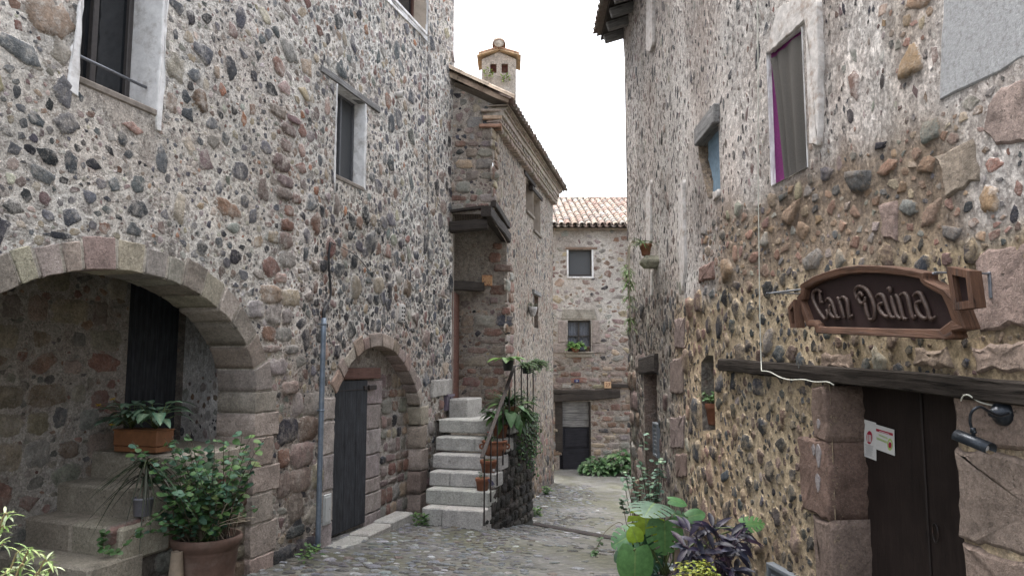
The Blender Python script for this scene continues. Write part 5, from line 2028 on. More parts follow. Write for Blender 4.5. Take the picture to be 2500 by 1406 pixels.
mbB.add([B.pt(q, z, -.21) for q, z in bnic], [tuple(range(len(bnic)))], (.34, .32, .29))
# far end and rear
ea, eb = V((1.90, 12.0)), V((7.5, 12.3))
s0_ = B.pt(0, 0).xy
for (p, q) in ((ea, eb), (V((8, s0_.y)), s0_), (eb, V((8, s0_.y)))):
    mbB.add([(p.x, p.y, -3.2), (q.x, q.y, -3.2), (q.x, q.y, 5.75), (p.x, p.y, 5.75)], [(0, 1, 2, 3)], (.40, .36, .31))
mbB.build('wall', [MORTAR, STONE], houseB)
for m_ in dst: m_.build('dressed_stone', [DRESSED, DRESSED], houseB)
mb = MB()
slab(B, mb, pg, -.02, .022, .012, (1, 1, 1), step=.1, wob=.008, rr=rr, face=.002)
mb.build('grey_render_patch', PLASTER_GREY, houseB)
CHALK = m_gen('chalky_white_plaster', (.58, .55, .525), .9, 18, (.7, 1.15), .8, stain=(.34, .28, .24), stsc=11, stain_amt=.9, spec=.15)
for p in pw:
    mb = MB()
    slab(B, mb, p, -.02, .024 if p is not pw[0] else .03, .006, (1, 1, 1), step=.05, wob=.006, rr=rr, face=.002)
    mb.build('plaster_patch', CHALK, houseB)

for (u_, v_, a_, b2_) in ((1999, 1112, .024, .075), (1998, 1178, .024, .06), (1999, 1035, .014, .03), (1987, 1098, .016, .035)):
    q_, z_ = B.hit(u_, v_, .04)
    mb = MB()
    slab(B, mb, [(q_ + a_ * (1 + .2 * math.sin(3 * t_)) * math.cos(t_), z_ + b2_ * math.sin(t_)) for t_ in [k * .45 for k in range(14)]], .03, .0455, .001, (1, 1, 1), step=.03, wob=.004, rr=rr, face=.001)
    mb.build('chalky_scuff', m_gen('chalky_scuff', (.22, .20, .20), .95, 60, (.6, 1.3), .3, spec=.1) if 'chalky_scuff' not in bpy.data.materials else bpy.data.materials['chalky_scuff'], houseB)
# door
mb = MB()
dm_ = B.hit(2246, 1100, -.22)[0]
wbox(mb, B, dn - .02, dm_ - .004, -2.5, -.09, -.27, -.222, .006)
wbox(mb, B, dm_ + .004, df + .02, -2.5, -.09, -.27, -.225, .006)
wbox(mb, B, dm_ - .045, dm_ - .006, -2.5, -.1, -.225, -.208, .005)
wbox(mb, B, dn - .02, dn + .06, -2.5, -.1, -.225, -.20, .005)
bd = mb.build('door', WOOD_BROWNV, houseB, label='dark brown double plank door with two papers pinned to it')
mb = MB()
kx, kz = B.hit(2288, 1300, -.21)
pts = [B.pt(kx + .022 * math.cos(t), kz + .05 * math.sin(t), -.20) for t in [i * .5236 for i in range(13)]]
tube(mb, pts, .005, 6, cap=False)
mb.build('handle', IRON, bd)
# oak lintel over the door
mb = MB()
za, zb = bh(1775, 890)[1], bh(2500, 957)[1]
qa, qb = bh(1770, 890)[0], bh(2540, 957)[0]
beam(mb, B.pt(qa, za, -.04), B.pt(qb, zb - .005, -.03), (0, 0, 1), .105, .052, rr, .012, 26)
mb.build('lintel_beam', WOOD_BEAM, houseB, label='long dark grained oak lintel over the door')
# window with the half-drawn curtain
rv = MB()
reveal(B, rv, resample(bwin, .08), .01, -.03, (1, 1, 1), 0, True, .004)
w = rv.build('window', PLASTER, houseB, label='unglazed window with magenta lining and a grey-brown curtain')
mb = MB()
mb.add([B.pt(q, z, -.029) for q, z in bwin], [(0, 1, 2, 3)], smooth=False)
mb.build('magenta_lining', PURPLE, w)
mb = MB()
NU, NV = 72, 16
vs = []
for j in range(NV + 1):
    t = j / NV
    for i in range(NU + 1):
        k = i / NU
        left = lerp(wf_ - .03, lerp(wf_, wn_, .40), t ** .8)
        q = lerp(left, wn_ + .005, k)
        ztop = lerp(bwin[2][1], bwin[3][1], (q - wf_) / (wn_ - wf_)) - .03 - .03 * (1 - k)
        z = lerp(ztop, wz0 - .005, t)
        h = -.006 + .019 * math.sin(k * 21 + 1.2 * t + 1.6 * math.sin(k * 5)) * (.35 + .65 * t)
        vs.append(B.pt(q, z, h))
m = NU + 1
mb.add(vs, [(j * m + i, j * m + i + 1, (j + 1) * m + i + 1, (j + 1) * m + i) for j in range(NV) for i in range(NU)])
mb.build('curtain', CURTAIN, w)
# small slot with the grey block lintel and a faded blue board
mb = MB()
mb.add([B.pt(q, z, -.19) for q, z in bslot], [tuple(range(len(bslot)))], smooth=False)
w = mb.build('window', DARKVOID, houseB, label='broken slot window with a faded blue board and a grey block lintel')
mb = MB()
q0, q1 = bh(1763, 400, -.07)[0], bh(1732, 400, -.07)[0]
z0, z1 = bslot[0][1] - .06, bslot[5][1] + .03
bl = [(q0, z0), (lerp(q0, q1, .75), z0), (lerp(q0, q1, .62), lerp(z0, z1, .4)), (q1, lerp(z0, z1, .75)), (q1, z1), (q0, z1)]
slab(B, mb, bl, -.10, -.06, .006, (1, 1, 1), step=.06, wob=.006, rr=rr)
mb.build('blue_board', BLUEWOOD, w)
mb = MB()
p0_, p1_ = bh(1758, 285), bh(1703, 322)
zc = (p0_[1] + p1_[1]) / 2
wbox(mb, B, p0_[0] + .005, p1_[0] - .01, zc - .10, zc + .075, -.12, .04, .01)
mb.build('block_lintel', WOOD_GREY, w)
# the far doorway
mb = MB()
t_ = bgate[2][1]
beam(mb, B.pt(gn_ - .12, t_ + .10, -.02), B.pt(gf_ + .2, t_ + .06, -.02), (0, 0, 1), .07, .12, rr, .015)
mb.build('gate_lintel', WOOD_DARK, houseB)
mb = MB()
wbox(mb, B, gn_ - .02, gf_ + .02, -2.9, t_, -.38, -.33, .006)
mb.build('gate_door', WOOD_BLACK, houseB)
# roof with rafter feet
mb = MB()
# open eaves: rafters, boards and tiles
ro = MB()
q = 1.2
while q < B.c[-1] + .05:
    t3, n3 = B.frame(min(q, B.c[-1] - .01))
    P = B.pt(q, 5.50, 0)
    dn3 = (n3 + V((0, 0, -.30))).normalized()
    obox(mb, P, dn3, t3, dn3.cross(t3).normalized() * (1 if dn3.cross(t3).z > 0 else -1), (-.35, .34, -.055, .055, -.02, .12), .01)
    q += .46
mb.build('rafters', WOOD_GREY, houseB)
brd = MB()
for i in range(len(B.p) - 1):
    t3, n3 = B.frame((B.c[i] + B.c[i + 1]) / 2)
    L = B.c[i + 1] - B.c[i] + (.12 if i == len(B.p) - 2 else 0)
    P = V((B.p[i].x, B.p[i].y, 5.64))
    dn3 = (n3 + V((0, 0, -.30))).normalized()
    uz = dn3.cross(t3).normalized()
    if uz.z < 0: uz = -uz
    obox(brd, P, t3, dn3, uz, (0, L, -.4, .40, -.01, .025), .004)
    tiled(ro, P + dn3 * .48 + uz * .06, t3, -dn3, max(1, int(L / .2)), 6, rr, grey=.45)
brd.build('eaves_board', WOOD_DARK, houseB)
ro.add([(s0_.x + .3, s0_.y, 5.82), (2.1, 12, 5.82), (5, 12.2, 6.9), (5.4, s0_.y, 6.9), (8, 12.3, 5.8), (8, s0_.y, 5.8)], [(0, 1, 2, 3), (3, 2, 4, 5)], (.33, .22, .16))
ro.build('roof', TILE, houseB)

# ---------------------------------------------------------------- the hanging sign
rr = random.Random(61)


def zs5(x, y): return (1880 + x / 4.63, 630 + y / 4.63)


HS = .30
sq, sz = B.hit(2150, 740, HS)
sign = thing('hanging_sign', 'maroon carved sign reading Can Daina in an arched varnished wooden frame', 'sign', B.pt(sq, sz, HS))


def sp(pts, h=HS): return [B.hit(*zs5(x, y), h) for x, y in pts]


so_px = [(345, 440), (398, 385), (385, 300), (540, 205), (700, 148), (860, 105), (1050, 80), (1300, 85), (1500, 110), (1680, 140), (1800, 168), (1800, 245), (2030, 352), (2150, 480), (2280, 800), (2110, 830), (2140, 892), (2070, 925), (1400, 888), (570, 850), (550, 775), (465, 775)]
si_px = [(400, 490), (450, 425), (438, 352), (600, 268), (860, 190), (1100, 172), (1300, 178), (1560, 205), (1740, 238), (1762, 300), (1990, 425), (2040, 540), (2100, 705), (1938, 718), (1965, 800), (1400, 795), (600, 772), (572, 698), (480, 700)]
outer_, inner_ = sp(so_px), sp(si_px)
mb = MB()
ro_ = resample(outer_, .012)
ri_ = resample(inner_, .012)
N = 240


def even(poly, n):
    P = poly + [poly[0]]
    c = [0]
    for i in range(len(P) - 1): c.append(c[-1] + math.dist(P[i], P[i + 1]))
    out = []
    j = 0
    for i in range(n):
        d = c[-1] * i / n
        while c[j + 1] < d: j += 1
        k = (d - c[j]) / max(1e-9, c[j + 1] - c[j])
        out.append((lerp(P[j][0], P[j + 1][0], k), lerp(P[j][1], P[j + 1][1], k)))
    return out


eo, ei0 = even(outer_, N), even(inner_, 600)
st_ = 0
ei = []
for p in eo:   # nearest point going round, kept in order
    best = min(range(600), key=lambda i: math.dist(ei0[i], p))
    ei.append(ei0[best])
h0_, h1_ = HS - .045, HS + .03
vs, lc, fs = [], [], []
rings = [(eo, h0_, 0), (eo, h1_ - .006, 0), ([(lerp(a[0], b[0], .12), lerp(a[1], b[1], .12)) for a, b in zip(eo, ei)], h1_, 0), ([(lerp(a[0], b[0], .85), lerp(a[1], b[1], .85)) for a, b in zip(eo, ei)], h1_ - .004, 0), (ei, h1_ - .012, 0), (ei, h0_, 0)]
for ri_n, (pl, h, _) in enumerate(rings):
    for i, (q, z) in enumerate(pl):
        vs.append(B.pt(q, z, h))
        lc.append((i * .014, ri_n * .03, h))
for r_ in range(5):
    for i in range(N):
        i2 = (i + 1) % N
        fs.append((r_ * N + i, r_ * N + i2, (r_ + 1) * N + i2, (r_ + 1) * N + i))
mb.add(vs, fs, (1, 1, 1), None, lc, 0, False)
fr_ = mb.build('frame', WOOD_SIGN, sign)
mb = MB()
slab(B, mb, [(lerp(a[0], b[0], .5), lerp(a[1], b[1], .5)) for a, b in zip(eo, ei)][::4], HS - .03, HS - .012, .002, (1, 1, 1), step=.1, wob=0, rr=rr, face=0)
mb.build('panel', SIGN_PANEL, sign)
L_ = [[(590, 395), (565, 365), (530, 362), (497, 400), (503, 480), (555, 590), (610, 670), (640, 690), (662, 640), (645, 585)], [(572, 385), (580, 470), (585, 502), (608, 500)],
      [(640, 490), (670, 458), (708, 500), (740, 590), (765, 670), (800, 672)], [(728, 535), (690, 540), (690, 620), (735, 675), (772, 650)],
      [(768, 448), (790, 470), (825, 590), (850, 680)], [(792, 475), (835, 443), (880, 480), (895, 590), (908, 672), (940, 648)],
      [(1060, 432), (1030, 392), (1008, 450), (1038, 512), (1080, 498), (1088, 440)], [(1000, 475), (972, 400), (985, 342), (1035, 322), (1105, 362), (1160, 455), (1195, 570), (1188, 680), (1140, 697), (1118, 668)], [(1085, 505), (1102, 600), (1128, 680)],
      [(1210, 450), (1240, 415), (1290, 432), (1330, 540), (1378, 660), (1430, 672)], [(1292, 505), (1245, 530), (1258, 600), (1325, 665), (1372, 640)],
      [(1380, 432), (1402, 520), (1445, 650), (1490, 690)], [(1338, 350), (1366, 345), (1372, 392)],
      [(1430, 420), (1455, 445), (1488, 560), (1520, 680), (1562, 688)], [(1482, 420), (1530, 400), (1570, 450), (1600, 580), (1630, 680), (1660, 650)],
      [(1630, 435), (1662, 400), (1710, 402), (1750, 480), (1790, 570), (1828, 688), (1880, 665)], [(1722, 490), (1668, 510), (1670, 580), (1716, 660), (1770, 686), (1812, 650)]]
mb = MB()
for s_ in L_:
    pts = [B.pt(*B.hit(*zs5(x, y), HS), HS + .004) for x, y in s_]
    pts = spline(pts, 6)
    n_ = len(pts)
    tube(mb, pts, [.0105 * (.75 + .35 * math.sin(math.pi * i / (n_ - 1))) for i in range(n_)], 8)
mb.build('lettering', SIGN_LETTER, sign)
# the two scroll blocks at its ends
for (front, side) in (([(1985, 95), (2255, 145), (2310, 560), (2070, 590)], [(2255, 145), (2335, 165), (2400, 530), (2310, 560)]), ([(200, 560), (270, 468), (300, 790), (228, 790)], [(270, 468), (322, 462), (380, 788), (300, 790)])):
    hh = HS + .07
    f_ = sp(front, hh)
    cx, cz = sum(p[0] for p in f_) / 4, sum(p[1] for p in f_) / 4
    inn = [(lerp(p[0], cx, .42), lerp(p[1], cz, .38)) for p in f_]
    mb = MB()
    vs = [B.pt(q, z, hh) for q, z in f_] + [B.pt(q, z, hh) for q, z in inn] + [B.pt(q, z, hh - .03) for q, z in inn] + [B.pt(q, z, hh - .055) for q, z in f_]
    fs = []
    for i in range(4):
        j = (i + 1) % 4
        fs += [(i, j, 4 + j, 4 + i), (4 + i, 4 + j, 8 + j, 8 + i), (i, j, 12 + j, 12 + i)]
    fs.append((12, 13, 14, 15))
    mb.add(vs, fs, (1, 1, 1), None, [(v_.z * 1.0, v_.x, v_.y) for v_ in vs], 0, False)
    e_ = mb.build('end_block', WOOD_SIGN, sign)
    mb = MB()
    mb.add([B.pt(q, z, hh - .029) for q, z in inn], [(0, 1, 2, 3)], smooth=False)
    mb.build('end_panel', SIGN_PANEL, e_)
mb = MB()
q0, z0 = bh(2428, 680)
for (qq, zz_) in ((q0, z0), (bh(1975, 725)[0], bh(1975, 725)[1])):
    obox(mb, B.pt(qq, zz_, 0), *[V(x) for x in ((0, 0, 1), B.frame(qq)[0], B.frame(qq)[1])], (-.09, .03, -.008, .008, .02, .03), .002)
    obox(mb, B.pt(qq, zz_, 0), *[V(x) for x in ((0, 0, 1), B.frame(qq)[0], B.frame(qq)[1])], (.018, .026, -.008, .008, .02, HS), .002)
tube(mb, [B.pt(q0, z0 + .02, HS - .02), B.pt(bh(1975, 725)[0], bh(1975, 725)[1] + .02, HS - .02)], .006, 6)
mb.build('wall_bracket', STEEL, sign)

# ---------------------------------------------------------------- wall lamp
lq, lz = bh(2462, 1008)
lamp = thing('wall_lamp', 'black enamelled swan-neck lamp beside the brown door', 'lamp', B.pt(lq, lz, .03))
mb = MB()
t3, n3 = B.frame(lq)
lathe(mb, B.pt(lq, lz, .03), [(.0, .062), (.016, .06), (.022, .04), (.036, .03), (.045, .022), (.047, .016), (.053, .012), (.056, .0), (.056, -.02)], 28, axis=n3)
mb.build('backplate', LAMPM, lamp)
mb = MB()


def LP(u, v, h): return B.pt(*B.hit(u, v, h), h)


arm = spline([LP(2462, 1008, .07), LP(2440, 1014, .14), LP(2415, 1004, .2), LP(2393, 993, .25), LP(2374, 1003, .28), LP(2368, 1025, .28), LP(2373, 1048, .27), LP(2378, 1062, .265)], 6)
tube(mb, arm, .0062, 10)
mb.build('arm', LAMPM, lamp)
mb = MB()
j = LP(2376, 1052, .268)
lathe(mb, j, [(0, .016), (.011, .014), (.012, -.002), (.008, -.006), (.009, -.022), (0, -.024)], 14)
tube(mb, [j + t3 * -.014 + Z3 * -.004, j + t3 * .014 + Z3 * -.004], .006, 8)
mb.build('joint', LAMPM, lamp)
mb = MB()
c0, c1 = LP(2331, 1062, .28), LP(2420, 1098, .26)
d = (c1 - c0).normalized()
y_ = d.cross(V((0, 0, 1))).normalized()
z_ = y_.cross(d)
vs, fs = [], []
NS = 20
for (p, k) in ((c0, .2), (c0 + d * .004, .7), (c0 + d * .012, 1), (c1, 1)):
    for rad in (.030, .0275):
        for i in range(NS + 1):
            a = math.radians(-25 + 230 * i / NS)
            vs.append(p + (y_ * math.cos(a) + z_ * math.sin(a)) * rad * k)
m = NS + 1
for s_ in range(3):
    for i in range(NS):
        a = 2 * s_ * m + i
        fs += [(a, a + 1, a + 1 + 2 * m, a + 2 * m), (a + m, a + 3 * m, a + 3 * m + 1, a + m + 1)]
for i in range(NS): fs += [(6 * m + i, 6 * m + i + 1, 7 * m + i + 1, 7 * m + i)]
fs.append(tuple(range(m)))
mb.add(vs, fs)
mb.build('lamp_shade', LAMPM, lamp)
mb = MB()
tube(mb, [c0 + d * .012, c1 - d * .02], .012, 10, (.6, .6, .58))
mb.build('bulb', WHITE, lamp)
mb = MB()
pts = spline([LP(2346, 978, .06), LP(2352, 966, .075), LP(2364, 964, .08), LP(2380, 974, .06), LP(2400, 984, .05), LP(2440, 992, .04), LP(2452, 998, .04)], 5)
tube(mb, pts, .0035, 6)
mb.build('lamp_wire', CORDW, None, pts[0], 'short white lead looping from the lamp up to the lintel', 'cable')
mb = MB()
pts = [LP(1849, -40, .05), LP(1851, 200, .045), LP(1851, 420, .05), LP(1853, 600, .05), LP(1855, 760, .05), LP(1858, 870, .05), LP(1859, 905, .085)]
pts = spline(pts, 8) + spline([LP(1859, 905, .085), LP(1880, 908, .085), LP(1905, 921, .085), LP(1930, 927, .085), LP(1960, 926, .08), LP(1990, 932, .07), LP(2020, 932, .07), LP(2036, 940, .05)], 6)
tube(mb, pts, .0038, 6)
mb.build('wall_cable', CORDW, None, pts[0], 'thin white cable hanging down the right wall onto the oak lintel', 'cable')

# ---------------------------------------------------------------- papers on the door
DH = -.218


def quadp(px, h): return [B.hit(u, v, h) for u, v in px]


def pz(x, y): return (2100 + x / 12.22, 1015 + y / 12.22)


def paper(name, label, px, h):
    pl = quadp(px, h)
    th = thing(name, label, 'notice', B.pt(pl[0][0], pl[0][1], h))
    mb = MB()
    vs = [B.pt(q, z, h) for q, z in pl] + [B.pt(q, z, h - .002) for q, z in pl]
    mb.add(vs, [(0, 1, 2, 3), (4, 5, 6, 7)] + [(i, (i + 1) % 4, 4 + (i + 1) % 4, 4 + i) for i in range(4)], smooth=False)
    mb.build('sheet', PAPER, th)
    return th


def disc(mb, cx, cy, rx, ry, h, n=28, r0=0):
    vs, fs = [], []
    for i in range(n):
        a = 2 * math.pi * i / n
        vs.append(B.pt(*B.hit(*pz(cx + rx * math.cos(a), cy + ry * math.sin(a)), h), h))
    if r0:
        for i in range(n):
            a = 2 * math.pi * i / n
            vs.append(B.pt(*B.hit(*pz(cx + r0 * rx * math.cos(a), cy + r0 * ry * math.sin(a)), h), h))
        fs = [(i, (i + 1) % n, n + (i + 1) % n, n + i) for i in range(n)]
    else:
        fs = [tuple(range(n))]
    mb.add(vs, fs, smooth=False)


def strip(mb, x0, y0, x1, y1, t, h):
    px = [(x0, y0), (x1, y1), (x1, y1 + t), (x0, y0 + t)]
    mb.add([B.pt(*B.hit(*pz(*p), h), h) for p in px], [(0, 1, 2, 3)], smooth=False)


t1 = paper('notice', 'tall white notice with a red round emblem on the brown door', [pz(125, 105), pz(468, 205), pz(478, 1335), pz(88, 1185)], DH)
mb = MB(); disc(mb, 275, 640, 88, 198, DH + .0015)
mb.build('red_emblem', PRED, t1)
mb = MB()
for k, x in enumerate((228, 272, 315)):
    strip(mb, x - 13, 545 + 10 * k, x + 13, 552 + 10 * k, 215, DH + .003)
mb.build('emblem_bars', PAPER, t1)
mb = MB()
for k in range(11):
    w0, w1 = (140, 400) if k in (0, 10) else (165 + rr.uniform(-15, 10), 385 + rr.uniform(-50, 10))
    y = 830 + k * 31
    strip(mb, w0, y + (w0 - 140) * .3, w1, y + (w1 - 140) * .3, 9, DH + .0015)
mb.build('printed_lines', PGREY, t1)
t2 = paper('notice', 'wide white notice with a red band and green lettering beside the taller one', [pz(470, 250), pz(1010, 410), pz(1028, 1188), pz(480, 990)], DH + .004)
mb = MB(); strip(mb, 475, 372, 975, 520, 78, DH + .0055)
disc(mb, 888, 868, 46, 90, DH + .007)
mb.build('red_band', PRED, t2)
mb = MB()
disc(mb, 888, 850, 82, 180, DH + .0055, 30, .62)
x = 555
while x < 800:
    w = rr.uniform(16, 26)
    strip(mb, x, 535 + (x - 555) * .43, x + w, 535 + (x + w - 555) * .43, 50, DH + .0055)
    x += w + 10
x = 490
while x < 800:
    w = rr.uniform(16, 26)
    strip(mb, x, 622 + (x - 490) * .42, x + w, 622 + (x + w - 490) * .42, 70, DH + .0055)
    x += w + 10
mb.build('green_print', PGREEN, t2)
mb = MB()
x = 570
while x < 860:
    w = rr.uniform(8, 18)
    strip(mb, x, 440 + (x - 570) * .30, x + w, 440 + (x + w - 570) * .30, 22, DH + .007)
    x += w + 7
mb.build('band_print', WHITE, t2)

# ---------------------------------------------------------------- small fixtures on the walls
# drainpipe on house A
pq = A.hit(783, 1065, .075)[0]
zt_, zb_ = A.hit(790, 778)[1], A.hit(776, 1340)[1]
pipe = thing('drainpipe', 'blue-grey zinc drainpipe on the left wall beside the black door', 'drainpipe', A.pt(pq, zb_, .07))
mb = MB()
tube(mb, [A.pt(pq, z, .075) for z in [lerp(zb_, zt_, i / 14) for i in range(15)]], .031, 16)
mb.build('pipe', PIPE, pipe)
for v_ in (792, 1000, 1320):
    mb = MB()
    z = A.hit(783, v_)[1]
    lathe(mb, A.pt(pq, z, .075), [(.031, -.012), (.036, -.011), (.036, .011), (.031, .012)], 16)
    tube(mb, [A.pt(pq, z, .0), A.pt(pq, z, .045)], .008, 6)
    mb.build('clamp', PIPE, pipe)
mb = MB()
lathe(mb, A.pt(pq, zb_, .075), [(.034, .05), (.040, .045), (.042, .0), (.06, -.03), (.066, -.07), (.055, -.11), (.05, -.14), (0, -.15)], 16, wob=.06)
mb.build('shoe', RUST, pipe)
mb = MB()
pts = spline([A.pt(pq, zt_ - .03, .075), A.pt(pq + .03, zt_ + .1, .06), A.pt(*A.hit(800, 720), .04), A.pt(*A.hit(797, 640), .03), A.pt(*A.hit(801, 592), .03)], 5)
tube(mb, pts, [.024] * 6 + [.014] * (len(pts) - 6), 10)
tube(mb, spline([A.pt(*A.hit(801, 592), .03), A.pt(*A.hit(830, 604), .03), A.pt(*A.hit(868, 628), .03), A.pt(*A.hit(895, 660), .03)], 4), .005, 6)
mb.build('wall_cable', CORDB, None, pts[0], 'thick black cable entering the top of the drainpipe', 'cable')
mb = MB()
pts = [A.pt(*A.hit(1040, v_), .035) for v_ in (-60, 60, 180, 300, 420, 540, 640, 700)]
tube(mb, spline(pts, 4), .006, 6)
mb.build('wall_cable', CORDB, None, pts[0], 'thin dark cable running straight down the far end of the left house', 'cable')
# meter cabinet low on house A
pl = A.poly([(787, 1282), (803, 1272), (803, 1203), (787, 1208)])
cab = thing('meter_cabinet', 'off-white meter cabinet low on the wall behind the drainpipe', 'cabinet', A.pt(pl[0][0], pl[0][1], .02))
mb = MB(); wbox(mb, A, pl[0][0] - .03, pl[1][0], pl[0][1], pl[2][1], -.02, .03, .006)
mb.build('box', BOXW, cab)
mb = MB(); wbox(mb, A, pl[0][0] - .005, pl[1][0] - .03, pl[0][1] + .03, pl[2][1] - .03, .03, .038, .004)
tube(mb, [A.pt(pl[1][0] - .05, (pl[0][1] + pl[2][1]) / 2, .035), A.pt(pl[1][0] - .05, (pl[0][1] + pl[2][1]) / 2, .045)], .01, 8)
mb.build('door', BOXW, cab)
# letter box by the stairs
pl = A.poly([(1083, 1003), (1099, 996), (1099, 962), (1083, 967)])
lb = thing('letter_box', 'mauve metal letter box with a diamond opening beside the stairs', 'letter box', A.pt(pl[0][0], pl[0][1], .03))
mb = MB()
a, b_, c, d = pl[0][0], pl[1][0], pl[0][1], pl[2][1]
wbox(mb, A, a, b_, c, d, .0, .06, .004)
wbox(mb, A, a - .004, b_ + .004, d - .03, d + .005, .06, .085, .003)
mb.build('case', MAILM, lb)
mb = MB()
cx, cz = (a + b_) / 2, lerp(c, d, .66)
slab(A, mb, [(cx, cz - .055), (cx + .035, cz), (cx, cz + .055), (cx - .035, cz)], .055, .063, .001, (1, 1, 1), step=.02, wob=0, face=0)
mb.build('diamond_opening', DARKVOID, lb)
mb = MB()
slab(A, mb, A.poly([(1048, 972), (1097, 962), (1097, 924), (1050, 928)]), -.05, .055, .02, (.36, .34, .315), (.3, .28, .25), 0, .06, .006)
mb.build('dressed_stone', DRESSED, houseA)
# ceramic air vent
cq, cz = A.hit(980, 765)
vent = thing('air_vent', 'white ceramic air vent with two rows of holes set high in the left wall', 'vent', A.pt(cq, cz, .02))
mb = MB()
slab(A, mb, rect(cq - .07, cq + .07, cz - .135, cz + .135), -.03, .03, .012, (1, 1, 1), step=.05, wob=.006)
mb.build('block', CERAMIC, vent)
mb = MB()
for i in (-1, 1):
    for k in range(4): slab(A, mb, rect(cq + i * .032 - .02, cq + i * .032 + .02, cz - .11 + k * .058, cz - .082 + k * .058), .02, .032, .002, (1, 1, 1), step=.02, wob=0, face=0)
mb.build('hole', DARKVOID, vent)
pq_, pz_ = A.hit(972, 232)
mb = MB()
c = A.pt(pq_, pz_, 0)
n3 = A.frame(pq_)[1]
lathe(mb, c, [(.05, -.02), (.05, .09), (.042, .09), (.042, .0), (0, 0)], 18, axis=n3)
mb.build('pipe_stub', CERAMIC, None, c, 'short pale pipe end sticking out of the upper left wall', 'pipe')
# meter cover and floor vent on house B
for (px, lab) in (([(1603, 1030), (1613, 1036), (1613, 1108), (1603, 1098)], 'grey louvred meter cover on the right wall near the far doorway'), ([(1888, 1372), (1965, 1420), (1965, 1500), (1888, 1450)], 'grey louvred meter cover at the foot of the right wall')):
    qs_ = [bh(*p) for p in px]
    a, b_ = min(q[0] for q in qs_), max(q[0] for q in qs_)
    d = qs_[0][1]; c = d - (.42 if 'far' in lab else .4)
    if 'foot' in lab: a, b_ = b_ - .42, b_
    th = thing('meter_cover', lab, 'meter cover', B.pt(a, c, .03))
    mb = MB()
    for e in ((a, a + .03, c, d), (b_ - .03, b_, c, d), (a + .03, b_ - .03, d - .03, d), (a + .03, b_ - .03, c, c + .03)): wbox(mb, B, *e, -.02, .05, .004)
    mb.build('frame', METERM, th)
    mb = MB()
    wbox(mb, B, a + .03, b_ - .03, c + .03, d - .03, -.01, .03, .002)
    k = d - .08
    while k > c + .06:
        wbox(mb, B, a + .05, b_ - .05, k - .012, k + .012, .03, .042, .003)
        k -= .05
    mb.build('louvre', METERM, th)
# channel drain across the lane
dl, dr_ = V((.34, 13.35)), V((1.86, 12.05))
dv = (dr_ - dl).normalized()
th = thing('channel_drain', 'rusty iron channel drain grating set across the lane', 'drain', (dl.x, dl.y, ground_z(dl.x, dl.y)))
mb = MB()
nrm = V((-dv.y, dv.x))
L = (dr_ - dl).length
NN = 12
for sgn in (-1, 1):
    pts = []
    for i in range(NN + 1):
        p = dl + dv * (L * i / NN) + nrm * (.13 * sgn)
        pts.append(V((p.x, p.y, ground_z(p.x, p.y) + .012)))
    tube(mb, pts, .012, 6)
k = .02
while k < L:
    p = dl + dv * k
    z = ground_z(p.x, p.y) + .014
    tube(mb, [V((p.x - nrm.x * .13, p.y - nrm.y * .13, ground_z(p.x - nrm.x * .13, p.y - nrm.y * .13) + .016)), V((p.x + nrm.x * .13, p.y + nrm.y * .13, ground_z(p.x + nrm.x * .13, p.y + nrm.y * .13) + .016))], .008, 5)
    k += .038
mb.build('grating', IRON, th)
mb = MB()
vs = []
for i in range(NN + 1):
    for sgn in (-1, 1):
        p = dl + dv * (L * i / NN) + nrm * (.13 * sgn)
        vs.append((p.x, p.y, ground_z(p.x, p.y) + .006))
mb.add(vs, [(2 * i, 2 * i + 1, 2 * i + 3, 2 * i + 2) for i in range(NN)], smooth=False)
mb.build('channel', DARKVOID, th)

# ================================================================ pots and plants
rr = random.Random(71)
GR_D, GR_M, GR_L, GR_Y = (.022, .05, .02), (.04, .085, .028), (.085, .15, .045), (.17, .21, .035)
GR_B = (.045, .095, .06)


def pot_profile(r, h, rim=.04, base=.68, lip=.012):
    return [(0, .006), (r * base * .9, 0), (r * base, .004), (r * .93, h - rim), (r * .93 + lip * .3, h - rim), (r + lip * .2, h - rim + .006), (r + lip * .3, h - .006), (r, h), (r - .014, h), (r - .018, h - .03), (0, h - .035)]


def pot(parent, C, r, h, mat, name='pot', **k):
    mb = MB()
    lathe(mb, C, pot_profile(r, h, **k), 30, wob=.004)
    o = mb.build(name, mat, parent)
    mb = MB()
    lathe(mb, V(C) + V((0, 0, h - .03)), [(r * .93, 0), (r * .5, .012), (0, .016)], 16)
    mb.build('soil', SOIL, parent)
    return o


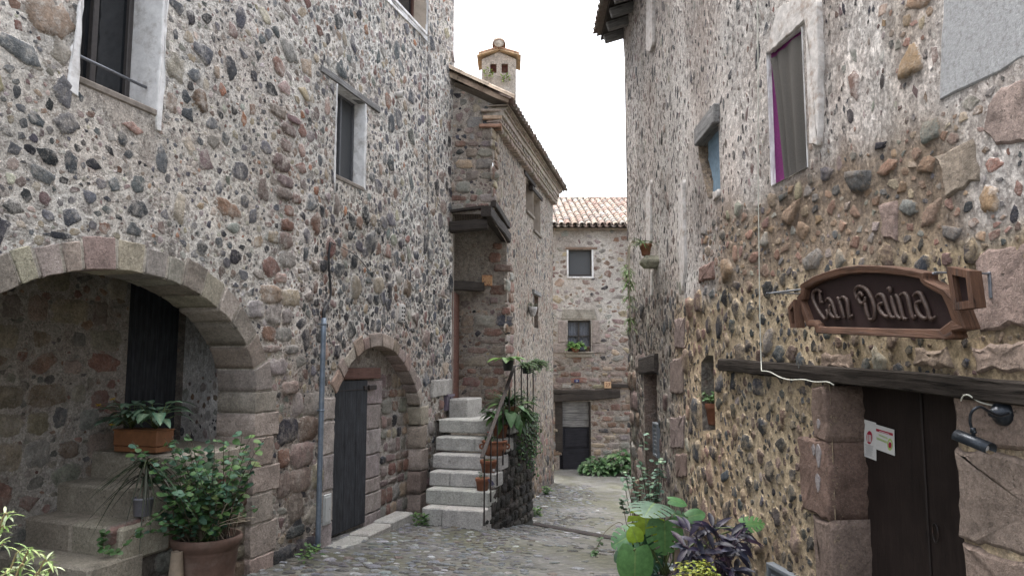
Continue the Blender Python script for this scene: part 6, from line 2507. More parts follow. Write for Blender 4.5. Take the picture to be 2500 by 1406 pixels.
def stems(parent, base, n, rad, hgt, spread, leafn, lsize, cols, rr, shape='round', droop=.25, lean=(0, 0, 0), name='foliage', mat=LEAF, stem_r=.004, stem_mat=GREENSTEM, wr=1.0, start=.25):
    lm, sm = MB(), MB()
    for i in range(n):
        a = rr.uniform(0, 6.28)
        b = V(base) + V((math.cos(a), math.sin(a), 0)) * rad * rr.random() ** .5
        H = hgt * rr.uniform(.45, 1)
        d = V((math.cos(a), math.sin(a), 0)) * spread * rr.uniform(.2, 1) + V(lean) * rr.uniform(.5, 1.2)
        pts = [b + d * (t * t * .7 + t * .3) + V((rr.uniform(-.02, .02), rr.uniform(-.02, .02), H * (t - droop * t * t * d.length / max(hgt, .05)))) for t in (0, .25, .5, .75, 1)]
        pts = spline(pts, 3)
        tube(sm, pts, [stem_r * (1 - .6 * k / len(pts)) for k in range(len(pts))], 5)
        for k in range(leafn):
            t = start + (1 - start) * (k + rr.random()) / leafn
            j = min(len(pts) - 1, int(t * (len(pts) - 1)))
            dd = rdir(rr, .15)
            sz = lsize * rr.uniform(.6, 1.25)
            leaf(lm, pts[j] + dd * rr.uniform(0, .02), dd, V((rr.uniform(-.4, .4), rr.uniform(-.9, .1), 1)), sz, sz * wr * (.95 if shape == 'round' else .55), jit(pick(cols, rr), .25, rr), shape, rr.uniform(.1, .5), .15, 5 if shape != 'round' else 6)
    sm.build('stem', stem_mat, parent)
    return lm.build(name, mat, parent)


def tuft(parent, base, n, L, W, cols, rr, up=.6, bend=.7, name='foliage', mat=LEAF, shape='strap', seg=7):
    lm = MB()
    for i in range(n):
        a = 6.28 * i / n + rr.uniform(-.3, .3)
        u_ = up * rr.uniform(.4, 1.6)
        d = V((math.cos(a), math.sin(a), u_)).normalized()
        leaf(lm, V(base) + V((rr.uniform(-.012, .012), rr.uniform(-.012, .012), rr.uniform(-.02, .03))), d, (0, 0, 1), L * rr.uniform(.6, 1.15), W, jit(pick(cols, rr), .25, rr), shape, bend * rr.uniform(.6, 1.4), .25, seg)
    return lm.build(name, mat, parent)


def rosette(parent, base, n, L, W, cols, rr, name='foliage', mat=GLOSSLEAF, up=(.1, .9), shape='ovate', bend=.45, vein=None, stalk=.08):
    lm, sm = MB(), MB()
    for i in range(n):
        a = 2.4 * i + rr.uniform(-.4, .4)
        d = V((math.cos(a), math.sin(a), rr.uniform(*up))).normalized()
        b = V(base)
        e = b + d * stalk * rr.uniform(.5, 1.5) + V((0, 0, stalk * .5))
        tube(sm, [b, (b + e) / 2 + V((0, 0, .01)), e], .004, 5)
        k = rr.uniform(.65, 1.15)
        leaf(lm, e, V((d.x, d.y, d.z * .4)), (0, 0, 1), L * k, W * k, jit(pick(cols, rr), .25, rr), shape, bend * rr.uniform(.5, 1.5), .2, 7, vein)
    sm.build('stem', GREENSTEM, parent)
    return lm.build(name, mat, parent)


def gz(x, y): return ground_z(x, y)


# --- the big pot at the porch
C = V((-2.58, 6.42, gz(-2.58, 6.42)))
P = thing('potted_shrub', 'large brown flower pot with a round-leaved green shrub beside the porch steps', 'potted plant', C)
H = -1.43 - C.z
mb = MB()
lathe(mb, C, [(0, 0), (.19, 0), (.20, .01), (.225, H * .42), (.232, H * .43), (.23, H * .45), (.252, H - .13), (.258, H - .12), (.254, H - .105), (.262, H - .10), (.27, H - .075), (.285, H - .06), (.29, H - .02), (.28, H), (.262, H), (.255, H - .04), (0, H - .05)], 40)
mb.build('pot', TERRA_BROWN, P)
mb = MB(); lathe(mb, C + V((0, 0, H - .045)), [(.25, 0), (.1, .015), (0, .02)], 20)
mb.build('soil', SOIL, P)
top = C + V((0, 0, H - .04))
stems(P, top, 48, .19, 1.0, .44, 26, .060, [(3, (.05, .11, .04)), (3, (.06, .125, .08)), (1.5, GR_D), (1.6, (.10, .175, .06)), (.5, (.14, .2, .07))], rr, 'round', .25, (-.10, -.06, 0), stem_r=.005, stem_mat=STEM)
stems(P, top, 22, .2, .45, .5, 18, .05, [(3, GR_M), (3, GR_B), (1, GR_L)], rr, 'round', .5, (-.12, .05, 0), name='low_foliage', stem_r=.004, stem_mat=STEM)
tuft(P, top + V((.06, -.12, .0)), 90, .15, .012, [(2, GR_L), (2, GR_M), (1, (.16, .17, .05))], rr, 1.6, .5, 'grass_tuft', seg=4)
mb = MB()
for i in range(26):
    a = rr.uniform(-.5, 1.2)
    b = top + V((rr.uniform(-.1, .2), rr.uniform(-.12, .1), 0))
    tube(mb, spline([b, b + V((rr.uniform(-.1, .12), -.05, .14)), b + V((rr.uniform(-.2, .3), rr.uniform(-.15, .05), rr.uniform(.12, .4)))], 4), .0032, 5)
mb.build('dry_stem', m_gen('dry_straw_stem', (.30, .25, .19), .8, 40, (.7, 1.2), .1), P)
lm, sm = MB(), MB()
pts = spline([top + V((-.22, -.12, .02)), at(420, 1240, 6.05), at(380, 1262, 5.95), at(330, 1300, 5.85), at(290, 1345, 5.72), at(262, 1348, 5.70), at(252, 1330, 5.75), at(256, 1300, 5.8)], 6)
tube(sm, pts, .0045, 5)
for i, p in enumerate(pts):
    n_ = 1 if i < len(pts) - 9 else 3
    for _ in range(n_):
        d = rdir(rr, .1)
        leaf(lm, p, d, (0, -.5, 1), .045 * rr.uniform(.7, 1.2), .045, jit(GR_M, .3, rr), 'round', .3, .1, 5)
o = lm.build('trailing_leaves', LEAF, P); sm.build('trailing_stem', STEM, P)
# tapered clay pipe next to it
p = at(430, 1400, 6.15)
z0 = gz(p.x, p.y)
T = thing('clay_cone', 'slim tapering clay pot standing between the steps and the big brown pot', 'clay pot', (p.x, p.y, z0))
mb = MB()
zt = at(436, 1345, 6.15).z
lathe(mb, (p.x, p.y, z0), [(0, 0), (.085, 0), (.083, .01), (.045, zt - z0 - .01), (.045, zt - z0), (.03, zt - z0), (.03, zt - z0 - .05), (0, zt - z0 - .05)], 22)
mb.build('cone', m_gen('pale_clay', (.22, .175, .13), .85, 16, (.8, 1.2), .3), T)
# grey plastic pot with drooping dracaena
p = at(348, 1258, 6.26)
P = thing('potted_dracaena', 'small grey plastic pot with drooping strap leaves on the porch steps', 'potted plant', p)
pot(P, p, .085, .15, GREYPLASTIC, rim=.02, base=.8)
mb = MB(); tube(mb, [p + V((0, 0, .1)), p + V((.01, 0, .3)), p + V((.02, -.01, .42))], .012, 7); mb.build('trunk', STEM, P)
tuft(P, p + V((.02, -.01, .40)), 46, .30, .019, [(3, (.018, .022, .013)), (2, (.03, .04, .018)), (.6, (.06, .05, .04)), (1, GR_D)], rr, 1.1, 2.0, seg=9)
tuft(P, p + V((.01, -.01, .30)), 26, .24, .018, [(3, (.018, .022, .013)), (.6, (.06, .05, .04)), (2, GR_D)], rr, .9, 2.0, 'lower_foliage', seg=9)
# planter box with variegated plants
pc = at(381, 1106, 6.66)
P = thing('planter_box', 'orange-brown planter box with variegated leaves and yellow flowers on the top porch step', 'planter', pc)
mb = MB()
ax, ay = V((-An.x, -An.y, 0)), T3
for (z0, z1, g) in ((0, .05, .0), (.055, .19, .006), (.185, .20, .014)):
    w = g
    obox(mb, pc + V((0, 0, z0)), ax, ay, Z3, (-w, .47 + w, -w, .20 + w, 0, z1 - z0), .006)
mb.build('box', TERRA_PLANTER, P)
b = pc + ax * .23 + ay * .1 + V((0, 0, .2))
vg = [(3, (.05, .12, .075)), (2, (.075, .16, .10)), (1, (.04, .08, .05))]
rosette(P, b + ax * .14, 34, .20, .085, vg, rr, vein=(.22, .30, .22), stalk=.13, up=(.2, 1.6))
rosette(P, b - ax * .12, 26, .21, .10, vg, rr, vein=(.20, .28, .18), stalk=.14, up=(.2, 1.6))
rosette(P, b + ax * .30 + V((0, 0, .02)), 20, .18, .07, vg, rr, vein=(.22, .30, .22), stalk=.08)
lm = MB()
for (u_, v_) in ((240, 990), (275, 975), (272, 1038)):
    c = at(u_, v_, 6.55)
    for i in range(22):
        d = rdir(rr, .3)
        leaf(lm, c, d, (0, 0, 1), .035, .014, jit((.55, .36, .03), .2, rr), 'lance', .2, .1, 3)
lm.build('flower', PETAL, P)
mb = MB()
for (u_, v_) in ((240, 990), (275, 975), (272, 1038)):
    c = at(u_, v_, 6.55)
    tube(mb, spline([b + ax * .2, (b + ax * .2 + c) / 2 + V((0, 0, .05)), c], 4), .003, 5)
mb.build('flower_stalk', GREENSTEM, P)
# light willow-leaved shrub in the near left corner
p = V((-1.78, 2.45, gz(-1.78, 2.45)))
P = thing('willow_leaved_shrub', 'pale green narrow-leaved shrub poking into the near left corner', 'shrub', p)
lm, sm = MB(), MB()
tips = [(20, 1260), (12, 1290), (8, 1330), (50, 1350), (115, 1370), (75, 1345), (130, 1385), (40, 1390), (20, 1400), (95, 1400), (60, 1380), (-30, 1300), (-40, 1360)]
for (u_, v_) in tips:
    e = at(u_, v_, 2.5 + rr.uniform(-.12, .12))
    mid = (p + e) / 2 + V((rr.uniform(-.12, .02), 0, .1))
    pts = spline([p, mid, e - V((.03, 0, .05)), e], 6)
    tube(sm, pts, [.006 * (1 - .7 * i / len(pts)) for i in range(len(pts))], 5)
    for i in range(11):
        d = V((rr.uniform(-.8, 1), rr.uniform(-.7, .7), rr.uniform(-.35, .8))).normalized()
        q = pts[-1 - min(len(pts) - 1, int(i * .7))]
        leaf(lm, q, d, (0, 0, 1), rr.uniform(.03, .058), .009, jit(pick([(3, (.30, .38, .16)), (2, (.20, .30, .10)), (1, (.42, .48, .30))], rr), .2, rr), 'lance', .4, .3, 5)
lm.build('foliage', LEAF, P); sm.build('stem', m_gen('yellow_brown_stem', (.22, .17, .08), .7, 40), P)

# --- pots on the stairs
SG = 'flower pots standing along the stairs'


def stair_pot(u, v, zt, r, h, lab, mat=TERRA, **k):
    i = tops.index(zt)
    p = A.pt(7.97 + .272 * i + (.135 if u < 1240 else .34), zt + .002, 1.19)
    P = thing('potted_plant', lab, 'potted plant', p, SG)
    pot(P, p, r, h, mat, **k)
    return P, p


P, p = stair_pot(1189, 1188, -1.77, .10, .175, 'lowest terracotta stair pot, nearly bare, with a mauve ribbon', rim=.045, base=.75)
mb = MB()
for i in range(3):
    leaf(mb, p + V((.08, -.06, .17)), V((.5 + .2 * i, -.3, -.7)), (0, -1, .3), .13, .035, (.07, .065, .11), 'lance', .1)
mb.build('ribbon', LEAF, P)
stems(P, p + V((0, 0, .15)), 4, .05, .1, .05, 3, .03, [(1, GR_D)], rr)
P, p = stair_pot(1190, 1147, -1.56, .125, .18, 'terracotta stair pot with low pale succulents and a white label', rim=.05, base=.72)
rosette(P, p + V((0, 0, .15)), 26, .07, .035, [(2, (.08, .12, .08)), (1, GR_M)], rr, stalk=.03)
mb = MB(); obox(mb, p + V((.075, -.095, .03)), V((.8, .6, 0)).normalized(), V((.6, -.8, 0)).normalized(), Z3, (-.02, .02, -.0, .006, 0, .035), .001); mb.build('label_tag', PAPER, P)
p = A.pt(7.97 + .272 * 3 + .14, -1.343, 1.19)
P = thing('potted_plant', 'wide two-handled terracotta bowl on the stairs with a small red flower', 'potted plant', p, SG)
mb = MB()
lathe(mb, p, [(0, 0), (.12, 0), (.13, .01), (.175, .08), (.185, .13), (.17, .17), (.175, .178), (.192, .19), (.195, .21), (.185, .22), (.165, .215), (.16, .19), (0, .185)], 32)
mb.build('pot', TERRA, P)
for sx in (-1, 1):
    mb = MB(); tube(mb, spline([p + V((sx * .17, 0, .165)), p + V((sx * .215, 0, .15)), p + V((sx * .215, 0, .11)), p + V((sx * .18, 0, .095))], 5), .014, 8); mb.build('handle', TERRA, P)
rosette(P, p + V((-.06, 0, .19)), 24, .12, .04, [(2, GR_M), (1, GR_D)], rr, shape='lance', stalk=.06, up=(.3, 1.2))
lm = MB()
for i in range(16): leaf(lm, p + V((-.10, -.04, .34)), rdir(rr), (0, 0, 1), .022, .014, (.45, .02, .03), 'round', .2, .1, 3)
lm.build('flower', PETAL, P)
P, p = stair_pot(1207, 1062, -1.115, .12, .2, 'terracotta stair pot with broad heart-shaped leaves behind the red flower', base=.75)
rosette(P, p + V((-.05, -.03, .22)), 16, .20, .15, [(2, (.06, .13, .04)), (1, GR_M)], rr, up=(.2, .9), stalk=.14)
P, p = stair_pot(1252, 1012, -.865, .15, .2, 'terracotta pot with a spiky green rosette at the top of the stairs', rim=.06)
tuft(P, p + V((0, 0, .2)), 64, .46, .042, [(3, GR_D), (2, GR_M), (1, GR_L)], rr, 1.3, .7, shape='lance', seg=6)
P, p = stair_pot(1244, 1046, -1.115, .12, .16, 'pot hidden under big glossy leaves spilling over the stair wall', BLACKPLASTIC)
rosette(P, p + V((.10, -.04, .30)), 54, .25, .16, [(3, (.045, .10, .035)), (2, GR_M), (1, GR_L)], rr, up=(-.7, 1.0), stalk=.17, bend=.6)
# ivy hanging from the landing
p = A.pt(9.9, -.9, 1.36)
P = thing('hanging_ivy', 'small-leaved ivy cascading down the dark stair wall from the landing', 'ivy', p)
lm, sm = MB(), MB()
for i in range(40):
    q = rr.uniform(9.45, 10.6)
    b = A.pt(q, -.86 + rr.uniform(-.03, .1), 1.26)
    L = rr.uniform(.25, .95) * (.6 + .4 * (q - 9.3))
    hh = rr.uniform(1.36, 1.46)
    pts = spline([b, A.pt(q, -.84, hh), A.pt(q + rr.uniform(-.06, .06), -.86 - L * .5, hh + .02), A.pt(q + rr.uniform(-.08, .08), -.86 - L, hh)], 5)
    tube(sm, pts, .0025, 4)
    for k in range(int(L * 38)):
        j = rr.randrange(len(pts))
        d = V((rr.uniform(-1, 1), rr.uniform(-1, .3), rr.uniform(-.9, .4))).normalized()
        leaf(lm, pts[j] + d * .015, d, V((.5, -.6, .6)), .05 * rr.uniform(.6, 1.2), .035, jit(pick([(3, GR_M), (2, GR_D), (1.5, GR_L)], rr), .3, rr), 'ovate', .3, .1, 4)
lm.build('foliage', LEAF, P); sm.build('stem', STEM, P)
for i in range(1): pass
# upright leafy growth behind the railing
p = A.pt(10.2, -.88, 1.15)
P = thing('leafy_plant', 'bushy small-leaved plant growing up behind the railing on the landing', 'plant', p)
stems(P, p, 26, .25, .55, .22, 14, .05, [(3, GR_M), (2, GR_L), (2, GR_D)], rr, 'ovate', .3)
# three black pots hooked on the top rail
for (u_, v_, lab, kind) in ((1251, 905, 'black pot on the stair rail with one big pale green leaf', 0), (1282, 912, 'middle black pot on the stair rail with trailing sprigs', 1), (1309, 904, 'black pot at the far end of the stair rail with bushy trailing sprigs', 2)):
    q, z = A.hit(u_, v_, 1.37)
    p = A.pt(q, z, 1.40 if kind else 1.30)
    P = thing('potted_plant', lab, 'potted plant', p, 'black pots on the stair rail')
    pot(P, p, .095, .165, BLACKPLASTIC, rim=.02, base=.72)
    mb = MB(); tube(mb, [A.pt(q, zb if False else p.z + .13, 1.34), p + V((0, 0, .14))], .006, 6); mb.build('hook', IRON, P)
    if kind == 0:
        rosette(P, p + V((0, 0, .14)), 9, .24, .19, [(2, (.13, .24, .06)), (1, GR_L)], rr, up=(.1, .7), stalk=.06)
    else:
        stems(P, p + V((0, 0, .14)), 30, .08, .15, .2, 12, .04, [(3, (.07, .12, .05)), (2, GR_L), (1, GR_M)], rr, 'ovate', 1.8, (.05, -.02, 0))
# small sculpted planter on house C
q, z = CS.hit(1290, 772)
p = CS.pt(q, z, .09)
P = thing('potted_plant', 'small mottled stone pot with dark sprigs fixed to the side of the middle house', 'potted plant', p)
mb = MB(); lathe(mb, p, [(0, 0), (.05, .0), (.06, .03), (.09, .12), (.10, .20), (.08, .2), (0, .18)], 16, wob=.05); mb.build('pot', m_gen('mottled_stone_pot', (.35, .34, .33), .9, 25, (.4, 1.3), .6), P)
stems(P, p + V((0, 0, .18)), 10, .06, .16, .08, 7, .035, [(2, (.025, .03, .02)), (1, GR_D)], rr, 'ovate')

# --- far house: window plants and the bush at its foot
p = at(1405, 860, DY - .06)
P = thing('potted_plant', 'leafy green window-sill plant trailing from the lower far window', 'potted plant', p)
pot(P, p, .13, .16, TERRA)
stems(P, p + V((0, 0, .15)), 46, .16, .26, .30, 10, .075, [(3, (.10, .19, .05)), (2, (.06, .13, .035)), (2, (.16, .26, .08))], rr, 'ovate', 1.2, (0, -.06, 0), wr=1.3)
p = at(1434, 860, DY - .06)
P = thing('flower_pot', 'small brown clay pot at the right end of the far window sill', 'flower pot', p)
pot(P, p, .075, .17, TERRA_BROWN)
for (u_, v_, n_, lab) in ((1462, 1158, 58, 'low dark broad-leaved bush against the far house, nearest its door'), (1515, 1160, 74, 'low dark broad-leaved bush against the far house, half behind the right wall')):
    p = at(u_, v_, 20.9); p.z = gz(p.x, p.y)
    P = thing('bush', lab, 'bush', p, 'broad-leaved bushes at the foot of the far house')
    lm = MB()
    for i in range(n_ * 4):
        a = rr.uniform(0, 6.28)
        r_ = rr.random() ** .5 * .52
        hh = (.62 if u_ > 1500 else .42) * (1 - (r_ / .6) ** 2) + .05
        b = p + V((math.cos(a) * r_, math.sin(a) * r_ * .7, hh * rr.uniform(.35, 1)))
        d = V((math.cos(a), math.sin(a) - .4, rr.uniform(-.5, .7))).normalized()
        leaf(lm, b, d, (0, -.4, 1), rr.uniform(.12, .22), .11, jit(pick([(3, (.025, .06, .02)), (2, (.04, .085, .03)), (1, (.07, .12, .045))], rr), .3, rr), 'ovate', .5, .2, 5)
    lm.build('foliage', GLOSSLEAF, P)

# --- house B ledge and niche
q, z = B.hit(1578, 622, .12)
cor = MB()
wbox(cor, B, q - .15, q + .15, z - .17, z - .02, -.1, .2, .06, (.27, .26, .2))
cor.build('ledge_stone', DRESSED, houseB)
p = B.pt(q - .02, z - .015, .13)
P = thing('potted_plant', 'terracotta pot on a stone ledge of the right wall with spidery trailing plant', 'potted plant', p)
pot(P, p, .075, .15, TERRA)
tuft(P, p + V((-.05, 0, .15)), 80, .17, .012, [(2, (.16, .22, .09)), (2, GR_L), (1, GR_M)], rr, .7, .9, seg=5)
lm, sm = MB(), MB()
for i in range(7):
    L = rr.uniform(.3, 1.5)
    o_ = rr.uniform(-.05, .25)
    b = p + V((-.07, 0, .14))
    pts = spline([b, b + V((-.12, o_ * .3, .02)), b + V((-.15, o_, -L * .5)), b + V((-.13, o_ + .05, -L))], 5)
    tube(sm, pts, .004, 5)
    for k in (len(pts) - 1, len(pts) // 2 + 2):
        for _ in range(16):
            d = rdir(rr, 0)
            leaf(lm, pts[k], d, (0, 0, 1), .12, .018, jit((.17, .25, .10), .3, rr), 'strap', .6, .2, 4)
lm.build('plantlets', LEAF, P); sm.build('runner', m_gen('pale_runner', (.3, .27, .2), .7), P)
q, z = B.hit(1738, 1050, -.08)
p = B.pt(lerp(q, nn_, .0), bnic[0][1] + .01, -.10)
P = thing('potted_plant', 'narrow terracotta pot tucked in the slit niche of the right wall', 'potted plant', p)
pot(P, p, .075, .20, TERRA, rim=.05)
stems(P, p + V((0, 0, .19)), 14, .05, .15, .12, 7, .04, [(2, (.11, .2, .08)), (1, GR_L)], rr, 'lance', .3)


# --- the plants at the foot of the right wall
def monstera(lm, c, d, nrm, L, W, col, holes=True, vein=(.13, .20, .065)):
    """heart-shaped leaf, split between the veins"""
    c, d = V(c), V(d).normalized()
    nrm = V(nrm); nrm = (nrm - d * nrm.dot(d)).normalized()
    s_ = d.cross(nrm)
    N = 60
    T = [i / N for i in range(N + 1)]

    def wid(t): return max(.015, math.sin(math.pi * min(1, (t * .93 + .07)) ** .62) ** .75)
    for sg in (-1, 1):
        off = rr.uniform(0, .1)
        vs, fs, cs = [], [], []
        for t in T:
            w = wid(t) * W * .5
            back = .22 * L * (1 - t) ** 3      # basal lobes sweep back
            mid = c + d * (L * t) - nrm * (.22 * L * t * t)
            for k in (0, .07, .42, .72, 1):
                p = mid + s_ * (sg * w * k) - d * (back * k) + d * (.13 * L * k * k * math.sin(math.pi * t)) + nrm * (.10 * w * k - .22 * w * k * k) + d * (.10 * L * k * k * (1 - t))
                vs.append(p)
                cs.append((vein if k == 0 else col) + (1,))
        for i in range(N):
            t = (i + .5) / N
            f = ((t + off) * 5.6) % 1.0
            cut = holes and .10 < t < .92 and f < .24
            for k in range(4):
                if cut and k >= 2: continue
                a = i * 5 + k
                fs.append((a, a + 1, a + 6, a + 5))
        lm.add(vs, fs, cs)


GP = at(1640, 1420, 5.9)
base = V((GP.x, GP.y, gz(GP.x, GP.y)))
P = thing('monstera', 'potted swiss cheese plant with big split green leaves at the foot of the right wall', 'potted plant', base)
pz_ = at(1640, 1390, 5.9).z
mb = MB(); lathe(mb, base, pot_profile(.20, pz_ - base.z, rim=.05, base=.7), 32); mb.build('pot', GREENPLASTIC, P)
mb = MB(); lathe(mb, base + V((0, 0, pz_ - base.z - .04)), [(.185, 0), (0, .02)], 16); mb.build('soil', SOIL, P)
MG, MGD, MY = (.055, .125, .05), (.03, .07, .035), (.20, .28, .03)
leaves = [  # u, v (stalk end), direction in the picture, facing, length, width, colour, split, depth
    (1598, 1228, (-.45, -.85, -.05), (-.1, -.45, .88), .24, .34, (.075, .14, .09), True, 5.75),
    (1578, 1252, (-.1, -.1, -1), (-.3, -.9, .1), .24, .30, MY, True, 5.95),
    (1622, 1272, (.02, -.12, -1), (.05, -.95, .25), .25, .29, (.07, .15, .055), True, 5.7),
    (1553, 1300, (-.95, -.2, -.35), (-.2, -.7, .6), .21, .22, (.06, .14, .06), True, 5.75),
    (1566, 1308, (.05, -.2, -.9), (.2, -.9, .4), .16, .20, MGD, False, 5.75),
    (1551, 1338, (-.05, -.1, -1), (-.1, -.95, .25), .28, .27, (.07, .16, .05), False, 5.6),
    (1556, 1322, (-.2, -.1, .5), (-.2, -.9, .3), .12, .13, MY, False, 5.7),
    (1634, 1220, (1, -.1, -.1), (.1, -.5, .85), .14, .11, MG, False, 5.8),
    (1645, 1255, (.9, .2, -.2), (0, -.4, .9), .24, .20, MGD, True, 6.0),
    (1680, 1262, (.85, .1, .25), (0, -.7, .6), .15, .12, MG, False, 5.95),
    (1812, 1280, (.9, -.1, .12), (0, -.8, .55), .16, .12, (.07, .15, .05), True, 5.3),
    (1535, 1345, (-.8, -.3, -.4), (-.1, -.8, .5), .13, .12, MGD, False, 5.7),
    (1600, 1345, (-.3, -.3, -.8), (0, -.9, .4), .17, .15, MGD, True, 5.8),
]
lm, sm = MB(), MB()
for (u_, v_, d, nm, L, W, c, ho, Y) in leaves:
    e = at(u_, v_, Y)
    monstera(lm, e, d, nm, L, W, jit(c, .12, rr), ho)
    b = base + V((rr.uniform(-.1, .1), rr.uniform(-.1, .1), pz_ - base.z - .04))
    tube(sm, spline([b, lerp(b, e, .5) + V((0, 0, .08)), e + V((0, .01, -.02)), e], 5), .0065, 6)
for i in range(14):
    b = base + V((rr.uniform(-.1, .1), rr.uniform(-.1, .1), pz_ - base.z - .04))
    e = b + V((rr.uniform(-.3, .25), rr.uniform(-.2, .15), rr.uniform(.12, .3)))
    tube(sm, spline([b, lerp(b, e, .5) + V((0, 0, .06)), e], 5), .005, 5)
lm.build('foliage', GLOSSLEAF, P, label='glossy split leaves, one of them yellow-green'); sm.build('stem', GREENSTEM, P)
mb = MB()
beam(mb, at(1650, 1405, 5.75), at(1656, 1276, 5.75), (0, -1, 0), .018, .014, rr, .004)
mb.build('stake', m_wood('grey_brown_stake', (.10, .075, .055), (.2, .155, .12)), P)
# purple heart
PH = at(1760, 1440, 5.2)
base = V((PH.x, PH.y, gz(PH.x, PH.y)))
P = thing('purple_plant', 'dark purple lance-leaved plant in a pot beside the split-leaved plant', 'potted plant', base)
hz = at(1760, 1412, 5.2).z - base.z
pot(P, base, .20, hz, GREENPLASTIC, rim=.04)
lm, sm = MB(), MB()
for i in range(34):
    u_, v_ = rr.uniform(1660, 1822), rr.uniform(1268, 1402)
    if v_ < 1300 and rr.random() < .35: continue
    e = at(u_, v_, 5.2 + rr.uniform(-.22, .2))
    b = base + V((rr.uniform(-.12, .12), rr.uniform(-.1, .1), hz - .02))
    pts = spline([b, lerp(b, e, .55) + V((0, -.02, .05)), e], 5)
    tube(sm, pts, .0045, 5)
    for k in range(rr.choice((3, 4, 4, 5))):
        a = rr.uniform(0, 6.28)
        d = V((math.cos(a), math.sin(a) * .8 - .2, rr.uniform(-.7, .9))).normalized()
        q = pts[-1 - min(k, 4)]
        leaf(lm, q, d, (0, -.6, 1), rr.uniform(.11, .19), .042, jit(pick([(4, (.010, .010, .021)), (3, (.014, .011, .026)), (2, (.025, .026, .042)), (1, (.02, .008, .023))], rr), .25, rr), 'lance', .35, .35, 6)
lm.build('foliage', GLOSSLEAF, P); sm.build('stem', m_gen('purple_stem', (.05, .03, .045), .6), P)
mb = MB()
tube(mb, spline([at(1690, 1315, 5.4), at(1722, 1292, 5.3), at(1760, 1288, 5.2), at(1800, 1287, 5.2)], 5), .004, 5)
mb.build('runner', GREENSTEM, P)
# yellow-green succulent
p0 = at(1700, 1430, 4.9)
base = V((p0.x, p0.y, gz(p0.x, p0.y)))
P = thing('succulent', 'yellow-green crinkled succulent in front of the purple plant', 'potted plant', base)
hz = at(1700, 1412, 4.9).z - base.z
pot(P, base, .13, hz, TERRA_BROWN)
lm = MB()
for i in range(190):
    b = base + V((rr.uniform(-.13, .13), rr.uniform(-.12, .12), hz + rr.uniform(-.05, .085)))
    for k in range(3):
        leaf(lm, b, rdir(rr, .4), (0, 0, 1), .026, .02, jit(pick([(3, (.22, .24, .035)), (2, (.13, .17, .03)), (1, (.3, .3, .06))], rr), .2, rr), 'round', .4, .2, 3)
lm.build('foliage', LEAF, P)
# thin shrub behind the monstera
p0 = at(1585, 1290, 7.9)
base = V((p0.x, p0.y, gz(p0.x, p0.y)))
P = thing('thin_shrub', 'thin blue-green shrub with small round leaves behind the split-leaved plant', 'shrub', base)
lm, sm = MB(), MB()
for (u_, v_, n_) in ((1575, 1058, 16), (1563, 1130, 12), (1570, 1145, 10), (1612, 1125, 40), (1608, 1150, 34), (1528, 1160, 22), (1542, 1165, 22), (1555, 1180, 20), (1580, 1180, 26), (1600, 1185, 30), (1560, 1200, 22), (1590, 1205, 24), (1525, 1180, 10)):
    e = at(u_, v_, 7.9 + rr.uniform(-.2, .2))
    pts = spline([base + V((rr.uniform(-.08, .08), rr.uniform(-.05, .05), 0)), lerp(base, e, .5) + V((rr.uniform(-.05, .05), 0, .06)), e], 8)
    tube(sm, pts, .004, 5)
    for k in range(n_):
        q = pts[-1 - int(rr.random() ** 1.4 * 9)] + V((rr.uniform(-.03, .03), rr.uniform(-.03, .03), rr.uniform(-.03, .03)))
        d = V((rr.uniform(-1, 1), rr.uniform(-1, .5), rr.uniform(-.2, .25))).normalized()
        leaf(lm, q, d, (0, -.2, 1), .055 * rr.uniform(.6, 1.2), .045, jit(pick([(3, (.12, .20, .14)), (2, (.07, .13, .08)), (1, (.18, .27, .17))], rr), .2, rr), 'round', .2, .1, 5)
lm.build('foliage', LEAF, P); sm.build('stem', STEM, P)
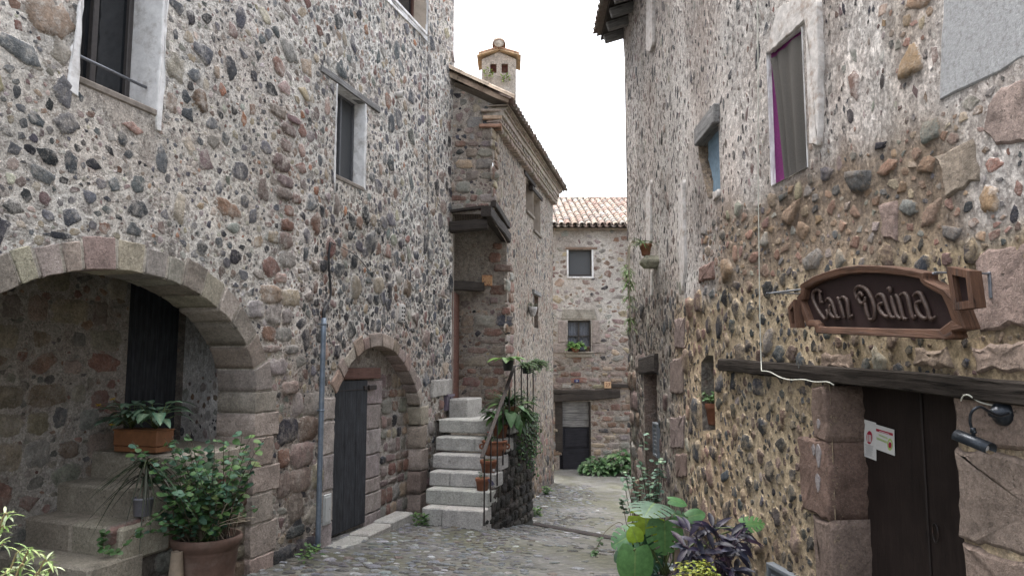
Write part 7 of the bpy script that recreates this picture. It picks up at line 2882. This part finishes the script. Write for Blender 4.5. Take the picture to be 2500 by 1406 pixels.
# trailing sprig reaching over the paving
p0 = at(1520, 1300, 6.4)
P = thing('trailing_sprig', 'thin sprig arching over the paving left of the split-leaved plant', 'plant', (p0.x, p0.y, gz(p0.x, p0.y)))
b = V((p0.x + .15, p0.y, gz(p0.x, p0.y)))
lm, sm = MB(), MB()
pts = spline([b, at(1530, 1320, 6.4), at(1515, 1275, 6.4), at(1480, 1295, 6.3), at(1463, 1325, 6.25), at(1450, 1350, 6.2)], 6)
tube(sm, pts, .003, 5)
for i in range(26):
    q = pts[-1 - int(rr.random() ** 2 * 10)]
    leaf(lm, q, rdir(rr, -.2), (0, -.3, 1), .04, .028, jit(GR_M, .3, rr), 'ovate', .3, .1, 4)
pts = spline([b, at(1528, 1270, 6.5), at(1522, 1240, 6.5), at(1516, 1222, 6.5)], 6)
tube(sm, pts, .003, 5)
for i in range(30):
    q = pts[-1 - int(rr.random() * 12)]
    leaf(lm, q, rdir(rr, .2), (0, -.3, 1), .04, .03, jit(GR_D, .3, rr), 'ovate', .3, .1, 4)
lm.build('foliage', LEAF, P); sm.build('stem', STEM, P)
# weeds at the foot of the walls
for (u_, v_, Y, lab, n_, s_) in ((1026, 1250, 10.45, 'green weed in the gap between kerb and stairs', 46, .09), (757, 1392, 8.3, 'green weed at the foot of the drainpipe', 40, .08), (1308, 1222, 14.2, 'dark weed at the foot of the middle house', 44, .11),
                                 (738, 1398, 8.0, 'small weed on the cobbles left of the drainpipe foot', 24, .06), (1335, 1180, 17.0, 'low weeds along the far foot of the middle house', 40, .12)):
    p = at(u_, v_, Y); p.z = gz(p.x, p.y)
    P = thing('weed', lab, 'weed', p)
    lm = MB()
    for i in range(n_):
        b = p + V((rr.uniform(-.09, .09), rr.uniform(-.06, .06), rr.uniform(0, .14)))
        leaf(lm, b, rdir(rr, .5), (0, -.3, 1), s_ * rr.uniform(.5, 1.1), s_ * .45, jit(pick([(2, GR_L), (2, GR_M)], rr), .3, rr), 'ovate', .4, .15, 4)
    lm.build('foliage', LEAF, P)
